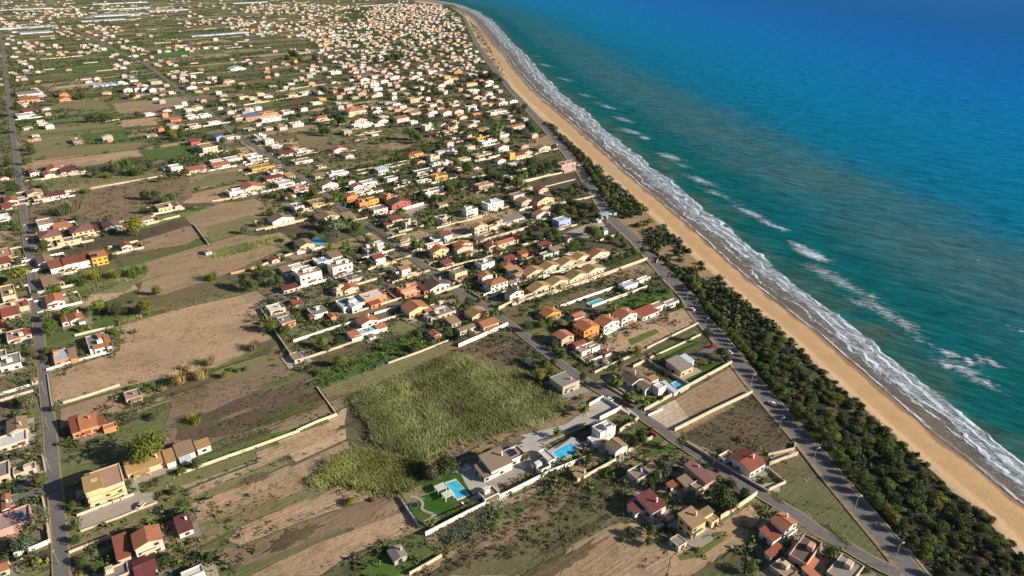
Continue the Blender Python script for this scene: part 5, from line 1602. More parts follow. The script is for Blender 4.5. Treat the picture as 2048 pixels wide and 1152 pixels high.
# walls round the yards of the middle-distance houses
def yard_walls():
    n = 0
    for r in H_MAIN:
        if r['y'] > 600 or r['y'] < 190 or n > 120: continue
        if r['l'] < 13 or random.random() < .12: continue
        X, Y, th, L, W = r['geo']; a0, a1, b0 = L / 2 + random.uniform(3, 9), L / 2 + random.uniform(3, 10), W / 2 + random.uniform(2.5, 5.5)
        h = random.uniform(1.1, 2.0); mb = MB(); w = .14
        mb.box(-a0, a1, -b0 - w, -b0 + w, 0, h)
        if random.random() < .5: mb.box(a1 - 2 * w, a1, -b0 + w, b0 * .8, 0, h - .02)
        if random.random() < .6: mb.box(-a0 * 1.0, a1 - 2 * w - .01, b0, b0 + 2 * w, 0, h - .05)
        o = mb.build('garden_wall', random.choice([M_WALLWHITE, M_STONEWALL, M_STONEWALL])); o.location = (X, Y, 0); o.rotation_euler = (0, 0, th)
        say(o, '%s yard wall in front of a house' % random.choice(['pale', 'pale stone', 'low cream']), r['x'] + 2, r['y'] + 4); tag(o, cat='wall', group='yard walls round the houses'); n += 1
yard_walls()
# ================================================================ PLANTS
def rnd_dirs(n):
    v = RNG.normal(size=(n, 3)); return v / np.linalg.norm(v, axis=1)[:, None]
def leaf_cards(C, size, up=0.35, out=None):
    """one crooked four-cornered leaf clump at every centre C"""
    n = len(C); a = rnd_dirs(n); b = rnd_dirs(n); nrm = rnd_dirs(n); nrm = nrm * .75 + out if out is not None else nrm; nrm[:, 2] = np.abs(nrm[:, 2]) + up if out is None else nrm[:, 2]; nrm /= np.linalg.norm(nrm, axis=1)[:, None]
    a = np.cross(nrm, a); a /= np.linalg.norm(a, axis=1)[:, None]; b = np.cross(nrm, a); s = (size * RNG.uniform(.6, 1.35, n))[:, None]
    V = np.stack([C - a * s, C - b * s * .7, C + a * s, C + b * s * .7], 1).reshape(-1, 3)
    return V, np.arange(4 * n).reshape(-1, 4)
def crown_points(n, lobes, squash=.85, seed=0):
    rs = np.random.default_rng(seed); L = []
    for i in range(lobes):
        d = rs.normal(size=3); d /= np.linalg.norm(d); L.append((d * rs.uniform(.25, .62) * np.array([1, 1, squash]), rs.uniform(.36, .56)))
    L.append((np.zeros(3), .62)); P = []
    O = []
    for i in range(n):
        c, r = L[rs.integers(len(L))]; d = rs.normal(size=3); d /= np.linalg.norm(d); P.append(c + d * r * rs.uniform(.72, 1.05) * np.array([1, 1, squash])); O.append(d)
    P = np.array(P); O = np.array(O); k = P[:, 2] > -0.62; return P[k], O[k]
def leaf_mat(name, c, c2):
    m, nt, b = new_mat(name); t = N(nt); tc = t.n('TexCoord').outputs['Object']
    n1 = t.noise(2.2, 2, tc); n2 = t.noise(9.0, 2, tc); oi = t.n('ObjectInfo').outputs['Random']
    col = t.mix(t.mr(t.math('ADD', t.math('MULTIPLY', n1, .6), t.math('MULTIPLY', n2, .4)), .36, .62), c, c2)
    col = t.mix(1.0, col, t.mix(oi, (.68, .78, .75), (1.35, 1.22, 1.0)), 'MULTIPLY')
    t.l(col, b.inputs['Base Color']); b.inputs['Roughness'].default_value = .75; b.inputs['Specular IOR Level'].default_value = .2; return m
ML = {'green': leaf_mat('leaves_green', (.040, .072, .016), (.105, .155, .034)), 'dark': leaf_mat('leaves_dark', (.024, .042, .015), (.065, .095, .030)),
      'olive': leaf_mat('leaves_olive', (.055, .072, .035), (.13, .15, .085)), 'yellow': leaf_mat('leaves_yellow_green', (.075, .10, .014), (.17, .185, .03)),
      'blue': leaf_mat('leaves_blue_green', (.045, .075, .055), (.10, .145, .105)), 'brown': leaf_mat('leaves_brown', (.075, .062, .032), (.13, .10, .05)), 'straw': leaf_mat('leaves_straw', (.16, .13, .06), (.30, .25, .13))}
CROWN = {}
def crown_mesh(kind, k):
    key = (kind, k)
    if key in CROWN: return CROWN[key]
    if kind == 'round': P = crown_points(1900, 11, .85, 10 + k); sz = .065
    elif kind == 'pine': P = crown_points(900, 10, .42, 30 + k); sz = .075
    elif kind == 'bush': P = crown_points(1700, 11, .7, 50 + k); sz = .065
    elif kind == 'tall': P = crown_points(800, 8, 1.5, 70 + k); sz = .085
    elif kind == 'tuft':
        rs = np.random.default_rng(90 + k); n = 260; r = np.sqrt(rs.random(n)) * .8; a = rs.random(n) * 6.283
        B = np.c_[r * np.cos(a), r * np.sin(a), np.zeros(n) - .6]; tip = B + np.c_[rs.normal(0, .18, n) + r * np.cos(a) * .5, rs.normal(0, .18, n) + r * np.sin(a) * .5, rs.uniform(.7, 1.5, n)]
        s = np.c_[np.cos(a + 1.6), np.sin(a + 1.6), np.zeros(n)] * .035; V = np.stack([B - s, B + s, tip + s * .5, tip - s * .5], 1).reshape(-1, 3); F = np.arange(4 * n).reshape(-1, 4)
        CROWN[key] = (V, F); return CROWN[key]
    V, F = leaf_cards(P[0], sz, out=P[1]); CROWN[key] = (V, F); return CROWN[key]
CME = {}
def crown_obj_mesh(kind, k, leaf):
    key = (kind, k, leaf)
    if key not in CME:
        V, F = crown_mesh(kind, k); o = np_mesh('crown', V, F, ML[leaf]); CME[key] = o.data; bpy.data.objects.remove(o)
    return CME[key]
def palm_mesh():
    mb = MB()
    for i in range(26):
        a = i * 2.4 + random.uniform(-.2, .2); el = random.choice([.9, .5, .1, -.25]); p = Vector((0, 0, 0)); d = Vector((math.cos(a) * math.cos(el), math.sin(a) * math.cos(el), math.sin(el))); s = Vector((-math.sin(a), math.cos(a), 0)); w = .10
        for k in range(5):
            q = p + d * .26; w2 = .20 if k < 3 else (.12 if k == 3 else .01); dr = Vector((0, 0, -.07))
            mb.quad(p, q, q + s * w2 + dr, p + s * w + dr); mb.quad(q, p, p - s * w + dr, q - s * w2 + dr); p = q; w = w2; d = (d + Vector((0, 0, -.24))).normalized()
    return mb.build('crown', ML['green'], link=False).data
PALM = palm_mesh()
def trunk_mesh(limbs=True):
    mb = MB(); mb.tube((0, 0, 0), (.03, .02, .55), .055, .042, 7)
    for i in range(5):
        a = i * 1.3; mb.tube((.03, .02, .5), (.35 * math.cos(a), .35 * math.sin(a), .85 + .1 * (i % 2)), .035, .014, 5)
    return mb.build('trunk', M_BARK, link=False).data
TRUNK = trunk_mesh(); mbp = MB(); mbp.tube((0, 0, 0), (.02, .0, .5), .03, .024, 6); mbp.tube((.02, 0, .5), (.01, .02, 1.0), .024, .020, 6); PTRUNK = mbp.build('trunk', M_BARK, link=False).data
KN = {'round': ('broadleaf_tree', 'round'), 'pine': ('umbrella_pine', 'flat-topped pine'), 'tall': ('tall_tree', 'tall'), 'palm': ('palm_tree', 'palm'), 'bush': ('bush', 'bush'), 'tuft': ('reed_clump', 'reed clump')}
LEAFN = {'green': 'mid-green', 'dark': 'dark green', 'olive': 'grey-green', 'yellow': 'yellow-green', 'blue': 'blue-green', 'brown': 'brownish', 'straw': 'straw-coloured'}
TREE_XY = []
def tree(x, y, rpx, kind, leaf, label=None, grp=None):
    """x, y: crown centre in the picture, rpx its half width there"""
    Y0 = G(x, y)[1]; s = FPX / (Y0 * _c + CAM_H * _s); r = rpx / s
    cz = {'round': r * 1.05, 'pine': r * 1.3, 'tall': r * 1.7, 'palm': r * 2.0, 'bush': r * .45, 'tuft': r * .6}[kind]
    X, Y = G(x, y, cz); TREE_XY.append((X, Y, r)); k = random.randrange(4); rz = random.uniform(0, 6.28)
    nm, word = KN[kind]; size = 'large' if rpx > 14 else ('small' if rpx < 7 else 'medium')
    if kind in ('bush', 'tuft'):
        o = bpy.data.objects.new(nm, crown_obj_mesh(kind, k, leaf)); COL.objects.link(o); o.location = (X, Y, r * .42); o.scale = (r, r, r * random.uniform(.8, 1.1)); o.rotation_euler = (0, 0, rz)
    else:
        o = empty(nm, X, Y); H = cz
        t_ = bpy.data.objects.new('trunk', PTRUNK if kind == 'palm' else TRUNK); COL.objects.link(t_); t_.parent = o
        hh = {'palm': H, 'round': r * 1.35, 'pine': r * 1.6, 'tall': r * 2.0}[kind]; wd = hh if kind != 'palm' else max(hh * .9, 5)
        t_.scale = (wd, wd, hh); t_.rotation_euler = (0, 0, rz)
        me = PALM if kind == 'palm' else crown_obj_mesh(kind, k, leaf)
        c = bpy.data.objects.new('crown', me); COL.objects.link(c); c.parent = o; c.location = (0, 0, H if kind != 'round' else r * 1.05); q = r * 1.05 if kind == 'palm' else r; c.scale = (q, q, q * random.uniform(.9, 1.08)); c.rotation_euler = (0, 0, rz)
    if label: tag(o, label, 'tree' if kind not in ('bush', 'tuft') else 'bush')
    else: say(o, '%s %s %s' % (size, LEAFN[leaf], word + (' tree' if kind in ('round', 'tall', 'palm') else '')), x, y)
    tag(o, cat={'palm': 'palm tree', 'bush': 'bush', 'tuft': 'reeds'}.get(kind, 'tree'), group=grp or {'palm': 'palms in the gardens', 'bush': 'garden bushes', 'tuft': 'reed clumps along the fields'}.get(kind, 'trees in the gardens and fields'))
    return o
# x y radius kind leaf
TREES = '''
295 888 40 round yellow|210 892 0 x x|48 1085 24 pine blue|75 1036 20 tall olive|80 960 13 tall green|145 1012 11 round green|150 1052 11 round dark|152 1078 12 round dark|165 1122 14 round green|195 1135 15 round green|255 968 12 round green|365 942 10 round green|392 928 13 round dark|345 985 8 bush green|330 1118 20 bush dark|300 1128 14 bush olive|420 1112 13 bush green|162 1005 9 round dark|368 1020 10 palm green|350 982 9 round green
890 926 28 round dark|868 945 20 round olive|700 1003 15 bush yellow|745 1000 8 bush brown|1122 962 10 round yellow|1052 912 7 palm green|1115 862 8 palm green|1168 815 11 palm green|1265 838 7 palm green|1282 866 15 round dark|1303 858 6 bush brown|1270 888 12 round dark|1285 880 12 round green|1178 918 12 round dark|1160 925 10 bush olive|1150 945 8 bush green|862 1042 9 palm dark
1300 1060 14 round green|1298 1082 12 round green|1245 1078 8 bush green|1262 1062 10 round dark|1270 1070 9 round dark|1332 938 14 tall olive|1312 952 15 round dark|1300 966 14 round dark|1340 925 12 round olive|1365 880 14 tall olive|1440 992 28 round dark|1462 1005 20 round dark|1418 985 12 round yellow|1462 968 14 round dark|1490 985 13 round dark|1502 1136 17 round green|1662 1102 19 round green|1700 1130 12 round dark|1735 1140 10 round olive|1415 930 8 bush dark|1435 940 7 bush dark
1276 702 13 round yellow|1262 705 6 bush olive|1085 640 0 x x|1056 652 13 round green|1085 646 11 round yellow|1100 640 12 round green|1118 645 9 bush olive|1081 748 15 round yellow|1088 728 14 round green|1107 722 10 round green|1105 742 9 round yellow|1052 720 14 bush blue|1166 752 11 round dark|1235 758 12 palm green|1262 790 9 palm green|1250 795 9 round green|1290 800 10 palm green|1275 805 7 bush green|1305 800 8 round dark|1320 796 8 round dark|1235 770 8 round dark|1416 668 13 tall dark|1445 702 15 round dark|1455 715 9 round green|1185 725 8 round dark|1168 812 11 round green|1224 610 10 palm green|1240 620 8 round dark|1110 692 10 round green|1122 705 9 round green|1125 712 7 round green|1359 612 10 round green|1305 660 0 x x|1268 605 7 round green|1330 745 8 round dark|1420 725 6 round dark|1400 730 6 round dark|1250 583 10 bush green|1300 582 9 bush green|1335 582 10 bush green|1170 600 6 round dark|1215 625 6 bush olive
540 648 17 round yellow|571 658 13 round green|642 684 14 round yellow|677 680 13 round dark|655 696 9 round olive|681 718 16 round yellow|862 592 11 round green|912 606 8 palm green|940 603 13 round dark|988 622 10 palm green|873 633 9 round dark|828 697 10 round dark|834 690 10 round dark|772 694 9 round green|800 706 7 round yellow|810 708 6 round green|895 660 12 round green|912 670 8 round dark|937 668 11 tall dark|870 650 8 round green|888 677 7 bush green|637 744 11 bush green|1000 625 8 round dark|600 640 12 bush olive|625 645 7 bush olive|595 630 8 round green|645 600 0 x x|985 612 6 bush dark|708 703 13 brown x|838 668 9 bush olive|540 600 8 bush olive|645 745 7 bush green|760 680 8 bush green
195 608 18 pine yellow|232 618 15 round dark|212 615 9 round dark|252 620 10 round dark|292 610 21 round yellow|278 612 10 round yellow|312 580 12 round yellow|263 603 6 bush dark|98 652 19 round green|132 622 14 round green|92 630 15 round olive|175 627 10 round olive|160 656 12 bush green|45 638 17 tall olive|57 722 11 round olive|65 705 12 round brown|115 815 11 round olive|55 802 18 round olive|30 805 10 round brown|342 762 11 round dark|357 756 15 tuft straw|397 748 16 tuft straw|415 722 12 tuft straw|372 735 9 tuft straw|450 748 10 round yellow|462 738 8 bush green|476 740 8 bush green|492 737 8 bush green|504 692 12 tuft straw|388 838 14 tuft yellow|310 832 14 bush olive|290 778 9 bush green|232 676 8 tall green|234 688 8 tall green|236 670 7 tall green|228 664 7 tall green|310 775 7 bush olive|262 806 8 bush olive|92 700 8 round dark|88 712 8 round dark|60 590 6 round dark|130 700 0 x x|162 705 8 round dark|178 703 7 bush green|40 840 10 bush dark|62 830 11 bush green|35 830 9 round green|70 582 7 bush green|132 578 0 x x|110 575 16 bush green
35 543 26 pine yellow|267 450 21 round yellow|290 388 12 round dark|311 388 12 round green|82 490 15 round dark|300 332 10 round dark|322 357 8 round dark|340 350 9 round dark|136 557 11 round green|161 508 9 round green|490 458 10 round olive|421 553 12 tuft yellow|487 563 18 round dark|505 570 14 round green|520 560 12 round dark|225 513 9 round dark|275 488 8 bush yellow|250 335 0 x x|370 343 9 round dark|15 323 10 round dark|22 345 12 round dark|65 302 8 round dark|60 292 10 round dark|50 322 8 round dark|28 375 14 round dark|20 390 10 round green|155 435 9 round green|212 440 9 round dark|285 420 8 round dark|505 355 9 round dark|70 460 8 round dark|225 462 9 bush green|300 420 8 round dark|7 560 9 round olive|35 520 10 round olive|10 455 12 bush blue|35 455 12 bush green|180 370 0 x x|345 300 0 x x|190 550 15 tuft yellow|230 548 15 tuft yellow|260 545 15 tuft green|282 540 12 tuft green|160 560 14 tuft green|170 380 10 tuft green|120 420 16 tuft olive|140 412 16 tuft olive|250 325 16 tuft green|270 340 16 tuft green|230 335 14 tuft olive|190 345 10 round dark|215 350 9 tuft green|345 390 12 tuft olive|325 400 14 tuft olive|90 370 12 tuft olive
627 380 14 round yellow|675 388 8 palm green|668 395 8 palm olive|682 392 8 palm green|584 473 11 pine green|665 452 22 pine blue|655 470 10 tall blue|672 470 10 tall blue|680 445 10 palm green|700 440 10 palm green|710 455 11 round dark|720 448 8 palm green|645 445 12 round dark|640 460 12 round dark|660 440 10 palm olive|799 420 10 palm green|858 440 10 palm green|902 436 9 palm green|937 332 14 round green|914 326 12 round green|980 340 13 tall dark|947 403 9 bush yellow|902 377 10 round green|922 371 12 round green|895 370 8 round green|912 514 12 round dark|995 502 13 tall dark|797 553 9 round green|838 486 10 palm green|828 483 9 palm green|657 491 9 palm green|692 487 9 palm green|698 498 8 palm olive|780 495 7 round green|830 538 8 round green|925 300 12 round dark|668 350 0 x x|687 357 8 palm green|678 358 8 palm olive|783 318 6 round green|791 317 6 round green|799 316 6 round green|807 315 6 round green|815 314 6 round green|735 331 6 round green|743 330 6 round green|751 329 6 round green|759 327 6 round green|767 326 6 round green|712 335 7 round dark|720 333 6 round dark|735 478 8 round dark|610 475 8 round dark|590 500 8 round dark|566 516 8 round green|520 535 10 round green|530 548 12 round dark|545 545 11 round green|558 560 12 round green|540 565 10 round dark|510 545 10 round dark|650 540 7 round green|800 338 0 x x|870 340 9 round green|850 300 8 round dark|880 295 10 round dark|828 330 6 round green|960 360 9 round dark|985 350 11 round dark|850 393 8 round dark|843 385 8 round dark|818 383 7 palm green|870 395 9 round dark|885 400 9 round green|870 410 8 bush olive|600 420 9 round green|575 430 8 round dark|560 425 9 round green|540 425 8 round dark|520 445 9 round dark|600 430 7 bush olive|580 395 9 round green|560 385 8 round green|545 388 8 round green|600 388 7 bush olive|1000 355 10 round dark|1015 360 10 round dark|990 380 8 round green|800 365 8 round dark|1000 535 8 round dark|930 515 8 round green|1010 540 7 round green|1040 520 10 round olive|1055 525 10 round olive|1072 520 9 round olive|958 600 6 round dark|933 560 6 bush green|910 555 6 bush green|640 505 7 bush dark|750 500 9 round green
1040 330 12 round dark|1060 325 12 round dark|1065 340 12 round green|1080 335 12 round dark|1095 330 12 round dark|1110 325 10 round dark|1045 345 10 palm green|1035 355 9 palm green|1110 385 11 round dark|1125 390 11 round dark|1140 380 10 round green|1150 372 10 round dark|1165 375 9 round dark|1175 380 8 round dark|1140 405 12 round dark|1155 410 13 round dark|1170 412 12 round dark|1185 418 12 round dark|1130 415 12 round olive|1145 422 12 round dark|1165 430 12 round dark|1120 425 12 round green|1185 440 9 round dark|1195 430 8 round dark|1105 435 10 round green|1190 465 18 round green|1178 460 12 round dark|1205 458 8 round dark|1090 450 11 round green|1075 445 10 round olive|1060 465 12 round dark|1075 475 12 round dark|1095 470 12 round dark|1110 465 12 round green|1045 475 10 round green|1030 450 10 round olive|1115 480 12 round dark|1150 490 14 round green|1165 485 13 round dark|1140 498 12 round green|1110 492 10 round dark|1235 470 10 round green|1220 478 9 round green|1245 480 9 round green|1250 490 9 bush green|1230 500 9 bush green|1215 505 9 bush green|1225 515 10 round green|1240 512 9 round green|1255 508 9 round green|1270 505 8 round green|1285 500 8 round dark|1265 498 7 bush green|1210 522 7 bush green|1095 515 7 bush green|1125 512 8 bush green|1060 500 8 round dark|1070 505 8 round dark|1050 370 9 palm green|1035 365 9 palm olive|1000 420 6 round dark|1110 575 0 x x
700 214 0 x x|645 255 12 round dark|655 262 10 round dark|675 236 14 round dark|690 240 12 round green|665 245 10 round green|655 222 10 round dark|600 230 8 round dark|640 177 9 round dark|650 180 10 round dark|820 262 14 pine green|830 268 12 round green|838 275 12 round green|765 280 8 round dark|643 262 9 round green|480 175 9 round dark|585 107 10 round dark|595 110 9 round dark|575 115 8 round dark|600 120 8 round dark|630 115 9 round dark|650 120 8 round dark|775 115 9 round dark|785 112 9 round dark|795 112 9 round dark|805 110 9 round dark|750 120 8 round dark|40 250 13 pine dark|32 215 14 pine dark|110 202 9 round green|345 268 11 round yellow|360 262 10 round dark|335 258 10 round dark|410 275 9 round dark|445 280 9 round dark|470 262 8 round dark|275 228 8 round dark|265 190 8 round dark|165 190 9 round dark|440 160 9 round dark|180 235 0 x x|175 236 9 round dark|190 235 9 round dark|205 234 9 round dark|220 233 9 round green|960 150 8 round dark|970 152 8 round dark|980 150 9 round dark|990 152 9 round dark|950 155 8 round dark|940 158 8 round dark|985 158 8 round dark|1000 160 7 round dark|940 210 8 round dark|960 215 8 round dark|1030 215 9 round dark|1040 222 10 round dark|1050 212 8 round green|1060 250 12 round dark|1065 258 10 round dark|970 230 9 round dark|975 235 8 round dark|1000 250 9 palm green|990 255 8 palm green|985 270 9 tall dark|905 248 8 palm green|870 250 8 palm green|865 180 9 round dark|855 175 9 round green|920 170 8 round dark|895 210 7 round dark|1020 262 9 round dark|920 260 8 round dark|935 262 8 palm green|950 268 7 palm green|885 268 8 round dark
'''
def trees():
    for it in TREES.replace('\n', '|').split('|'):
        f = it.split()
        if len(f) < 5 or 'x' in f: continue
        lab = 'biggest round tree, yellow-green, behind the yellow apartment house' if f[0] == '295' else None
        tree(float(f[0]), float(f[1]), float(f[2]), f[3], f[4], lab)
    # row of palms by the square
    for i in range(22): tree(425 + i * 2.5 + random.uniform(-.6, .6), 208 - i * .45 + random.uniform(-1.5, 1.5), 3.2, 'palm', 'green')
trees()
# ---- dune scrub: the shrubs that show largest, then the rest as one mass
ROADP = np.array([G(*p) for p in COAST_ROAD])
def dune():
    # belt between the coast road and the beach
    a = [p for p in COAST_ROAD if p[1] >= 240]; b = [p for p in INNER_PX if p[1] >= 255]
    poly = [G(*p) for p in a + [(1990, 1320)]] + [G(*p) for p in (b + [(2100, 1200)])[::-1]]
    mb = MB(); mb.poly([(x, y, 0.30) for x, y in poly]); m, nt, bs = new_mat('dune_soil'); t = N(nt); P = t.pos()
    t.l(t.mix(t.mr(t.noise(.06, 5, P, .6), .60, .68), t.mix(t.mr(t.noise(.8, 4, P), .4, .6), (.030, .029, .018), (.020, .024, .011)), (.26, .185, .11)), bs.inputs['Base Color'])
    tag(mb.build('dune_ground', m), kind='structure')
    area = poly_area(poly); pts = sample_poly(poly, int(area / 5)); W = INNER
    dr = dist_line(pts, ROADP)[0]; db, _, sg = dist_line(pts, INNER); pts = pts[(dr > 6.2) & (db > .8)]
    px = np.array([PX(x, y) for x, y in pts]); hole = np.zeros(len(pts), bool)
    for poly_ in ([(1215, 445), (1300, 425), (1330, 452), (1300, 475), (1262, 468)], [(1285, 500), (1345, 490), (1390, 515), (1440, 545), (1450, 570), (1380, 560), (1340, 530)], [(1110, 258), (1130, 262), (1150, 285), (1140, 290)], [(1195, 340), (1215, 350), (1235, 372), (1220, 370)], [(1580, 705), (1605, 705), (1612, 720), (1590, 722)], [(1680, 815), (1715, 822), (1745, 855), (1720, 850)], [(1832, 965), (1862, 965), (1885, 985), (1855, 990)], [(1975, 1075), (2010, 1080), (2040, 1125), (1990, 1110)]):
        hole |= in_poly(px[:, 0], px[:, 1], poly_)
    gap = np.sin(pts[:, 0] * .16 + 2.2 * np.sin(pts[:, 1] * .07)) + np.sin(pts[:, 1] * .19 + 1.9 * np.sin(pts[:, 0] * .11)) > 1.55; keep = (~hole | (RNG.random(len(pts)) < .08)) & (~gap | (RNG.random(len(pts)) < .25)); pts = pts[keep]; px = px[keep]
    # greedy spacing
    order = RNG.permutation(len(pts)); big = []
    for i in order:
        x, y = pts[i]
        if len(big) and min((x - q[0]) ** 2 + (y - q[1]) ** 2 for q in big) < 3.9 ** 2: continue
        big.append((x, y, px[i][0], px[i][1]))
    rp, _ = resample(ROADP, 5.5); side = []
    for a_, b_ in zip(rp, rp[1:]):
        d_ = (b_ - a_) / np.hypot(*(b_ - a_)); nn = np.array((d_[1], -d_[0]))
        if (nn @ (WATER[np.hypot(*(WATER - a_).T).argmin()] - a_)) < 0: nn = -nn
        if random.random() < .78:
            q_ = a_ + nn * random.uniform(7.6, 9.2); pq = PX(*q_)
            if pq[1] > 330 and not (430 < pq[1] < 560): side.append((q_[0], q_[1], pq[0], pq[1]))
    big.sort(key=lambda q: -q[3]); names = ['dark', 'green', 'green', 'green', 'dark', 'green', 'dark', 'yellow', 'brown', 'green', 'olive']
    for j, (x, y, qx, qy) in enumerate(big[:270]):
        d_in = dist_line(np.array([[x, y]]), INNER)[0][0]; r = random.choice((random.uniform(1.5, 2.6), random.uniform(2.4, 4.4))) * (0.75 if d_in < 4 else 1.0); leaf = random.choice(names) if d_in > 4 else random.choice(['dark', 'dark', 'brown', 'green'])
        o = bpy.data.objects.new('dune_shrub', crown_obj_mesh('bush' if random.random() < .5 else 'round', random.randrange(4), leaf)); COL.objects.link(o); hz = r * random.uniform(.55, .9)
        o.location = (x, y, hz * .62); o.scale = (r * random.uniform(.9, 1.3), r, hz); o.rotation_euler = (0, 0, random.uniform(0, 6.28))
        say(o, '%s %s dune shrub' % (LEAFN[leaf], 'broad' if r > 2.9 else 'small'), qx, qy); tag(o, cat='shrub', group='dune shrubs between the coast road and the beach')
    for x, y, qx, qy in side[:70]:
        leaf = random.choice(['green', 'dark', 'green', 'yellow', 'green']); r = random.uniform(2.3, 3.4); o = empty('roadside_tree', x, y); hh = r * random.uniform(1.0, 1.35)
        t_ = bpy.data.objects.new('trunk', TRUNK); COL.objects.link(t_); t_.parent = o; t_.scale = (hh * 1.2,) * 3
        c = bpy.data.objects.new('crown', crown_obj_mesh('round', random.randrange(4), leaf)); COL.objects.link(c); c.parent = o; c.location = (0, 0, hh * 1.15); c.scale = (r, r, r * .9); c.rotation_euler = (0, 0, random.uniform(0, 6))
        say(o, '%s bushy tree on the seaward verge' % LEAFN[leaf], qx, qy); tag(o, cat='tree', group='bushy trees along the seaward side of the coast road')
    rest = [(q[0], q[1], random.uniform(1.8, 3.6)) for q in big[270:]]
    small = pts[RNG.permutation(len(pts))[:6500]]
    clumps = [(x, y, r * 1.2, .9, random.choice(['dark', 'green', 'dark', 'olive'])) for x, y, r in rest] + [(x, y, random.uniform(.7, 1.9), .9, random.choice(['dark', 'dark', 'olive', 'brown', 'brown', 'green'])) for x, y in small]
    mass('dune_scrub', clumps, 'dense dark scrub filling the dune belt between the coast road and the beach', 'scrub', 46)
LC = {'dark': (.026, .046, .015), 'green': (.060, .095, .020), 'olive': (.085, .100, .050), 'yellow': (.120, .140, .022), 'brown': (.085, .066, .040), 'blue': (.065, .105, .075), 'straw': (.20, .16, .085)}
M_MASS = attr_mat('foliage_mass', .30, .35, .85)
def mass(name, clumps, label, cat, nleaf=30):
    Vs = []; Cs = []
    for x, y, r, sq, leaf in clumps:
        n = nleaf; d = rnd_dirs(n); d[:, 2] = np.abs(d[:, 2]); p = d * (r * RNG.uniform(.55, 1.0, n))[:, None] * np.array([1, 1, sq]) + np.array([x, y, r * sq * .15])
        V, F = leaf_cards(p, r * .26, out=d); Vs.append(V); c = np.array(LC[leaf]) * RNG.uniform(.65, 1.4, (n, 1)); Cs.append(c)
    V = np.vstack(Vs); C = np.vstack(Cs); o = np_mesh(name, V, np.arange(len(V)).reshape(-1, 4), M_MASS, C)
    return tag(o, label, cat, kind='stuff')
dune()
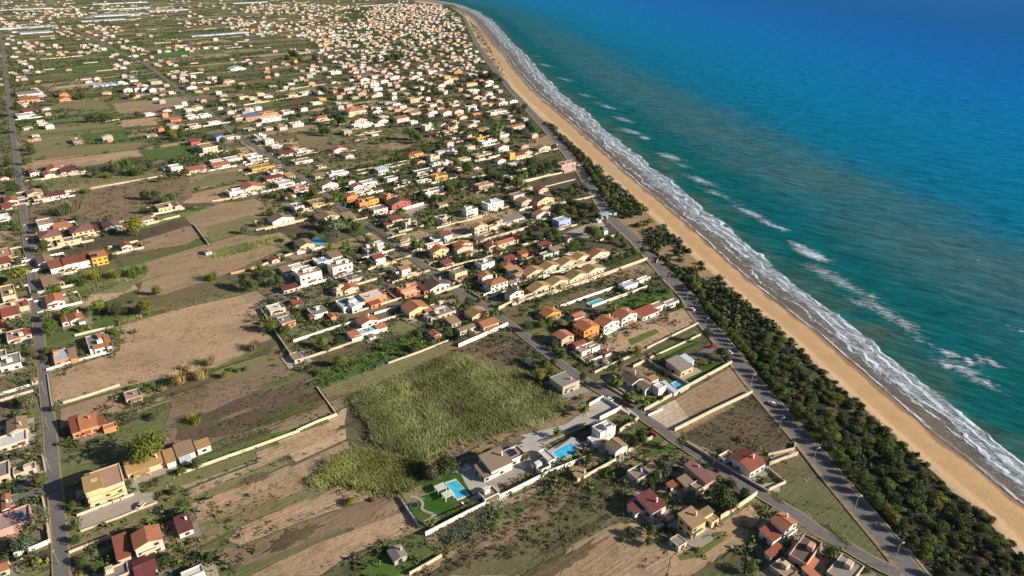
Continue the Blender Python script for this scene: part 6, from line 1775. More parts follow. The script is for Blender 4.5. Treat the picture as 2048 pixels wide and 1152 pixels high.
# ---- green of gardens, hedges and field margins too small and many to count
def greens():
    PAVED = [[(v[i], v[i + 1]) for i in range(0, len(v), 2)] for v in ([float(q) for q in ln.split(':')[1].split()] for ln in FIELDS.strip().splitlines() if ln.split(':')[0] in ('conc', 'pave', 'asph', 'grav', 'lawn'))]
    PAVED += [[(1083, 908), (1145, 872), (1175, 893), (1118, 930)], [(1170, 608), (1200, 594), (1216, 603), (1186, 616)], [(1340, 768), (1356, 759), (1380, 774), (1360, 787)], [(615, 480), (640, 470), (660, 484), (635, 495)]]
    rng = random.Random(3); cl = []; RC = np.array(RECTS); occ = np.array([(a, b, c) for a, b, c in FOOT])
    roads = [np.array([G(*p) for p in q]) for q in (COAST_ROAD, MID_ROAD, LEFT_ROAD)]
    def bulk(P, rfun, leaves, avoid=True):
        P = np.asarray(P); pq = np.array([PX(x, y) for x, y in P]); kp = np.ones(len(P), bool)
        for pp in PAVED: kp &= ~in_poly(pq[:, 0], pq[:, 1], pp)
        P = P[kp]
        if avoid:
            ok = np.ones(len(P), bool)
            for rd, w in zip(roads, (6.5, 4.2, 4.2)): ok &= dist_line(P, rd)[0] > w
            for s in range(0, len(P), 400):
                q = P[s:s + 400]; dx = q[:, None, 0] - RC[None, :, 0]; dy = q[:, None, 1] - RC[None, :, 1]; c_, s_ = np.cos(RC[:, 2]), np.sin(RC[:, 2])
                u = np.abs(dx * c_ + dy * s_) - RC[:, 3] - .7; v = np.abs(-dx * s_ + dy * c_) - RC[:, 4] - .7; ok[s:s + 400] &= ~((u < 0) & (v < 0)).any(1)
            P = P[ok]
        for x, y in P: cl.append((x, y, rfun(), rng.uniform(.7, 1.0), rng.choice(leaves)))
    gl = ['dark', 'green', 'green', 'olive', 'dark', 'yellow', 'brown']
    # gardens round the near and middle houses
    Q = []
    for r in H_MAIN:
        X, Y, th, L, W = r['geo']; n = 42 if r['y'] > 290 else 20
        for _ in range(n):
            a = rng.uniform(0, 6.28); d = max(L, W) * .5 + rng.uniform(1.5, 13); Q.append((X + d * math.cos(a), Y + d * math.sin(a)))
    bulk(Q, lambda: rng.choice((rng.uniform(.5, 1.3), rng.uniform(.8, 1.9), rng.uniform(1.6, 3.3))), gl)
    # hedges and scrub along the plot boundaries
    for ln in WALLS.strip().splitlines():
        v = [float(q) for q in ln.split(':')[1].split()]; pts = [G(v[i], v[i + 1]) for i in range(0, len(v), 2)]; P, _ = resample(pts, 2.4)
        if rng.random() < .75: bulk([(x + rng.uniform(-2.5, 2.5), y + rng.uniform(.8, 4)) for x, y in P if rng.random() < .55], lambda: rng.uniform(.5, 1.5), gl)
    # trees that line the lanes farther up
    for rd, y0, y1, pr in ((LEFT_ROAD, 100, 600, .55), (MID_ROAD, 100, 420, .42)):
        pp, _ = resample([G(*p) for p in rd], 5.0)
        for a_, b_ in zip(pp, pp[1:]):
            yy = PX(*a_)[1]
            if not y0 < yy < y1: continue
            d_ = (b_ - a_) / np.hypot(*(b_ - a_))
            for s_ in (-1, 1):
                if rng.random() < pr: o_ = rng.uniform(5, 14); Q.append((a_[0] - d_[1] * s_ * o_, a_[1] + d_[0] * s_ * o_)); cl.append((*Q[-1], rng.uniform(1.5, 3.4), .95, rng.choice(['dark', 'dark', 'green'])))
    # pictures' green zones: polygon, spacing, radius range, leaves
    Z = [([(600, 770), (650, 735), (850, 655), (905, 665), (900, 680), (645, 778)], 9, (.9, 2.0), ['dark', 'green', 'green', 'yellow']), ([(545, 640), (590, 700), (800, 640), (900, 640), (900, 600), (700, 600), (600, 620)], 13, (.6, 2.2), gl), ([(850, 600), (1010, 620), (1010, 650), (900, 690), (850, 660)], 10, (.8, 2.4), ['dark', 'green', 'dark']), ([(0, 580), (70, 575), (100, 850), (0, 860)], 16, (.8, 2.3), gl), ([(0, 860), (100, 860), (120, 1152), (0, 1152)], 14, (.8, 2.4), gl),
         ([(625, 975), (700, 915), (840, 890), (900, 920), (850, 960), (760, 1000), (640, 990)], 14, (.9, 1.9), ['yellow', 'olive', 'green']), ([(855, 1075), (1010, 1000), (1170, 935), (1260, 905), (1250, 990), (1135, 1095), (880, 1150)], 4.2, (.5, 1.5), ['dark', 'green', 'brown', 'olive', 'brown', 'dark']),
         ([(870, 1070), (960, 1010), (1010, 1010), (980, 1070), (900, 1095)], 9, (1.2, 2.2), ['blue', 'olive', 'blue']), ([(150, 1000), (330, 960), (400, 1000), (400, 1152), (140, 1152)], 15, (.6, 2.2), gl), ([(1255, 920), (1440, 900), (1510, 985), (1380, 1110), (1240, 1050)], 15, (.7, 2.2), ['dark', 'green', 'dark', 'olive']), ([(1500, 1060), (1560, 1010), (1760, 1152), (1490, 1152)], 16, (.7, 2.2), ['dark', 'green']), ([(330, 895), (440, 880), (640, 800), (660, 835), (500, 880), (350, 945)], 22, (.4, 1.0), ['green', 'olive', 'yellow']),
         ([(390, 865), (560, 745), (655, 790), (640, 815), (480, 870)], 10, (.4, 1.1), ['dark', 'brown', 'brown']), ([(1370, 868), (1505, 795), (1590, 888), (1430, 905)], 4, (.3, 1.0), ['brown', 'olive', 'dark', 'olive', 'straw']),
         ([(880, 715), (985, 665), (1078, 690), (1110, 735), (1040, 745), (960, 706)], 7, (.6, 1.5), ['dark', 'brown', 'dark']), ([(1040, 680), (1100, 690), (1140, 720), (1110, 760), (1060, 750)], 14, (1, 2.4), ['blue', 'green', 'dark']),
         ([(1190, 575), (1310, 560), (1350, 580), (1345, 600), (1290, 610), (1240, 600)], 14, (1, 2.2), ['green', 'dark', 'green']), ([(880, 900), (1030, 850), (1060, 862), (900, 935), (850, 960)], 11, (.5, 1.2), ['dark', 'brown']),
         ([(225, 640), (470, 575), (480, 590), (330, 630), (240, 660)], 26, (.5, 1.4), ['olive', 'green', 'brown']), ([(100, 505), (380, 440), (385, 460), (270, 490), (110, 520)], 24, (.5, 1.3), ['dark', 'brown', 'olive']),
         ([(60, 420), (220, 370), (380, 345), (370, 400), (160, 465)], 20, (.7, 1.9), ['olive', 'green', 'dark', 'yellow']), ([(60, 345), (300, 325), (340, 345), (60, 390)], 24, (.7, 1.8), ['olive', 'green', 'dark']),
         ([(330, 318), (470, 310), (480, 330), (340, 345)], 12, (1, 2.2), ['dark', 'green']), ([(1020, 400), (1200, 385), (1210, 420), (1190, 440), (1040, 460)], 16, (1, 2.3), ['dark', 'dark', 'green', 'olive']),
         ([(940, 480), (1100, 440), (1130, 455), (960, 500)], 20, (.8, 2.0), ['olive', 'dark', 'green']), ([(110, 870), (190, 850), (250, 880), (240, 930), (150, 930), (115, 930)], 14, (.8, 1.8), ['olive', 'blue', 'green']),
         ([(1180, 940), (1270, 900), (1340, 885), (1320, 925), (1230, 960)], 30, (.3, .7), ['green', 'olive']), ([(1040, 585), (1180, 548), (1300, 528), (1290, 548), (1100, 610), (1040, 622)], 16, (.5, 1.3), ['olive', 'dark', 'brown']),
         ([(0, 860), (75, 850), (90, 900), (0, 925)], 16, (.8, 1.7), gl), ([(0, 920), (90, 920), (90, 960), (0, 985)], 18, (.8, 1.7), gl), ([(390, 1060), (520, 1030), (560, 1060), (480, 1150), (330, 1152)], 16, (.6, 1.7), ['dark', 'green', 'olive', 'brown']),
         ([(330, 1000), (370, 985), (375, 1020), (320, 1040)], 12, (.6, 1.5), ['green', 'dark']), ([(1560, 1040), (1700, 1110), (1790, 1150), (1740, 1152), (1620, 1090)], 26, (.6, 1.4), ['olive', 'green']),
         ([(560, 300), (780, 262), (1000, 235), (1000, 262), (780, 300), (600, 330)], 60, (.9, 2.2), ['dark', 'green', 'olive']), ([(650, 150), (1000, 130), (1060, 240), (1080, 290), (660, 290)], 50, (1.4, 3.2), ['dark', 'dark', 'green']),
         ([(700, 12), (900, 10), (960, 60), (1000, 130), (650, 150)], 75, (1.8, 3.8), ['dark', 'dark', 'green']), ([(512, 300), (1000, 300), (1000, 420), (760, 460), (520, 430)], 22, (1.0, 3.0), ['dark', 'green', 'olive']),
         ([(640, 500), (1040, 470), (1100, 600), (760, 640), (560, 600)], 15, (.8, 2.6), ['dark', 'green', 'dark']), ([(0, 300), (40, 300), (60, 560), (0, 600)], 30, (1, 2.6), ['dark', 'green', 'dark'])]
    for poly, sp, (r0, r1), lv in Z:
        g = [G(*p) for p in poly]; n = int(poly_area(g) / sp); bulk(sample_poly(g, n), lambda: rng.uniform(r0, r1), lv)
    # far land: scattered bushes, hedge rows along the plots
    th = R(41); ca, sa = math.cos(th), math.sin(th); far = []
    for _ in range(4200):
        Y = 560 + 3400 * rng.random() ** 1.3; X = rng.uniform(-.78 * Y, .1 * Y); L = rng.uniform(10, 90)
        q = np.array([[X, Y], [X + L * ca, Y + L * sa]])
        if (dist_line(q, INNER)[2] > 0).any(): continue
        n = int(L / rng.uniform(3.5, 9)); far += [(X + ca * L * k / max(n, 1) + rng.uniform(-2, 2), Y + sa * L * k / max(n, 1) + rng.uniform(-2, 2)) for k in range(n)]
    far = np.array(far); d, _, sg = dist_line(far, INNER); far = far[(sg < 0) & (d > 25)]; fp = np.array([PX(x, y) for x, y in far]); okf = RNG.random(len(far)) < np.interp(far[:, 1], [600, 1100], [.22, 1.0])
    for ln in FIELDS.strip().splitlines():
        v = [float(q) for q in ln.split(':')[1].split()]; okf &= ~in_poly(fp[:, 0], fp[:, 1], [(v[i], v[i + 1]) for i in range(0, len(v), 2)])
    far = far[okf]
    bulk(far, lambda: rng.uniform(1.8, 4.6), ['dark', 'dark', 'green', 'olive'])
    # weeds and tussocks over the near plots, thick and thin in patches
    W_ = [p for p in [(0, 600), (500, 440), (1100, 520), (1360, 600), (1800, 1152), (0, 1152)]]; g = [G(*p) for p in W_]; P = sample_poly(g, 26000)
    n_ = np.sin(P[:, 0] * .09 + 2 * np.sin(P[:, 1] * .05)) + np.sin(P[:, 1] * .13 + 1.7 * np.sin(P[:, 0] * .07)) + RNG.normal(0, .6, len(P)); P = P[n_ > .55]
    px_ = np.array([PX(x, y) for x, y in P]); ok = np.ones(len(P), bool)
    for ln in FIELDS.strip().splitlines():
        ty, nums = ln.split(':'); v = [float(q) for q in nums.split()]; pp = [(v[i], v[i + 1]) for i in range(0, len(v), 2)]; m_ = in_poly(px_[:, 0], px_[:, 1], pp)
        if ty in ('conc', 'pave', 'asph', 'lawn', 'grav'): ok &= ~m_
        if ty in ('tan', 'tan2', 'yard'): ok &= ~m_ | (RNG.random(len(P)) < .16)
    bulk(P[ok], lambda: rng.uniform(.22, .7), ['olive', 'brown', 'green', 'dark', 'olive', 'straw'])
    print('green clumps', len(cl))
    mass('garden_greenery', cl, 'hedges, bushes and weeds too many to count among the houses and fields', 'greenery', 15)
greens()
# ---- reeds: upright leaning blades
def reeds():
    Z = [([(700, 800), (790, 765), (880, 722), (925, 712), (985, 745), (1045, 745), (1090, 775), (1125, 800), (1125, 830), (1060, 850), (1010, 862), (960, 880), (900, 890), (880, 905), (850, 925), (800, 905), (740, 885), (735, 850)], .16, 2.6, 0),
         ([(620, 965), (660, 925), (720, 905), (850, 925), (840, 960), (820, 985), (760, 985), (680, 972), (640, 975)], .14, 2.8, 1), ([(915, 1020), (960, 1000), (1000, 1000), (960, 1060), (900, 1090), (880, 1080)], .35, 1.8, 2),
         ([(170, 560), (290, 532), (292, 545), (240, 570), (170, 590)], .5, 2.5, 0), ([(425, 505), (560, 470), (575, 482), (430, 520)], .6, 2.5, 1), ([(140, 588), (172, 575), (180, 600), (150, 610)], .4, 2.2, 0), ([(235, 642), (285, 630), (285, 640), (240, 655)], .4, 2.0, 1),
         ([(1650, 1050), (1660, 1052), (1705, 1090), (1700, 1096)], .3, 1.8, 1), ([(1540, 985), (1555, 990), (1575, 1010), (1565, 1010)], .3, 1.6, 1), ([(1225, 665), (1275, 640), (1278, 648), (1230, 672)], .4, 1.3, 0), ([(1520, 1010), (1540, 1015), (1530, 1030)], .4, 1.4, 0)]
    cols = [[(.195, .225, .085), (.245, .245, .115), (.145, .19, .065)], [(.215, .235, .07), (.17, .20, .055), (.25, .245, .10)], [(.09, .13, .085), (.12, .15, .10), (.13, .12, .06)]]
    Vs = []; Cs = []
    for poly, sp, h, ci in Z:
        g = [G(*p) for p in poly]; A = poly_area(g); n = min(150000, int(A / sp * 3.2)); P = sample_poly(g, n) + (RNG.normal(0, 1, (n, 2)) * np.abs(RNG.normal(0, 1, (n, 1))) * 1.5 if n > 4000 else 0); n = len(P)
        # the bed rises and falls, with burnt-out hollows
        q = np.sin(P[:, 0] * .21 + 1.3 * np.sin(P[:, 1] * .13)) * np.sin(P[:, 1] * .17 + np.sin(P[:, 0] * .09)); hx = h * .85 * (1 + .10 * q) * RNG.uniform(.6, 1.15, n)
        px = np.array([PX(x, y) for x, y in P]); px = px + RNG.normal(0, 5, px.shape); hole = in_poly(px[:, 0], px[:, 1], [(822, 805), (855, 808), (858, 845), (845, 868), (820, 835)]) | in_poly(px[:, 0], px[:, 1], [(700, 815), (735, 850), (745, 880), (715, 885)])
        soft = hole & (RNG.random(n) < .8); hx[soft] *= .25; hole = soft
        a = RNG.uniform(0, 6.283, n); wild = (np.sin(P[:, 0] * .13 + 1.7 * np.sin(P[:, 1] * .11)) + np.sin(P[:, 1] * .17 + 1.9 * np.sin(P[:, 0] * .08)) + RNG.normal(0, .35, n)) > 1.25; hx[wild] *= .45
        lean = np.c_[-.32 + RNG.normal(0, .20, n), .12 + RNG.normal(0, .20, n)] * hx[:, None]
        s = np.c_[np.cos(a), np.sin(a)] * RNG.uniform(.035, .10, n)[:, None]; B = np.c_[P, np.zeros(n)]; Tp = np.c_[P + lean, hx]; S = np.c_[s, np.zeros(n)]
        Vs.append(np.stack([B - S, B + S, Tp + S * .6, Tp - S * .6], 1).reshape(-1, 3)); c = np.array(cols[ci])[RNG.integers(0, 3, n)] * RNG.uniform(.7, 1.25, (n, 1)) * (1 + .25 * np.sin(P[:, 0:1] * .11 + P[:, 1:2] * .07)) * (1 + .16 * np.sin(P[:, 0:1] * .31 + 2 * np.sin(P[:, 1:2] * .23))); c[hole] = (.10, .075, .05); c[wild] *= np.array([.75, .62, .6]); Cs.append(c)
    V = np.vstack(Vs); C = np.vstack(Cs); o = np_mesh('reeds', V, np.arange(len(V)).reshape(-1, 4), attr_mat('reed_blades', .3, .25, .9), C)
    tag(o, 'tall olive-green reed bed leaning in the wind and smaller reed strips on the field edges', 'reeds', kind='stuff'); print('reed blades', len(C))
reeds()
# rows of low crops and orchard nets
def crops():
    cl = []; rows = [((625, 772), (905, 668), 6, 1.1), ((430, 900), (640, 815), 3, .7), ((240, 850), (420, 790), 4, .6), ((800, 383), (912, 360), 4, .6), ((50, 275), (240, 256), 5, 1.0), ((370, 1075), (300, 1130), 3, .7), ((395, 1055), (560, 1000), 3, .5), ((600, 1040), (760, 985), 2, .5)]
    for a, b, n, r in rows:
        A, B = np.array(G(*a)), np.array(G(*b)); d = B - A; L = np.hypot(*d); d /= L; nn = np.array((d[1], -d[0]))
        for k in range(n):
            for s in np.arange(0, L, r * 2.1): p = A + d * s - nn * k * r * 3.2 + RNG.normal(0, .25, 2); cl.append((p[0], p[1], r * random.uniform(.7, 1.2), .8, random.choice(['green', 'yellow', 'green', 'dark'])))
    mass('crop_rows', cl, 'rows of orchard bushes, vines and vegetables on the narrow plots', 'crops', 14)
crops()
# ================================================================ OTHER THINGS
def quad_from_px(pts, z): return [(*G(x, y, z), z) for x, y in pts]
M_POOL = None
def pools():
    global M_POOL
    M_POOL, nt, b = new_mat('pool_water'); t = N(nt); P = t.pos()
    t.l(t.mix(t.mr(t.noise(.5, 3, P), .35, .65), (.03, .38, .62), (.07, .50, .74)), b.inputs['Base Color']); b.inputs['Roughness'].default_value = .08; b.inputs['Specular IOR Level'].default_value = .4
    bp = t.n('Bump'); bp.inputs['Strength'].default_value = .15; t.l(t.noise(2.0, 2, P), bp.inputs['Height']); t.l(bp.outputs[0], b.inputs['Normal'])
    rim = mat('pool_coping', (.52, .49, .45), .08)
    D = [([(892, 966.5), (912, 960), (937, 989), (914.5, 998)], .5, 'bright rectangular swimming pool beside the two white pergolas'),
         ([(1105, 904), (1140, 885), (1159, 899), (1120, 920)], 1.2, 'deep blue rectangular pool of the white modern villa'),
         ([(1175, 606), (1199, 597), (1212, 603), (1186, 613)], .5, 'turquoise pool on a narrow plot between two long white walls'),
         ([(1344, 767), (1355, 762), (1375, 774), (1361, 783)], .5, 'small deep-blue pool behind the rambling villa'),
         ([(622, 479), (633, 474), (645, 477), (650, 484), (640, 490), (630, 489)], .5, 'kidney-shaped blue pool on a red terrace by the palm garden'),
         ([(986, 171), (995, 169), (1000, 173), (991, 176)], .6, 'round-ended pale pool near the beach road in the village')]
    for pts, z, lab in D:
        p = quad_from_px(pts, z); cx = sum(q[0] for q in p) / len(p); cy = sum(q[1] for q in p) / len(p); root = empty('swimming_pool', cx, cy)
        loc = [Vector((q[0] - cx, q[1] - cy)) for q in p]; out = [v * (1 + .9 / v.length) for v in loc]; mb = MB()
        for i in range(len(loc)):
            j = (i + 1) % len(loc); mb.poly([(*loc[i], z), (*loc[j], z), (*out[j], z), (*out[i], z)][::-1]); mb.poly([(*out[i], 0), (*out[j], 0), (*out[j], z), (*out[i], z)])
            mb.poly([(*loc[i], z), (*loc[j], z), (*loc[j], z - .2), (*loc[i], z - .2)])
        mb.build('coping', rim if 'kidney' not in lab else mat('red_terrace', (.30, .10, .07), .1), root); mb = MB(); mb.poly([(*v, z - .10) for v in loc]); mb.build('water', M_POOL, root); tag(root, lab, 'swimming pool')
pools()
def decks():
    mb = MB(); z = 1.1
    q = [(*G(x, y, z), z) for x, y in [(1083, 908), (1145, 872), (1172, 893), (1118, 928)]]
    # raised pool terrace of the white modern villa
    hole = quad_from_px([(1102, 904), (1140, 883), (1162, 899), (1120, 923)], z); cx = sum(p[0] for p in q) / 4; cy = sum(p[1] for p in q) / 4
    for i in range(4):
        j = (i + 1) % 4; mb.poly([q[i], q[j], hole[j], hole[i]]); a, b = q[i], q[j]; mb.poly([(a[0], a[1], 0), (b[0], b[1], 0), b, a])
    for v in range(len(mb.v)): mb.v[v] = (mb.v[v][0] - cx, mb.v[v][1] - cy, mb.v[v][2])
    o = mb.build('pool_terrace', mat('terrace_tiles', (.40, .40, .39), .08)); o.location = (cx, cy, 0); tag(o, 'raised pale pool terrace in front of the white modern villa', 'terrace')
decks()
def pergola(x, y, lab):
    X, Y = G(x, y, 2.5); th = plot_angle(Y); root = empty('pergola', X, Y, 0, th)
    for sx in (-1, 1):
        for sy in (-1, 1): mb = MB(); mb.box(sx * 1.9 - .09, sx * 1.9 + .09, sy * 1.5 - .09, sy * 1.5 + .09, 0, 2.4); mb.build('post', M_WHITE, root)
    mb = MB(); mb.box(-2.2, 2.2, -1.72, -1.58, 2.4, 2.6, 0, True); mb.box(-2.2, 2.2, 1.58, 1.72, 2.4, 2.6, 0, True); mb.build('beam', M_WHITE, root)
    mb = MB()
    for i in range(11): u = -2.1 + i * .42; mb.box(u - .14, u + .14, -1.9, 1.9, 2.604, 2.66, 0, True)
    mb.build('roof_slats', M_WHITE, root); tag(root, lab, 'pergola', 'white pergolas on the pool lawn')
pergola(881, 974, 'white slatted pergola farther up the lawn, by the pool corner'); pergola(896, 988, 'white slatted pergola nearer the pool edge on the lawn')
def solar(x, y, h, n, m, lab, tilt=14, th=None):
    X, Y = G(x, y, h); th = plot_angle(Y) if th is None else th; root = empty('solar_array', X, Y, h, th); root.rotation_euler = (R(tilt), 0, th)
    fr = MB(); fr.box(-n * .53 - .05, n * .53 + .05, -m * .85 - .05, m * .85 + .05, .12, .16, 0, True)
    for sx in (-1, 1):
        for sy in (-1, 1): fr.box(sx * n * .5 - .04, sx * n * .5 + .04, sy * m * .8 - .04, sy * m * .8 + .04, -.4, .12)
    fr.build('mounting_frame', M_METAL, root)
    for i in range(n):
        for j in range(m): mb = MB(); a = (i - n / 2 + .5) * 1.06; b = (j - m / 2 + .5) * 1.70; mb.box(a - .5, a + .5, b - .82, b + .82, .165, .20); mb.build('panel', M_SOLAR, root)
    tag(root, lab, 'solar panels', 'rooftop solar arrays')
solar(1024, 906, 3.6, 4, 2, 'right-hand solar array on the flat annex of the left pool villa'); solar(1013, 899, 3.6, 4, 2, 'left-hand solar array on the flat annex of the left pool villa')
solar(1082, 929, 2.75, 6, 3, 'wide dark solar array on the low canopy below the rectangular pool'); solar(690, 601, 4.1, 5, 2, 'solar array on the grey deck of the solar-panel villa')
solar(1031, 543, 4.4, 4, 2, 'solar array on the ochre-roofed bungalow'); solar(188, 511, 7.9, 4, 2, 'small solar array on the orange-ended warehouse roof'); solar(1032, 578, 6.9, 3, 1, 'small solar array on the charcoal-roofed villa')
# ---- garden of the left pool villa
def strip_path():
    pts = [(813, 997), (822, 993), (832, 995), (841, 1003), (844, 1011), (843, 1018), (849, 1023), (858, 1026), (864, 1028)]
    pts = [(820, 995), (830, 995), (839, 999), (845, 1006), (846, 1012), (843, 1018), (848, 1023), (856, 1026), (866, 1029)]
    for _ in range(3): pts = [pts[0]] + [q for a, b in zip(pts, pts[1:]) for q in ((a[0] * .75 + b[0] * .25, a[1] * .75 + b[1] * .25), (a[0] * .25 + b[0] * .75, a[1] * .25 + b[1] * .75))] + [pts[-1]]
    g = [G(*p) for p in pts]; L, Rr = ribbon_pts(g, 1.2); mb = MB()
    for i in range(len(L) - 1): mb.quad((Rr[i].x, Rr[i].y, .47), (Rr[i + 1].x, Rr[i + 1].y, .47), (L[i + 1].x, L[i + 1].y, .47), (L[i].x, L[i].y, .47))
    tag(mb.build('garden_path', M_CONC), kind='structure')
strip_path()
def hedge(px, w, h, lab):
    P, _ = resample([G(*p) for p in px], .55); C = []
    for x, y in P:
        for k in range(26):
            u = RNG.uniform(-w / 2, w / 2); a = RNG.uniform(0, .55); z = h * RNG.uniform(.05, 1.0); 
            if RNG.random() < .5: z = h * RNG.uniform(.9, 1.05)
            else: u = math.copysign(w / 2, u) * RNG.uniform(.85, 1.05)
            C.append((x + u * .5 + a, y + u * .85, z))
    V, F = leaf_cards(np.array(C), .20); c0 = V.mean(0); c0[2] = 0; o = np_mesh('hedge', V - c0, F, ML['green']); o.location = tuple(c0); tag(o, lab, 'hedge', 'clipped hedges'); return o
hedge([(800, 992), (850, 965), (900, 942), (935, 925)], 1.5, 2.0, 'clipped green hedge along the upper side of the pool lawn')
hedge([(799, 994), (820, 1024), (843, 1058)], 1.3, 1.9, 'clipped green hedge at the left end of the pool lawn'); hedge([(846, 1058), (900, 1030), (960, 1004)], 1.4, 1.7, 'clipped hedge along the pale wall below the pool lawn')
hedge([(155, 1029), (210, 1006), (265, 986)], 1.2, 1.5, 'clipped hedge below the yellow apartment house'); hedge([(1085, 885), (1130, 868), (1170, 850)], 1.4, 1.4, 'dark hedge beside the long driveway')
hedge([(1110, 900), (1160, 865), (1200, 845)], 1.2, 1.3, 'hedge between the driveway and the white modern villa'); hedge([(690, 462), (722, 475), (745, 490)], 1.6, 3.0, 'tall hedge at the palm garden gate'); hedge([(735, 452), (765, 468), (790, 488)], 1.6, 2.4, 'tall hedge along the bent blue lane')
hedge([(224, 656), (234, 672), (240, 690)], 2.2, 3.2, 'tall green hedge at the field end of the walled garden')
hedge([(90, 700), (92, 712), (94, 728)], 1.6, 2.2, 'hedge beside the lane in front of the pale blue roof terrace')
hedge([(1395, 690), (1340, 716), (1300, 736)], 1.0, 1.4, 'low hedge along the upper side of the grey-roofed lawn villa plot')
hedge([(1165, 555), (1215, 538), (1290, 508)], 2.6, 2.8, 'long thick hedge behind the ochre bungalow row wall')
def trampoline(x, y):
    X, Y = G(x, y, .8); root = empty('trampoline', X, Y); mb = MB(); n = 16
    mb.poly([(1.5 * math.cos(i * 6.2832 / n), 1.5 * math.sin(i * 6.2832 / n), .82) for i in range(n)]); mb.build('jumping_mat', M_RUBBER, root); mb = MB()
    for i in range(n):
        a, b = i * 6.2832 / n, (i + 1) * 6.2832 / n; mb.poly([(1.5 * math.cos(a), 1.5 * math.sin(a), .84), (1.5 * math.cos(b), 1.5 * math.sin(b), .84), (1.8 * math.cos(b), 1.8 * math.sin(b), .84), (1.8 * math.cos(a), 1.8 * math.sin(a), .84)][::-1])
    mb.build('rim_pad', mat('rim_blue', (.03, .16, .20)), root)
    for i in range(4): a = i * 1.57; mb = MB(); mb.tube((1.65 * math.cos(a), 1.65 * math.sin(a), 0), (1.65 * math.cos(a), 1.65 * math.sin(a), .83), .05, .05, 5); mb.build('leg', M_METAL, root)
    tag(root, 'round dark trampoline inside the curved garden path', 'trampoline')
trampoline(829, 1010)
def lounger(x, y, turn, lab):
    X, Y = G(x, y, .3); root = empty('sun_lounger', X, Y, .34, turn); mb = MB(); mb.box(-.35, .35, -1.0, .4, .28, .38, 0, True); mb.build('seat', M_WHITE, root)
    mb = MB(); slab(mb, [(-.35, .4, .28), (.35, .4, .28), (.35, 1.0, .75), (-.35, 1.0, .75)], .08); mb.build('backrest', M_WHITE, root)
    for sx, sy in ((-.3, -.9), (.3, -.9), (-.3, .35), (.3, .35)): mb = MB(); mb.box(sx - .03, sx + .03, sy - .03, sy + .03, 0, .28); mb.build('leg', M_METAL, root)
    tag(root, lab, 'sun lounger', 'white sun loungers')
lounger(930, 941, 1.9, 'white sun lounger at the hedge above the pool, left one'); lounger(938, 937, 1.9, 'white sun lounger at the hedge above the pool, right one'); lounger(927, 1010, .6, 'white sun lounger at the right end of the lawn, below the pool')
# ---- street lamps along the coast road and the lanes
def lamp_proto():
    root = empty('street_lamp', 0, 0)
    mb = MB(); mb.tube((0, 0, 0), (0, 0, 7.6), .11, .07, 7); mb.build('pole', M_METAL, root)
    mb = MB(); mb.tube((0, 0, 7.55), (.35, 0, 7.95), .06, .05, 6); mb.tube((.35, 0, 7.95), (1.3, 0, 8.1), .05, .04, 6); mb.build('arm', M_METAL, root)
    mb = MB(); mb.box(1.2, 1.95, -.17, .17, 8.02, 8.18, 0, True); mb.build('lamp_head', M_WHITE, root); mb = MB(); mb.box(-.22, .22, -.22, .22, 0, .35); mb.build('base', M_CONC, root)
    return root
def pole_proto():
    root = empty('utility_pole', 0, 0); mb = MB(); mb.tube((0, 0, 0), (0, 0, 7.8), .11, .08, 7); mb.build('pole', mat('grey_pole', (.22, .20, .17), .15), root)
    mb = MB(); mb.box(-.6, .6, -.06, .06, 7.2, 7.32, 0, True); mb.build('crossarm', M_METAL, root); return root
def copy_thing(root, x, y, z=0, rz=0):
    r = root.copy(); COL.objects.link(r); r.location = (x, y, z); r.rotation_euler = (0, 0, rz)
    for c in root.children:
        k = c.copy(); COL.objects.link(k); k.parent = r
    return r
LAMPS = [(1078, 240), (1092, 258), (1119, 303), (1131, 318), (1158, 350), (1176, 372), (1191, 394), (1208, 412), (1254, 466), (1279, 501), (1306, 534), (1338, 567), (1373, 609), (1409, 661), (1455, 712), (1501, 776), (1557, 864), (1626, 926), (1708, 1024), (1790, 1119)]
def lamps():
    p = lamp_proto()
    for i, (x, y) in enumerate(LAMPS):
        X, Y = G(x, y); o = p if i == 0 else copy_thing(p, X, Y); o.location = (X, Y, 0); o.rotation_euler = (0, 0, R(20))
        tag(o, 'tall grey street lamp on the coast road, %s counted from the bottom of the photo' % (['first', 'second', 'third', 'fourth', 'fifth', 'sixth', 'seventh', 'eighth', 'ninth', 'tenth', 'eleventh', 'twelfth', 'thirteenth', 'fourteenth', 'fifteenth', 'sixteenth', 'seventeenth', 'eighteenth', 'nineteenth', 'twentieth'][len(LAMPS) - 1 - i]), 'street lamp', 'street lamps along the coast road')
    q = pole_proto(); PO = [(1184, 766), (1056, 680), (1131, 733), (1281, 842), (1419, 911), (1426, 932), (1611, 942), (1611, 1057), (1772, 1136), (1677, 1022), (534, 636), (297, 547), (537, 527), (535, 484), (858, 540), (762, 571), (794, 493), (102, 945), (98, 860), (92, 790), (62, 560), (52, 470), (48, 440), (1338, 861), (862, 470), (734, 438), (1099, 476), (1084, 478), (685, 405), (622, 362), (560, 322), (645, 596), (940, 590), (1022, 680), (106, 1090), (118, 1130), (512, 305), (450, 240), (300, 560), (1198, 455)]
    for i, (x, y) in enumerate(PO):
        X, Y = G(x, y); o = q if i == 0 else copy_thing(q, X, Y); o.location = (X, Y, 0); o.rotation_euler = (0, 0, random.uniform(0, 3)); s = .9 if y < 650 else 1.0; o.scale = (s, s, s)
        say(o, 'thin grey utility pole', x, y); tag(o, cat='utility pole', group='utility poles beside the lanes')
lamps()
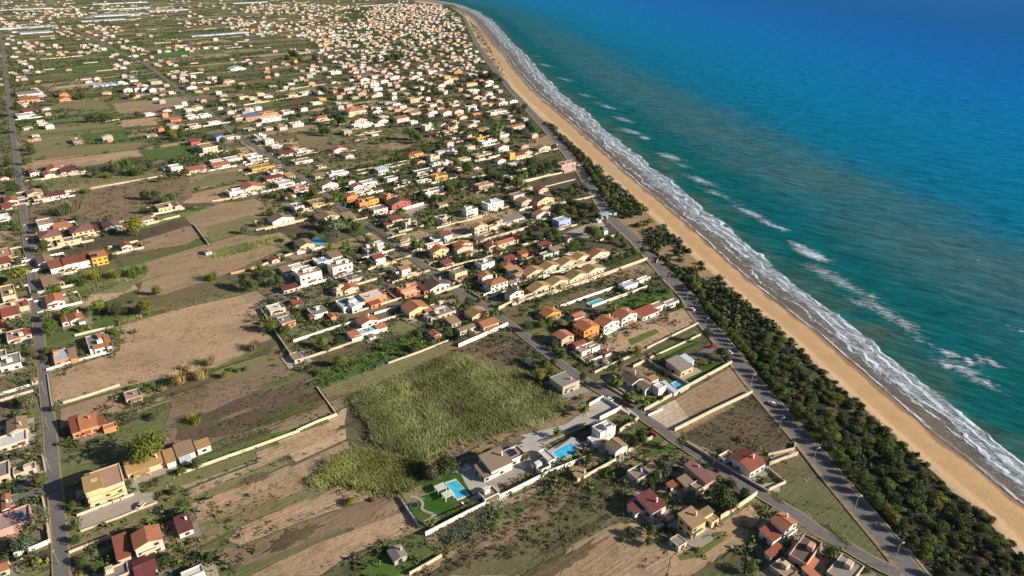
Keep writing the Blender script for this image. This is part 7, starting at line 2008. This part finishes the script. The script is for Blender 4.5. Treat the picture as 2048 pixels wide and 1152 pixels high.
# ---- cars
def car_proto(body_col, nm):
    root = empty('parked_car', 0, 0); m = mat('car_paint_' + nm, body_col, .04, rough=.3, spec=.5, rnd=0)
    prof = [(-2.1, .35), (-2.15, .75), (-1.95, .95), (-1.3, 1.0), (-.75, 1.0), (1.55, 1.0), (2.0, .92), (2.1, .6), (2.05, .35)]
    mb = MB(); n = len(prof); W = .84
    for s in (-1, 1): mb.poly([(x, s * W, z) for x, z in (prof if s > 0 else prof[::-1])][::1 if s > 0 else 1])
    for i in range(n):
        a, b = prof[i], prof[(i + 1) % n]; mb.poly([(a[0], -W, a[1]), (a[0], W, a[1]), (b[0], W, b[1]), (b[0], -W, b[1])])
    mb.build('body', m, root)
    mb = MB(); lo = [(-1.35, .995), (1.75, .995)]; hi = [(-.65, 1.45), (1.25, 1.45)]
    for i in (0,):
        a, b = lo; c, d = hi; w0, w1 = .80, .66
        mb.poly([(a[0], -w0, a[1]), (b[0], -w0, b[1]), (d[0], -w1, d[1]), (c[0], -w1, c[1])]); mb.poly([(b[0], w0, b[1]), (a[0], w0, a[1]), (c[0], w1, c[1]), (d[0], w1, d[1])])
        mb.poly([(a[0], w0, a[1]), (a[0], -w0, a[1]), (c[0], -w1, c[1]), (c[0], w1, c[1])]); mb.poly([(b[0], -w0, b[1]), (b[0], w0, b[1]), (d[0], w1, d[1]), (d[0], -w1, d[1])])
    mb.build('window', M_GLASS, root); mb = MB(); mb.box(-.62, 1.22, -.66, .66, 1.45, 1.50, 0, True); mb.build('roof', m, root)
    for sx in (-1.3, 1.3):
        for sy in (-.76, .76): mb = MB(); mb.tube((sx, sy - .1, .33), (sx, sy + .1, .33), .33, .33, 12); mb.build('wheel', M_RUBBER, root)
    for sy in (-.58, .58):
        mb = MB(); mb.box(-2.17, -2.12, sy - .18, sy + .18, .62, .76, 0, True); mb.build('headlight', M_WHITE, root)
    return root
def cars():
    pr = {}; C = {'white': (.72, .73, .74), 'red': (.42, .012, .015), 'beige': (.52, .47, .30), 'blue': (.03, .06, .12), 'silver': (.40, .42, .44), 'dark': (.03, .03, .035)}
    D = [(1218, 799, 'white', -38, 'white car parked against the white wall at the crossroads'), (1251, 806, 'red', -38, 'red hatchback parked below the palms at the crossroads'), (1458, 705, 'white', -50, 'white car on the coast road beside the dark bush'), (1426, 694, 'red', 15, 'dark red car standing in the gateway off the coast road'),
         (1384, 619, 'white', -50, 'pale car on the coast road near the upper field corner'), (1545, 808, 'white', -50, 'white car driving on the coast road beside the brown plot'), (282, 1012, 'beige', 75, 'small beige car alone on the grey paved strip, bottom left'), (40, 976, 'blue', 20, 'dark blue car under the trees at the left edge'),
         (1306, 869, 'red', -35, 'dark red car under the hedge beside the white modern villa'), (689, 411, 'blue', -45, 'blue car in the shade beside the inland road by the yellow grey-decked house'), (737, 469, 'white', 10, 'white car in the bent lane by the tall hedge'), (1321, 556, 'dark', 30, 'black car in the courtyard beside the coast road'),
         (56, 682, 'blue', 15, 'dark car in a yard left of the lane'), (784, 470, 'white', -40, 'white car on the inland road above the whitewashed house'), (666, 583, 'silver', -30, 'silver car beside the three-storey white block'), (1001, 262, 'white', -55, 'white car at the upper coast road junction'), (47, 451, 'silver', -80, 'silver car on the left lane beside the mauve-hipped villas'),
         (147, 303 - 13, 'blue', 10, 'blue car on the white lane across the green field'), (1209, 459, 'white', 0, 'white car by the small kiosk of the filling station'), (560, 510, 'silver', 20, 'grey car parked on the walled gravel yard'), (938, 575, 'dark', -40, 'dark car in the shaded bend of the inland road'), (1113, 289, 'white', -60, 'white car high on the coast road by the sandy verge'), (40, 352, 'dark', 85, 'dark car in the shade high on the left lane')]
    for x, y, c, a, lab in D:
        X, Y = G(x, y, .8); z = .50
        if c not in pr: pr[c] = car_proto(C[c], c); o = pr[c]
        else: o = copy_thing(pr[c], X, Y)
        o.location = (X, Y, z); o.rotation_euler = (0, 0, R(a + 0)); tag(o, lab, 'car', 'cars on the roads and in the yards')
cars()
# ---- filling station
def station():
    X, Y = G(1209, 427, 4.6); th = plot_angle(Y) - R(12); root = empty('station_canopy', X, Y, 0, th)
    mb = MB(); mb.box(-4.8, 4.8, -3.2, 3.2, 4.3, 4.9, 0, True); mb.build('roof', mat('canopy_grey', (.33, .37, .42)), root)
    mb = MB(); mb.box(-4.85, 4.85, -3.30, -3.203, 4.25, 4.98, 0, True); mb.build('fascia', mat('canopy_blue', (.10, .38, .62)), root); mb = MB(); mb.box(3.0, 5.4, -3.42, -3.303, 4.3, 5.0, 0, True); mb.build('fascia', M_WHITE, root)
    for s in (-2.6, 2.6): mb = MB(); mb.box(s - .25, s + .25, -.25, .25, 0, 4.3); mb.build('column', M_WHITE, root)
    tag(root, 'filling station canopy with blue and white edge on the dark asphalt lot', 'canopy')
    for s, w in ((-2.6, 'left'), (2.6, 'right')):
        ca, sa = math.cos(th), math.sin(th); x, y = X + s * ca + 1.2 * sa, Y + s * sa - 1.2 * ca; o = empty('fuel_pump', x, y, .3, th); mb = MB(); mb.box(-.45, .45, -.3, .3, 0, 1.7); mb.build('cabinet', M_WHITE, o); mb = MB(); mb.box(-.35, .35, -.34, -.303, 1.0, 1.55, 0, True); mb.build('screen', M_GLASS, o)
        mb = MB(); mb.box(.46, .56, -.1, .1, .5, 1.3, 0, True); mb.build('nozzle', M_RUBBER, o); tag(o, 'white fuel pump under the %s column of the station canopy' % w, 'fuel pump', 'fuel pumps')
    X, Y = G(1230, 437, 0); o = empty('price_sign', X, Y, 0, R(10)); 
    for s in (-1.0, 1.0): mb = MB(); mb.tube((s, 0, 0), (s, 0, 5.2), .1, .1, 6); mb.build('post', M_METAL, o)
    mb = MB(); mb.box(-1.15, 1.15, -.12, .12, 3.0, 5.3, 0, True); mb.build('board', mat('sign_pale', (.55, .66, .74)), o); mb = MB(); mb.box(-.5, .5, -.16, -.123, 3.7, 4.6, 0, True); mb.build('emblem', mat('sign_blue', (.08, .30, .55)), o); tag(o, 'tall pale blue price sign on two posts at the filling station', 'sign')
station()
# ---- person on the driveway
def person():
    X, Y = G(1185.5, 825); z0 = .40
    J = {'pelvis': (0, 0, .93), 'waist': (0, 0, 1.08), 'chest': (0, 0, 1.32), 'neck': (0, 0, 1.48), 'head': (.01, 0, 1.60), 'top': (.01, 0, 1.72), 'ls': (0, .19, 1.42), 'le': (-.03, .24, 1.14), 'lw': (.06, .22, .90), 'lh': (.09, .21, .80), 'rs': (0, -.19, 1.42), 're': (-.02, -.24, 1.14), 'rw': (.08, -.22, .92), 'rh': (.11, -.21, .83),
         'lhip': (0, .09, .88), 'lk': (.10, .10, .48), 'la': (.04, .10, .08), 'lt': (.20, .10, .04), 'rhip': (0, -.09, .88), 'rk': (-.02, -.10, .48), 'ra': (-.16, -.10, .08), 'rt': (0.0, -.10, .04)}
    E_ = [('pelvis', 'waist'), ('waist', 'chest'), ('chest', 'neck'), ('neck', 'head'), ('head', 'top'), ('chest', 'ls'), ('ls', 'le'), ('le', 'lw'), ('lw', 'lh'), ('chest', 'rs'), ('rs', 're'), ('re', 'rw'), ('rw', 'rh'), ('pelvis', 'lhip'), ('lhip', 'lk'), ('lk', 'la'), ('la', 'lt'), ('pelvis', 'rhip'), ('rhip', 'rk'), ('rk', 'ra'), ('ra', 'rt')]
    Rr = dict(pelvis=.13, waist=.12, chest=.15, neck=.055, head=.095, top=.07, ls=.07, le=.045, lw=.032, lh=.035, rs=.07, re=.045, rw=.032, rh=.035, lhip=.10, lk=.06, la=.045, lt=.04, rhip=.10, rk=.06, ra=.045, rt=.04)
    K = list(J)
    def skin(name, keys, mat_, grow=0.0, parent=None):
        ks = [k for k in K if k in keys]; me = bpy.data.meshes.new(name); me.from_pydata([J[k] for k in ks], [(ks.index(a), ks.index(b)) for a, b in E_ if a in ks and b in ks], [])
        o = bpy.data.objects.new(name, me); COL.objects.link(o); md = o.modifiers.new('skin', 'SKIN'); me.skin_vertices.new() if not me.skin_vertices else None
        for i, k in enumerate(ks): r = Rr[k] + grow; me.skin_vertices[0].data[i].radius = (r, r)
        me.skin_vertices[0].data[0].use_root = True; sb = o.modifiers.new('sub', 'SUBSURF'); sb.levels = 1; sb.render_levels = 1; me.materials.append(mat_)
        if parent: o.parent = parent
        return o
    try:
        body = skin('person', K, mat('skin', (.42, .25, .17), .05)); body.location = (X, Y, z0 + .02); body.rotation_euler = (0, 0, R(200))
        skin('shirt', ['pelvis', 'waist', 'chest', 'ls', 'rs', 'le', 're'], M_WHITE, .025, body); skin('trousers', ['pelvis', 'lhip', 'lk', 'rhip', 'rk'], mat('dark_cloth', (.04, .045, .06)), .022, body)
        mb = MB(); mb.tube((.0, 0, 1.60), (.0, 0, 1.745), .10, .07, 10); mb.build('hair', mat('dark_hair', (.03, .02, .015)), body)
        tag(body, 'person in white shirt and dark shorts standing on the sunlit driveway', 'person')
    except Exception as ex: print('person failed', ex)
person()
# ---- sliding gate with white bars
def gate():
    a, b = G(1242, 820), G(1256, 830); X, Y = (a[0] + b[0]) / 2, (a[1] + b[1]) / 2; L = math.hypot(b[0] - a[0], b[1] - a[1]); o = empty('driveway_gate', X, Y, 0, math.atan2(b[1] - a[1], b[0] - a[0]))
    mb = MB(); mb.box(-L / 2, L / 2, -.04, .04, .15, .3, 0, True); mb.box(-L / 2, L / 2, -.04, .04, 1.9, 2.05, 0, True); mb.build('rail', M_WHITE, o); mb = MB(); n = int(L / .28)
    for i in range(n + 1): x = -L / 2 + i * L / n; mb.box(x - .05, x + .05, -.045, .045, .303, 1.897)
    mb.build('bars', M_WHITE, o)
    for s in (-1, 1): mb = MB(); mb.box(s * (L / 2 + .3) - .25, s * (L / 2 + .3) + .25, -.25, .25, 0, 2.5); mb.build('gatepost', M_WALLWHITE, o)
    tag(o, 'white barred gate between white posts at the crossroads driveway', 'gate')
gate()
# ---- boat on its trailer, sheds of corrugated sheet, bales
def boat(x, y, lab):
    X, Y = G(x, y, .8); o = empty('small_boat', X, Y, .38, R(30)); mb = MB(); st = [(-2.2, .65, .5), (-.8, .85, .45), (.8, .75, .42), (2.3, .05, .75)]; hull = []
    for xx, w, z in st: hull.append([(xx, -w, z + .45), (xx, -w * .6, z), (xx, w * .6, z), (xx, w, z + .45)])
    for p, q in zip(hull, hull[1:]):
        for i in range(3): mb.poly([p[i], p[i + 1], q[i + 1], q[i]][::-1])
    mb.poly(hull[0]); mb.build('hull', M_WHITE, o); mb = MB()
    for p, q in zip(hull, hull[1:]): mb.poly([(p[0][0], p[0][1] * .85, .62), (q[0][0], q[0][1] * .85, .62), (q[3][0], q[3][1] * .85, .62), (p[3][0], p[3][1] * .85, .62)])
    mb.build('deck', mat('boat_deck', (.30, .34, .38)), o); mb = MB(); mb.tube((0, -.7, .25), (0, -.9, .25), .25, .25, 10); mb.tube((0, .7, .25), (0, .9, .25), .25, .25, 10); mb.build('wheel', M_RUBBER, o); tag(o, lab, 'boat')
boat(1318, 1054, 'small white boat in the shaded yard left of the tall wall house'); boat(792, 500, 'white boat among rubble in the yard beside the inland road')
# ---- greenhouses: near one of six plastic tunnels, far ones as long low blocks
M_PLASTIC = mat('greenhouse_plastic', (.46, .52, .60), .12, rough=.35, spec=.5, nscale=.1)
def greenhouse(x, y, l, w, n, lab):
    X, Y = G(x, y, 2); th = plot_angle(Y) + R(2); a = (math.cos(th), math.sin(th)); p0 = PX(X, Y, 2); pa = PX(X + a[0], Y + a[1], 2); pb = PX(X + a[1], Y - a[0], 2)
    L = l / math.hypot(pa[0] - p0[0], pa[1] - p0[1]); W = w / math.hypot(pb[0] - p0[0], pb[1] - p0[1]); o = empty('greenhouse', X, Y, 0, th); span = W / n if n < 0 else L / n
    mb = MB(); k = 8; e = MB()
    for i in range(n):
        x0 = -L / 2 + i * L / n; x1 = x0 + L / n * .97; pts = []
        for j in range(k + 1): t_ = math.pi * j / k; pts.append(((x0 + x1) / 2 - (x1 - x0) / 2 * math.cos(t_), 1.4 + 1.9 * math.sin(t_)))
        for (u0, z0), (u1, z1) in zip(pts, pts[1:]): mb.quad((u0, -W / 2, z0), (u1, -W / 2, z1), (u1, W / 2, z1), (u0, W / 2, z0))
        mb.quad((x0, W / 2, 0), (x0, -W / 2, 0), (x0, -W / 2, 1.4), (x0, W / 2, 1.4)); mb.quad((x1, -W / 2, 0), (x1, W / 2, 0), (x1, W / 2, 1.4), (x1, -W / 2, 1.4))
        e.poly([(x0, -W / 2, 0), (x1, -W / 2, 0)] + [(u, -W / 2, z) for u, z in pts[::-1]])
    mb.build('plastic_cover', M_PLASTIC, o); e.build('end_wall', M_PLASTIC, o); tag(o, lab, 'greenhouse', 'plastic greenhouses inland')
greenhouse(218, 168, 70, 9, 6, 'greenhouse of six arched plastic tunnels beside the mauve-roofed row')
greenhouse(265, 172 - 12, 16, 7, 2, 'short pair of plastic tunnels right of the six-tunnel greenhouse')
for (x, y, l, w, n, lab) in [(240, 29, 110, 11, 14, 'widest pale greenhouse block, upper left, sharing its corner with the long one'), (335, 20, 80, 8, 12, 'pale greenhouse block stepping up to the right of the widest one'), (205, 40, 90, 7, 12, 'ribbed greenhouse strip below the widest block'), (240, 6, 110, 3, 18, 'thin far greenhouse strip near the top edge'), (250, 17, 100, 3, 16, 'second thin greenhouse strip below the top one'),
                              (55, 54, 120, 5, 18, 'long low greenhouse strip at the upper left edge'), (70, 64, 66, 8, 10, 'dark bluish greenhouse block below the long upper left strip'), (440, 68, 116, 6.5, 18, 'long greenhouse strip left of the village centre'), (530, 66, 40, 6, 7, 'short wide greenhouse block at the right end of the long strip'), (50, 18, 110, 3, 16, 'far greenhouse strip at the top left edge'), (500, 5, 70, 3, 10, 'far greenhouse strip at the top centre left'), (610, 70, 40, 3, 6, 'small greenhouse left of the dense village'), (740, 11, 60, 2.2, 8, 'far greenhouse strip beside the cape village')]:
    greenhouse(x, y, l, w, n, lab)
greenhouse(65, 187, 40, 5, 5, 'low whitish greenhouse sheds beside the upper left lane')
# ---- stuff lying about: rubble, bales
def rubble():
    cl = []; mb = MB()
    for (x, y, n, s) in [(330, 752, 16, .22), (905, 305, 20, .5), (1605, 958, 2, .5), (345, 965, 8, .22), (160, 775, 0, .3), (800, 497, 25, .4), (1000, 690, 25, .25), (660, 965, 20, .3), (20, 1130, 10, .4)]:
        X, Y = G(x, y)
        for _ in range(n):
            a, b, q = X + random.gauss(0, 4), Y + random.gauss(0, 2.5), s * random.uniform(.4, 1.3); mb.box(a - q, a + q * random.uniform(.4, 1), b - q, b + q, 0, .3 + q * random.uniform(.3, 1))
    o = mb.build('rubble', mat('pale_rubble', (.50, .45, .38), .2)); tag(o, 'scattered pale building rubble and stones on the plots', 'rubble', kind='stuff')
rubble()
def haze():
    mb = MB(); mb.box(-17000, 17000, -3000, 19000, -4.0, CAM_H + 8, 0, True); o = mb.build('haze', M_CONC); me = o.data
    m = bpy.data.materials.new('haze'); m.use_nodes = True; nt = m.node_tree; nt.nodes.remove(nt.nodes['Principled BSDF']); v = nt.nodes.new('ShaderNodeVolumePrincipled')
    v.inputs['Color'].default_value = (.58, .76, 1.0, 1); v.inputs['Density'].default_value = HAZE; v.inputs['Anisotropy'].default_value = .3
    nt.links.new(v.outputs[0], nt.nodes['Material Output'].inputs['Volume']); me.materials.clear(); me.materials.append(m); tag(o, kind='stuff'); o['label'] = 'thin pale haze over the whole coast'
haze()
write_labels()
print('objects', len(bpy.data.objects))
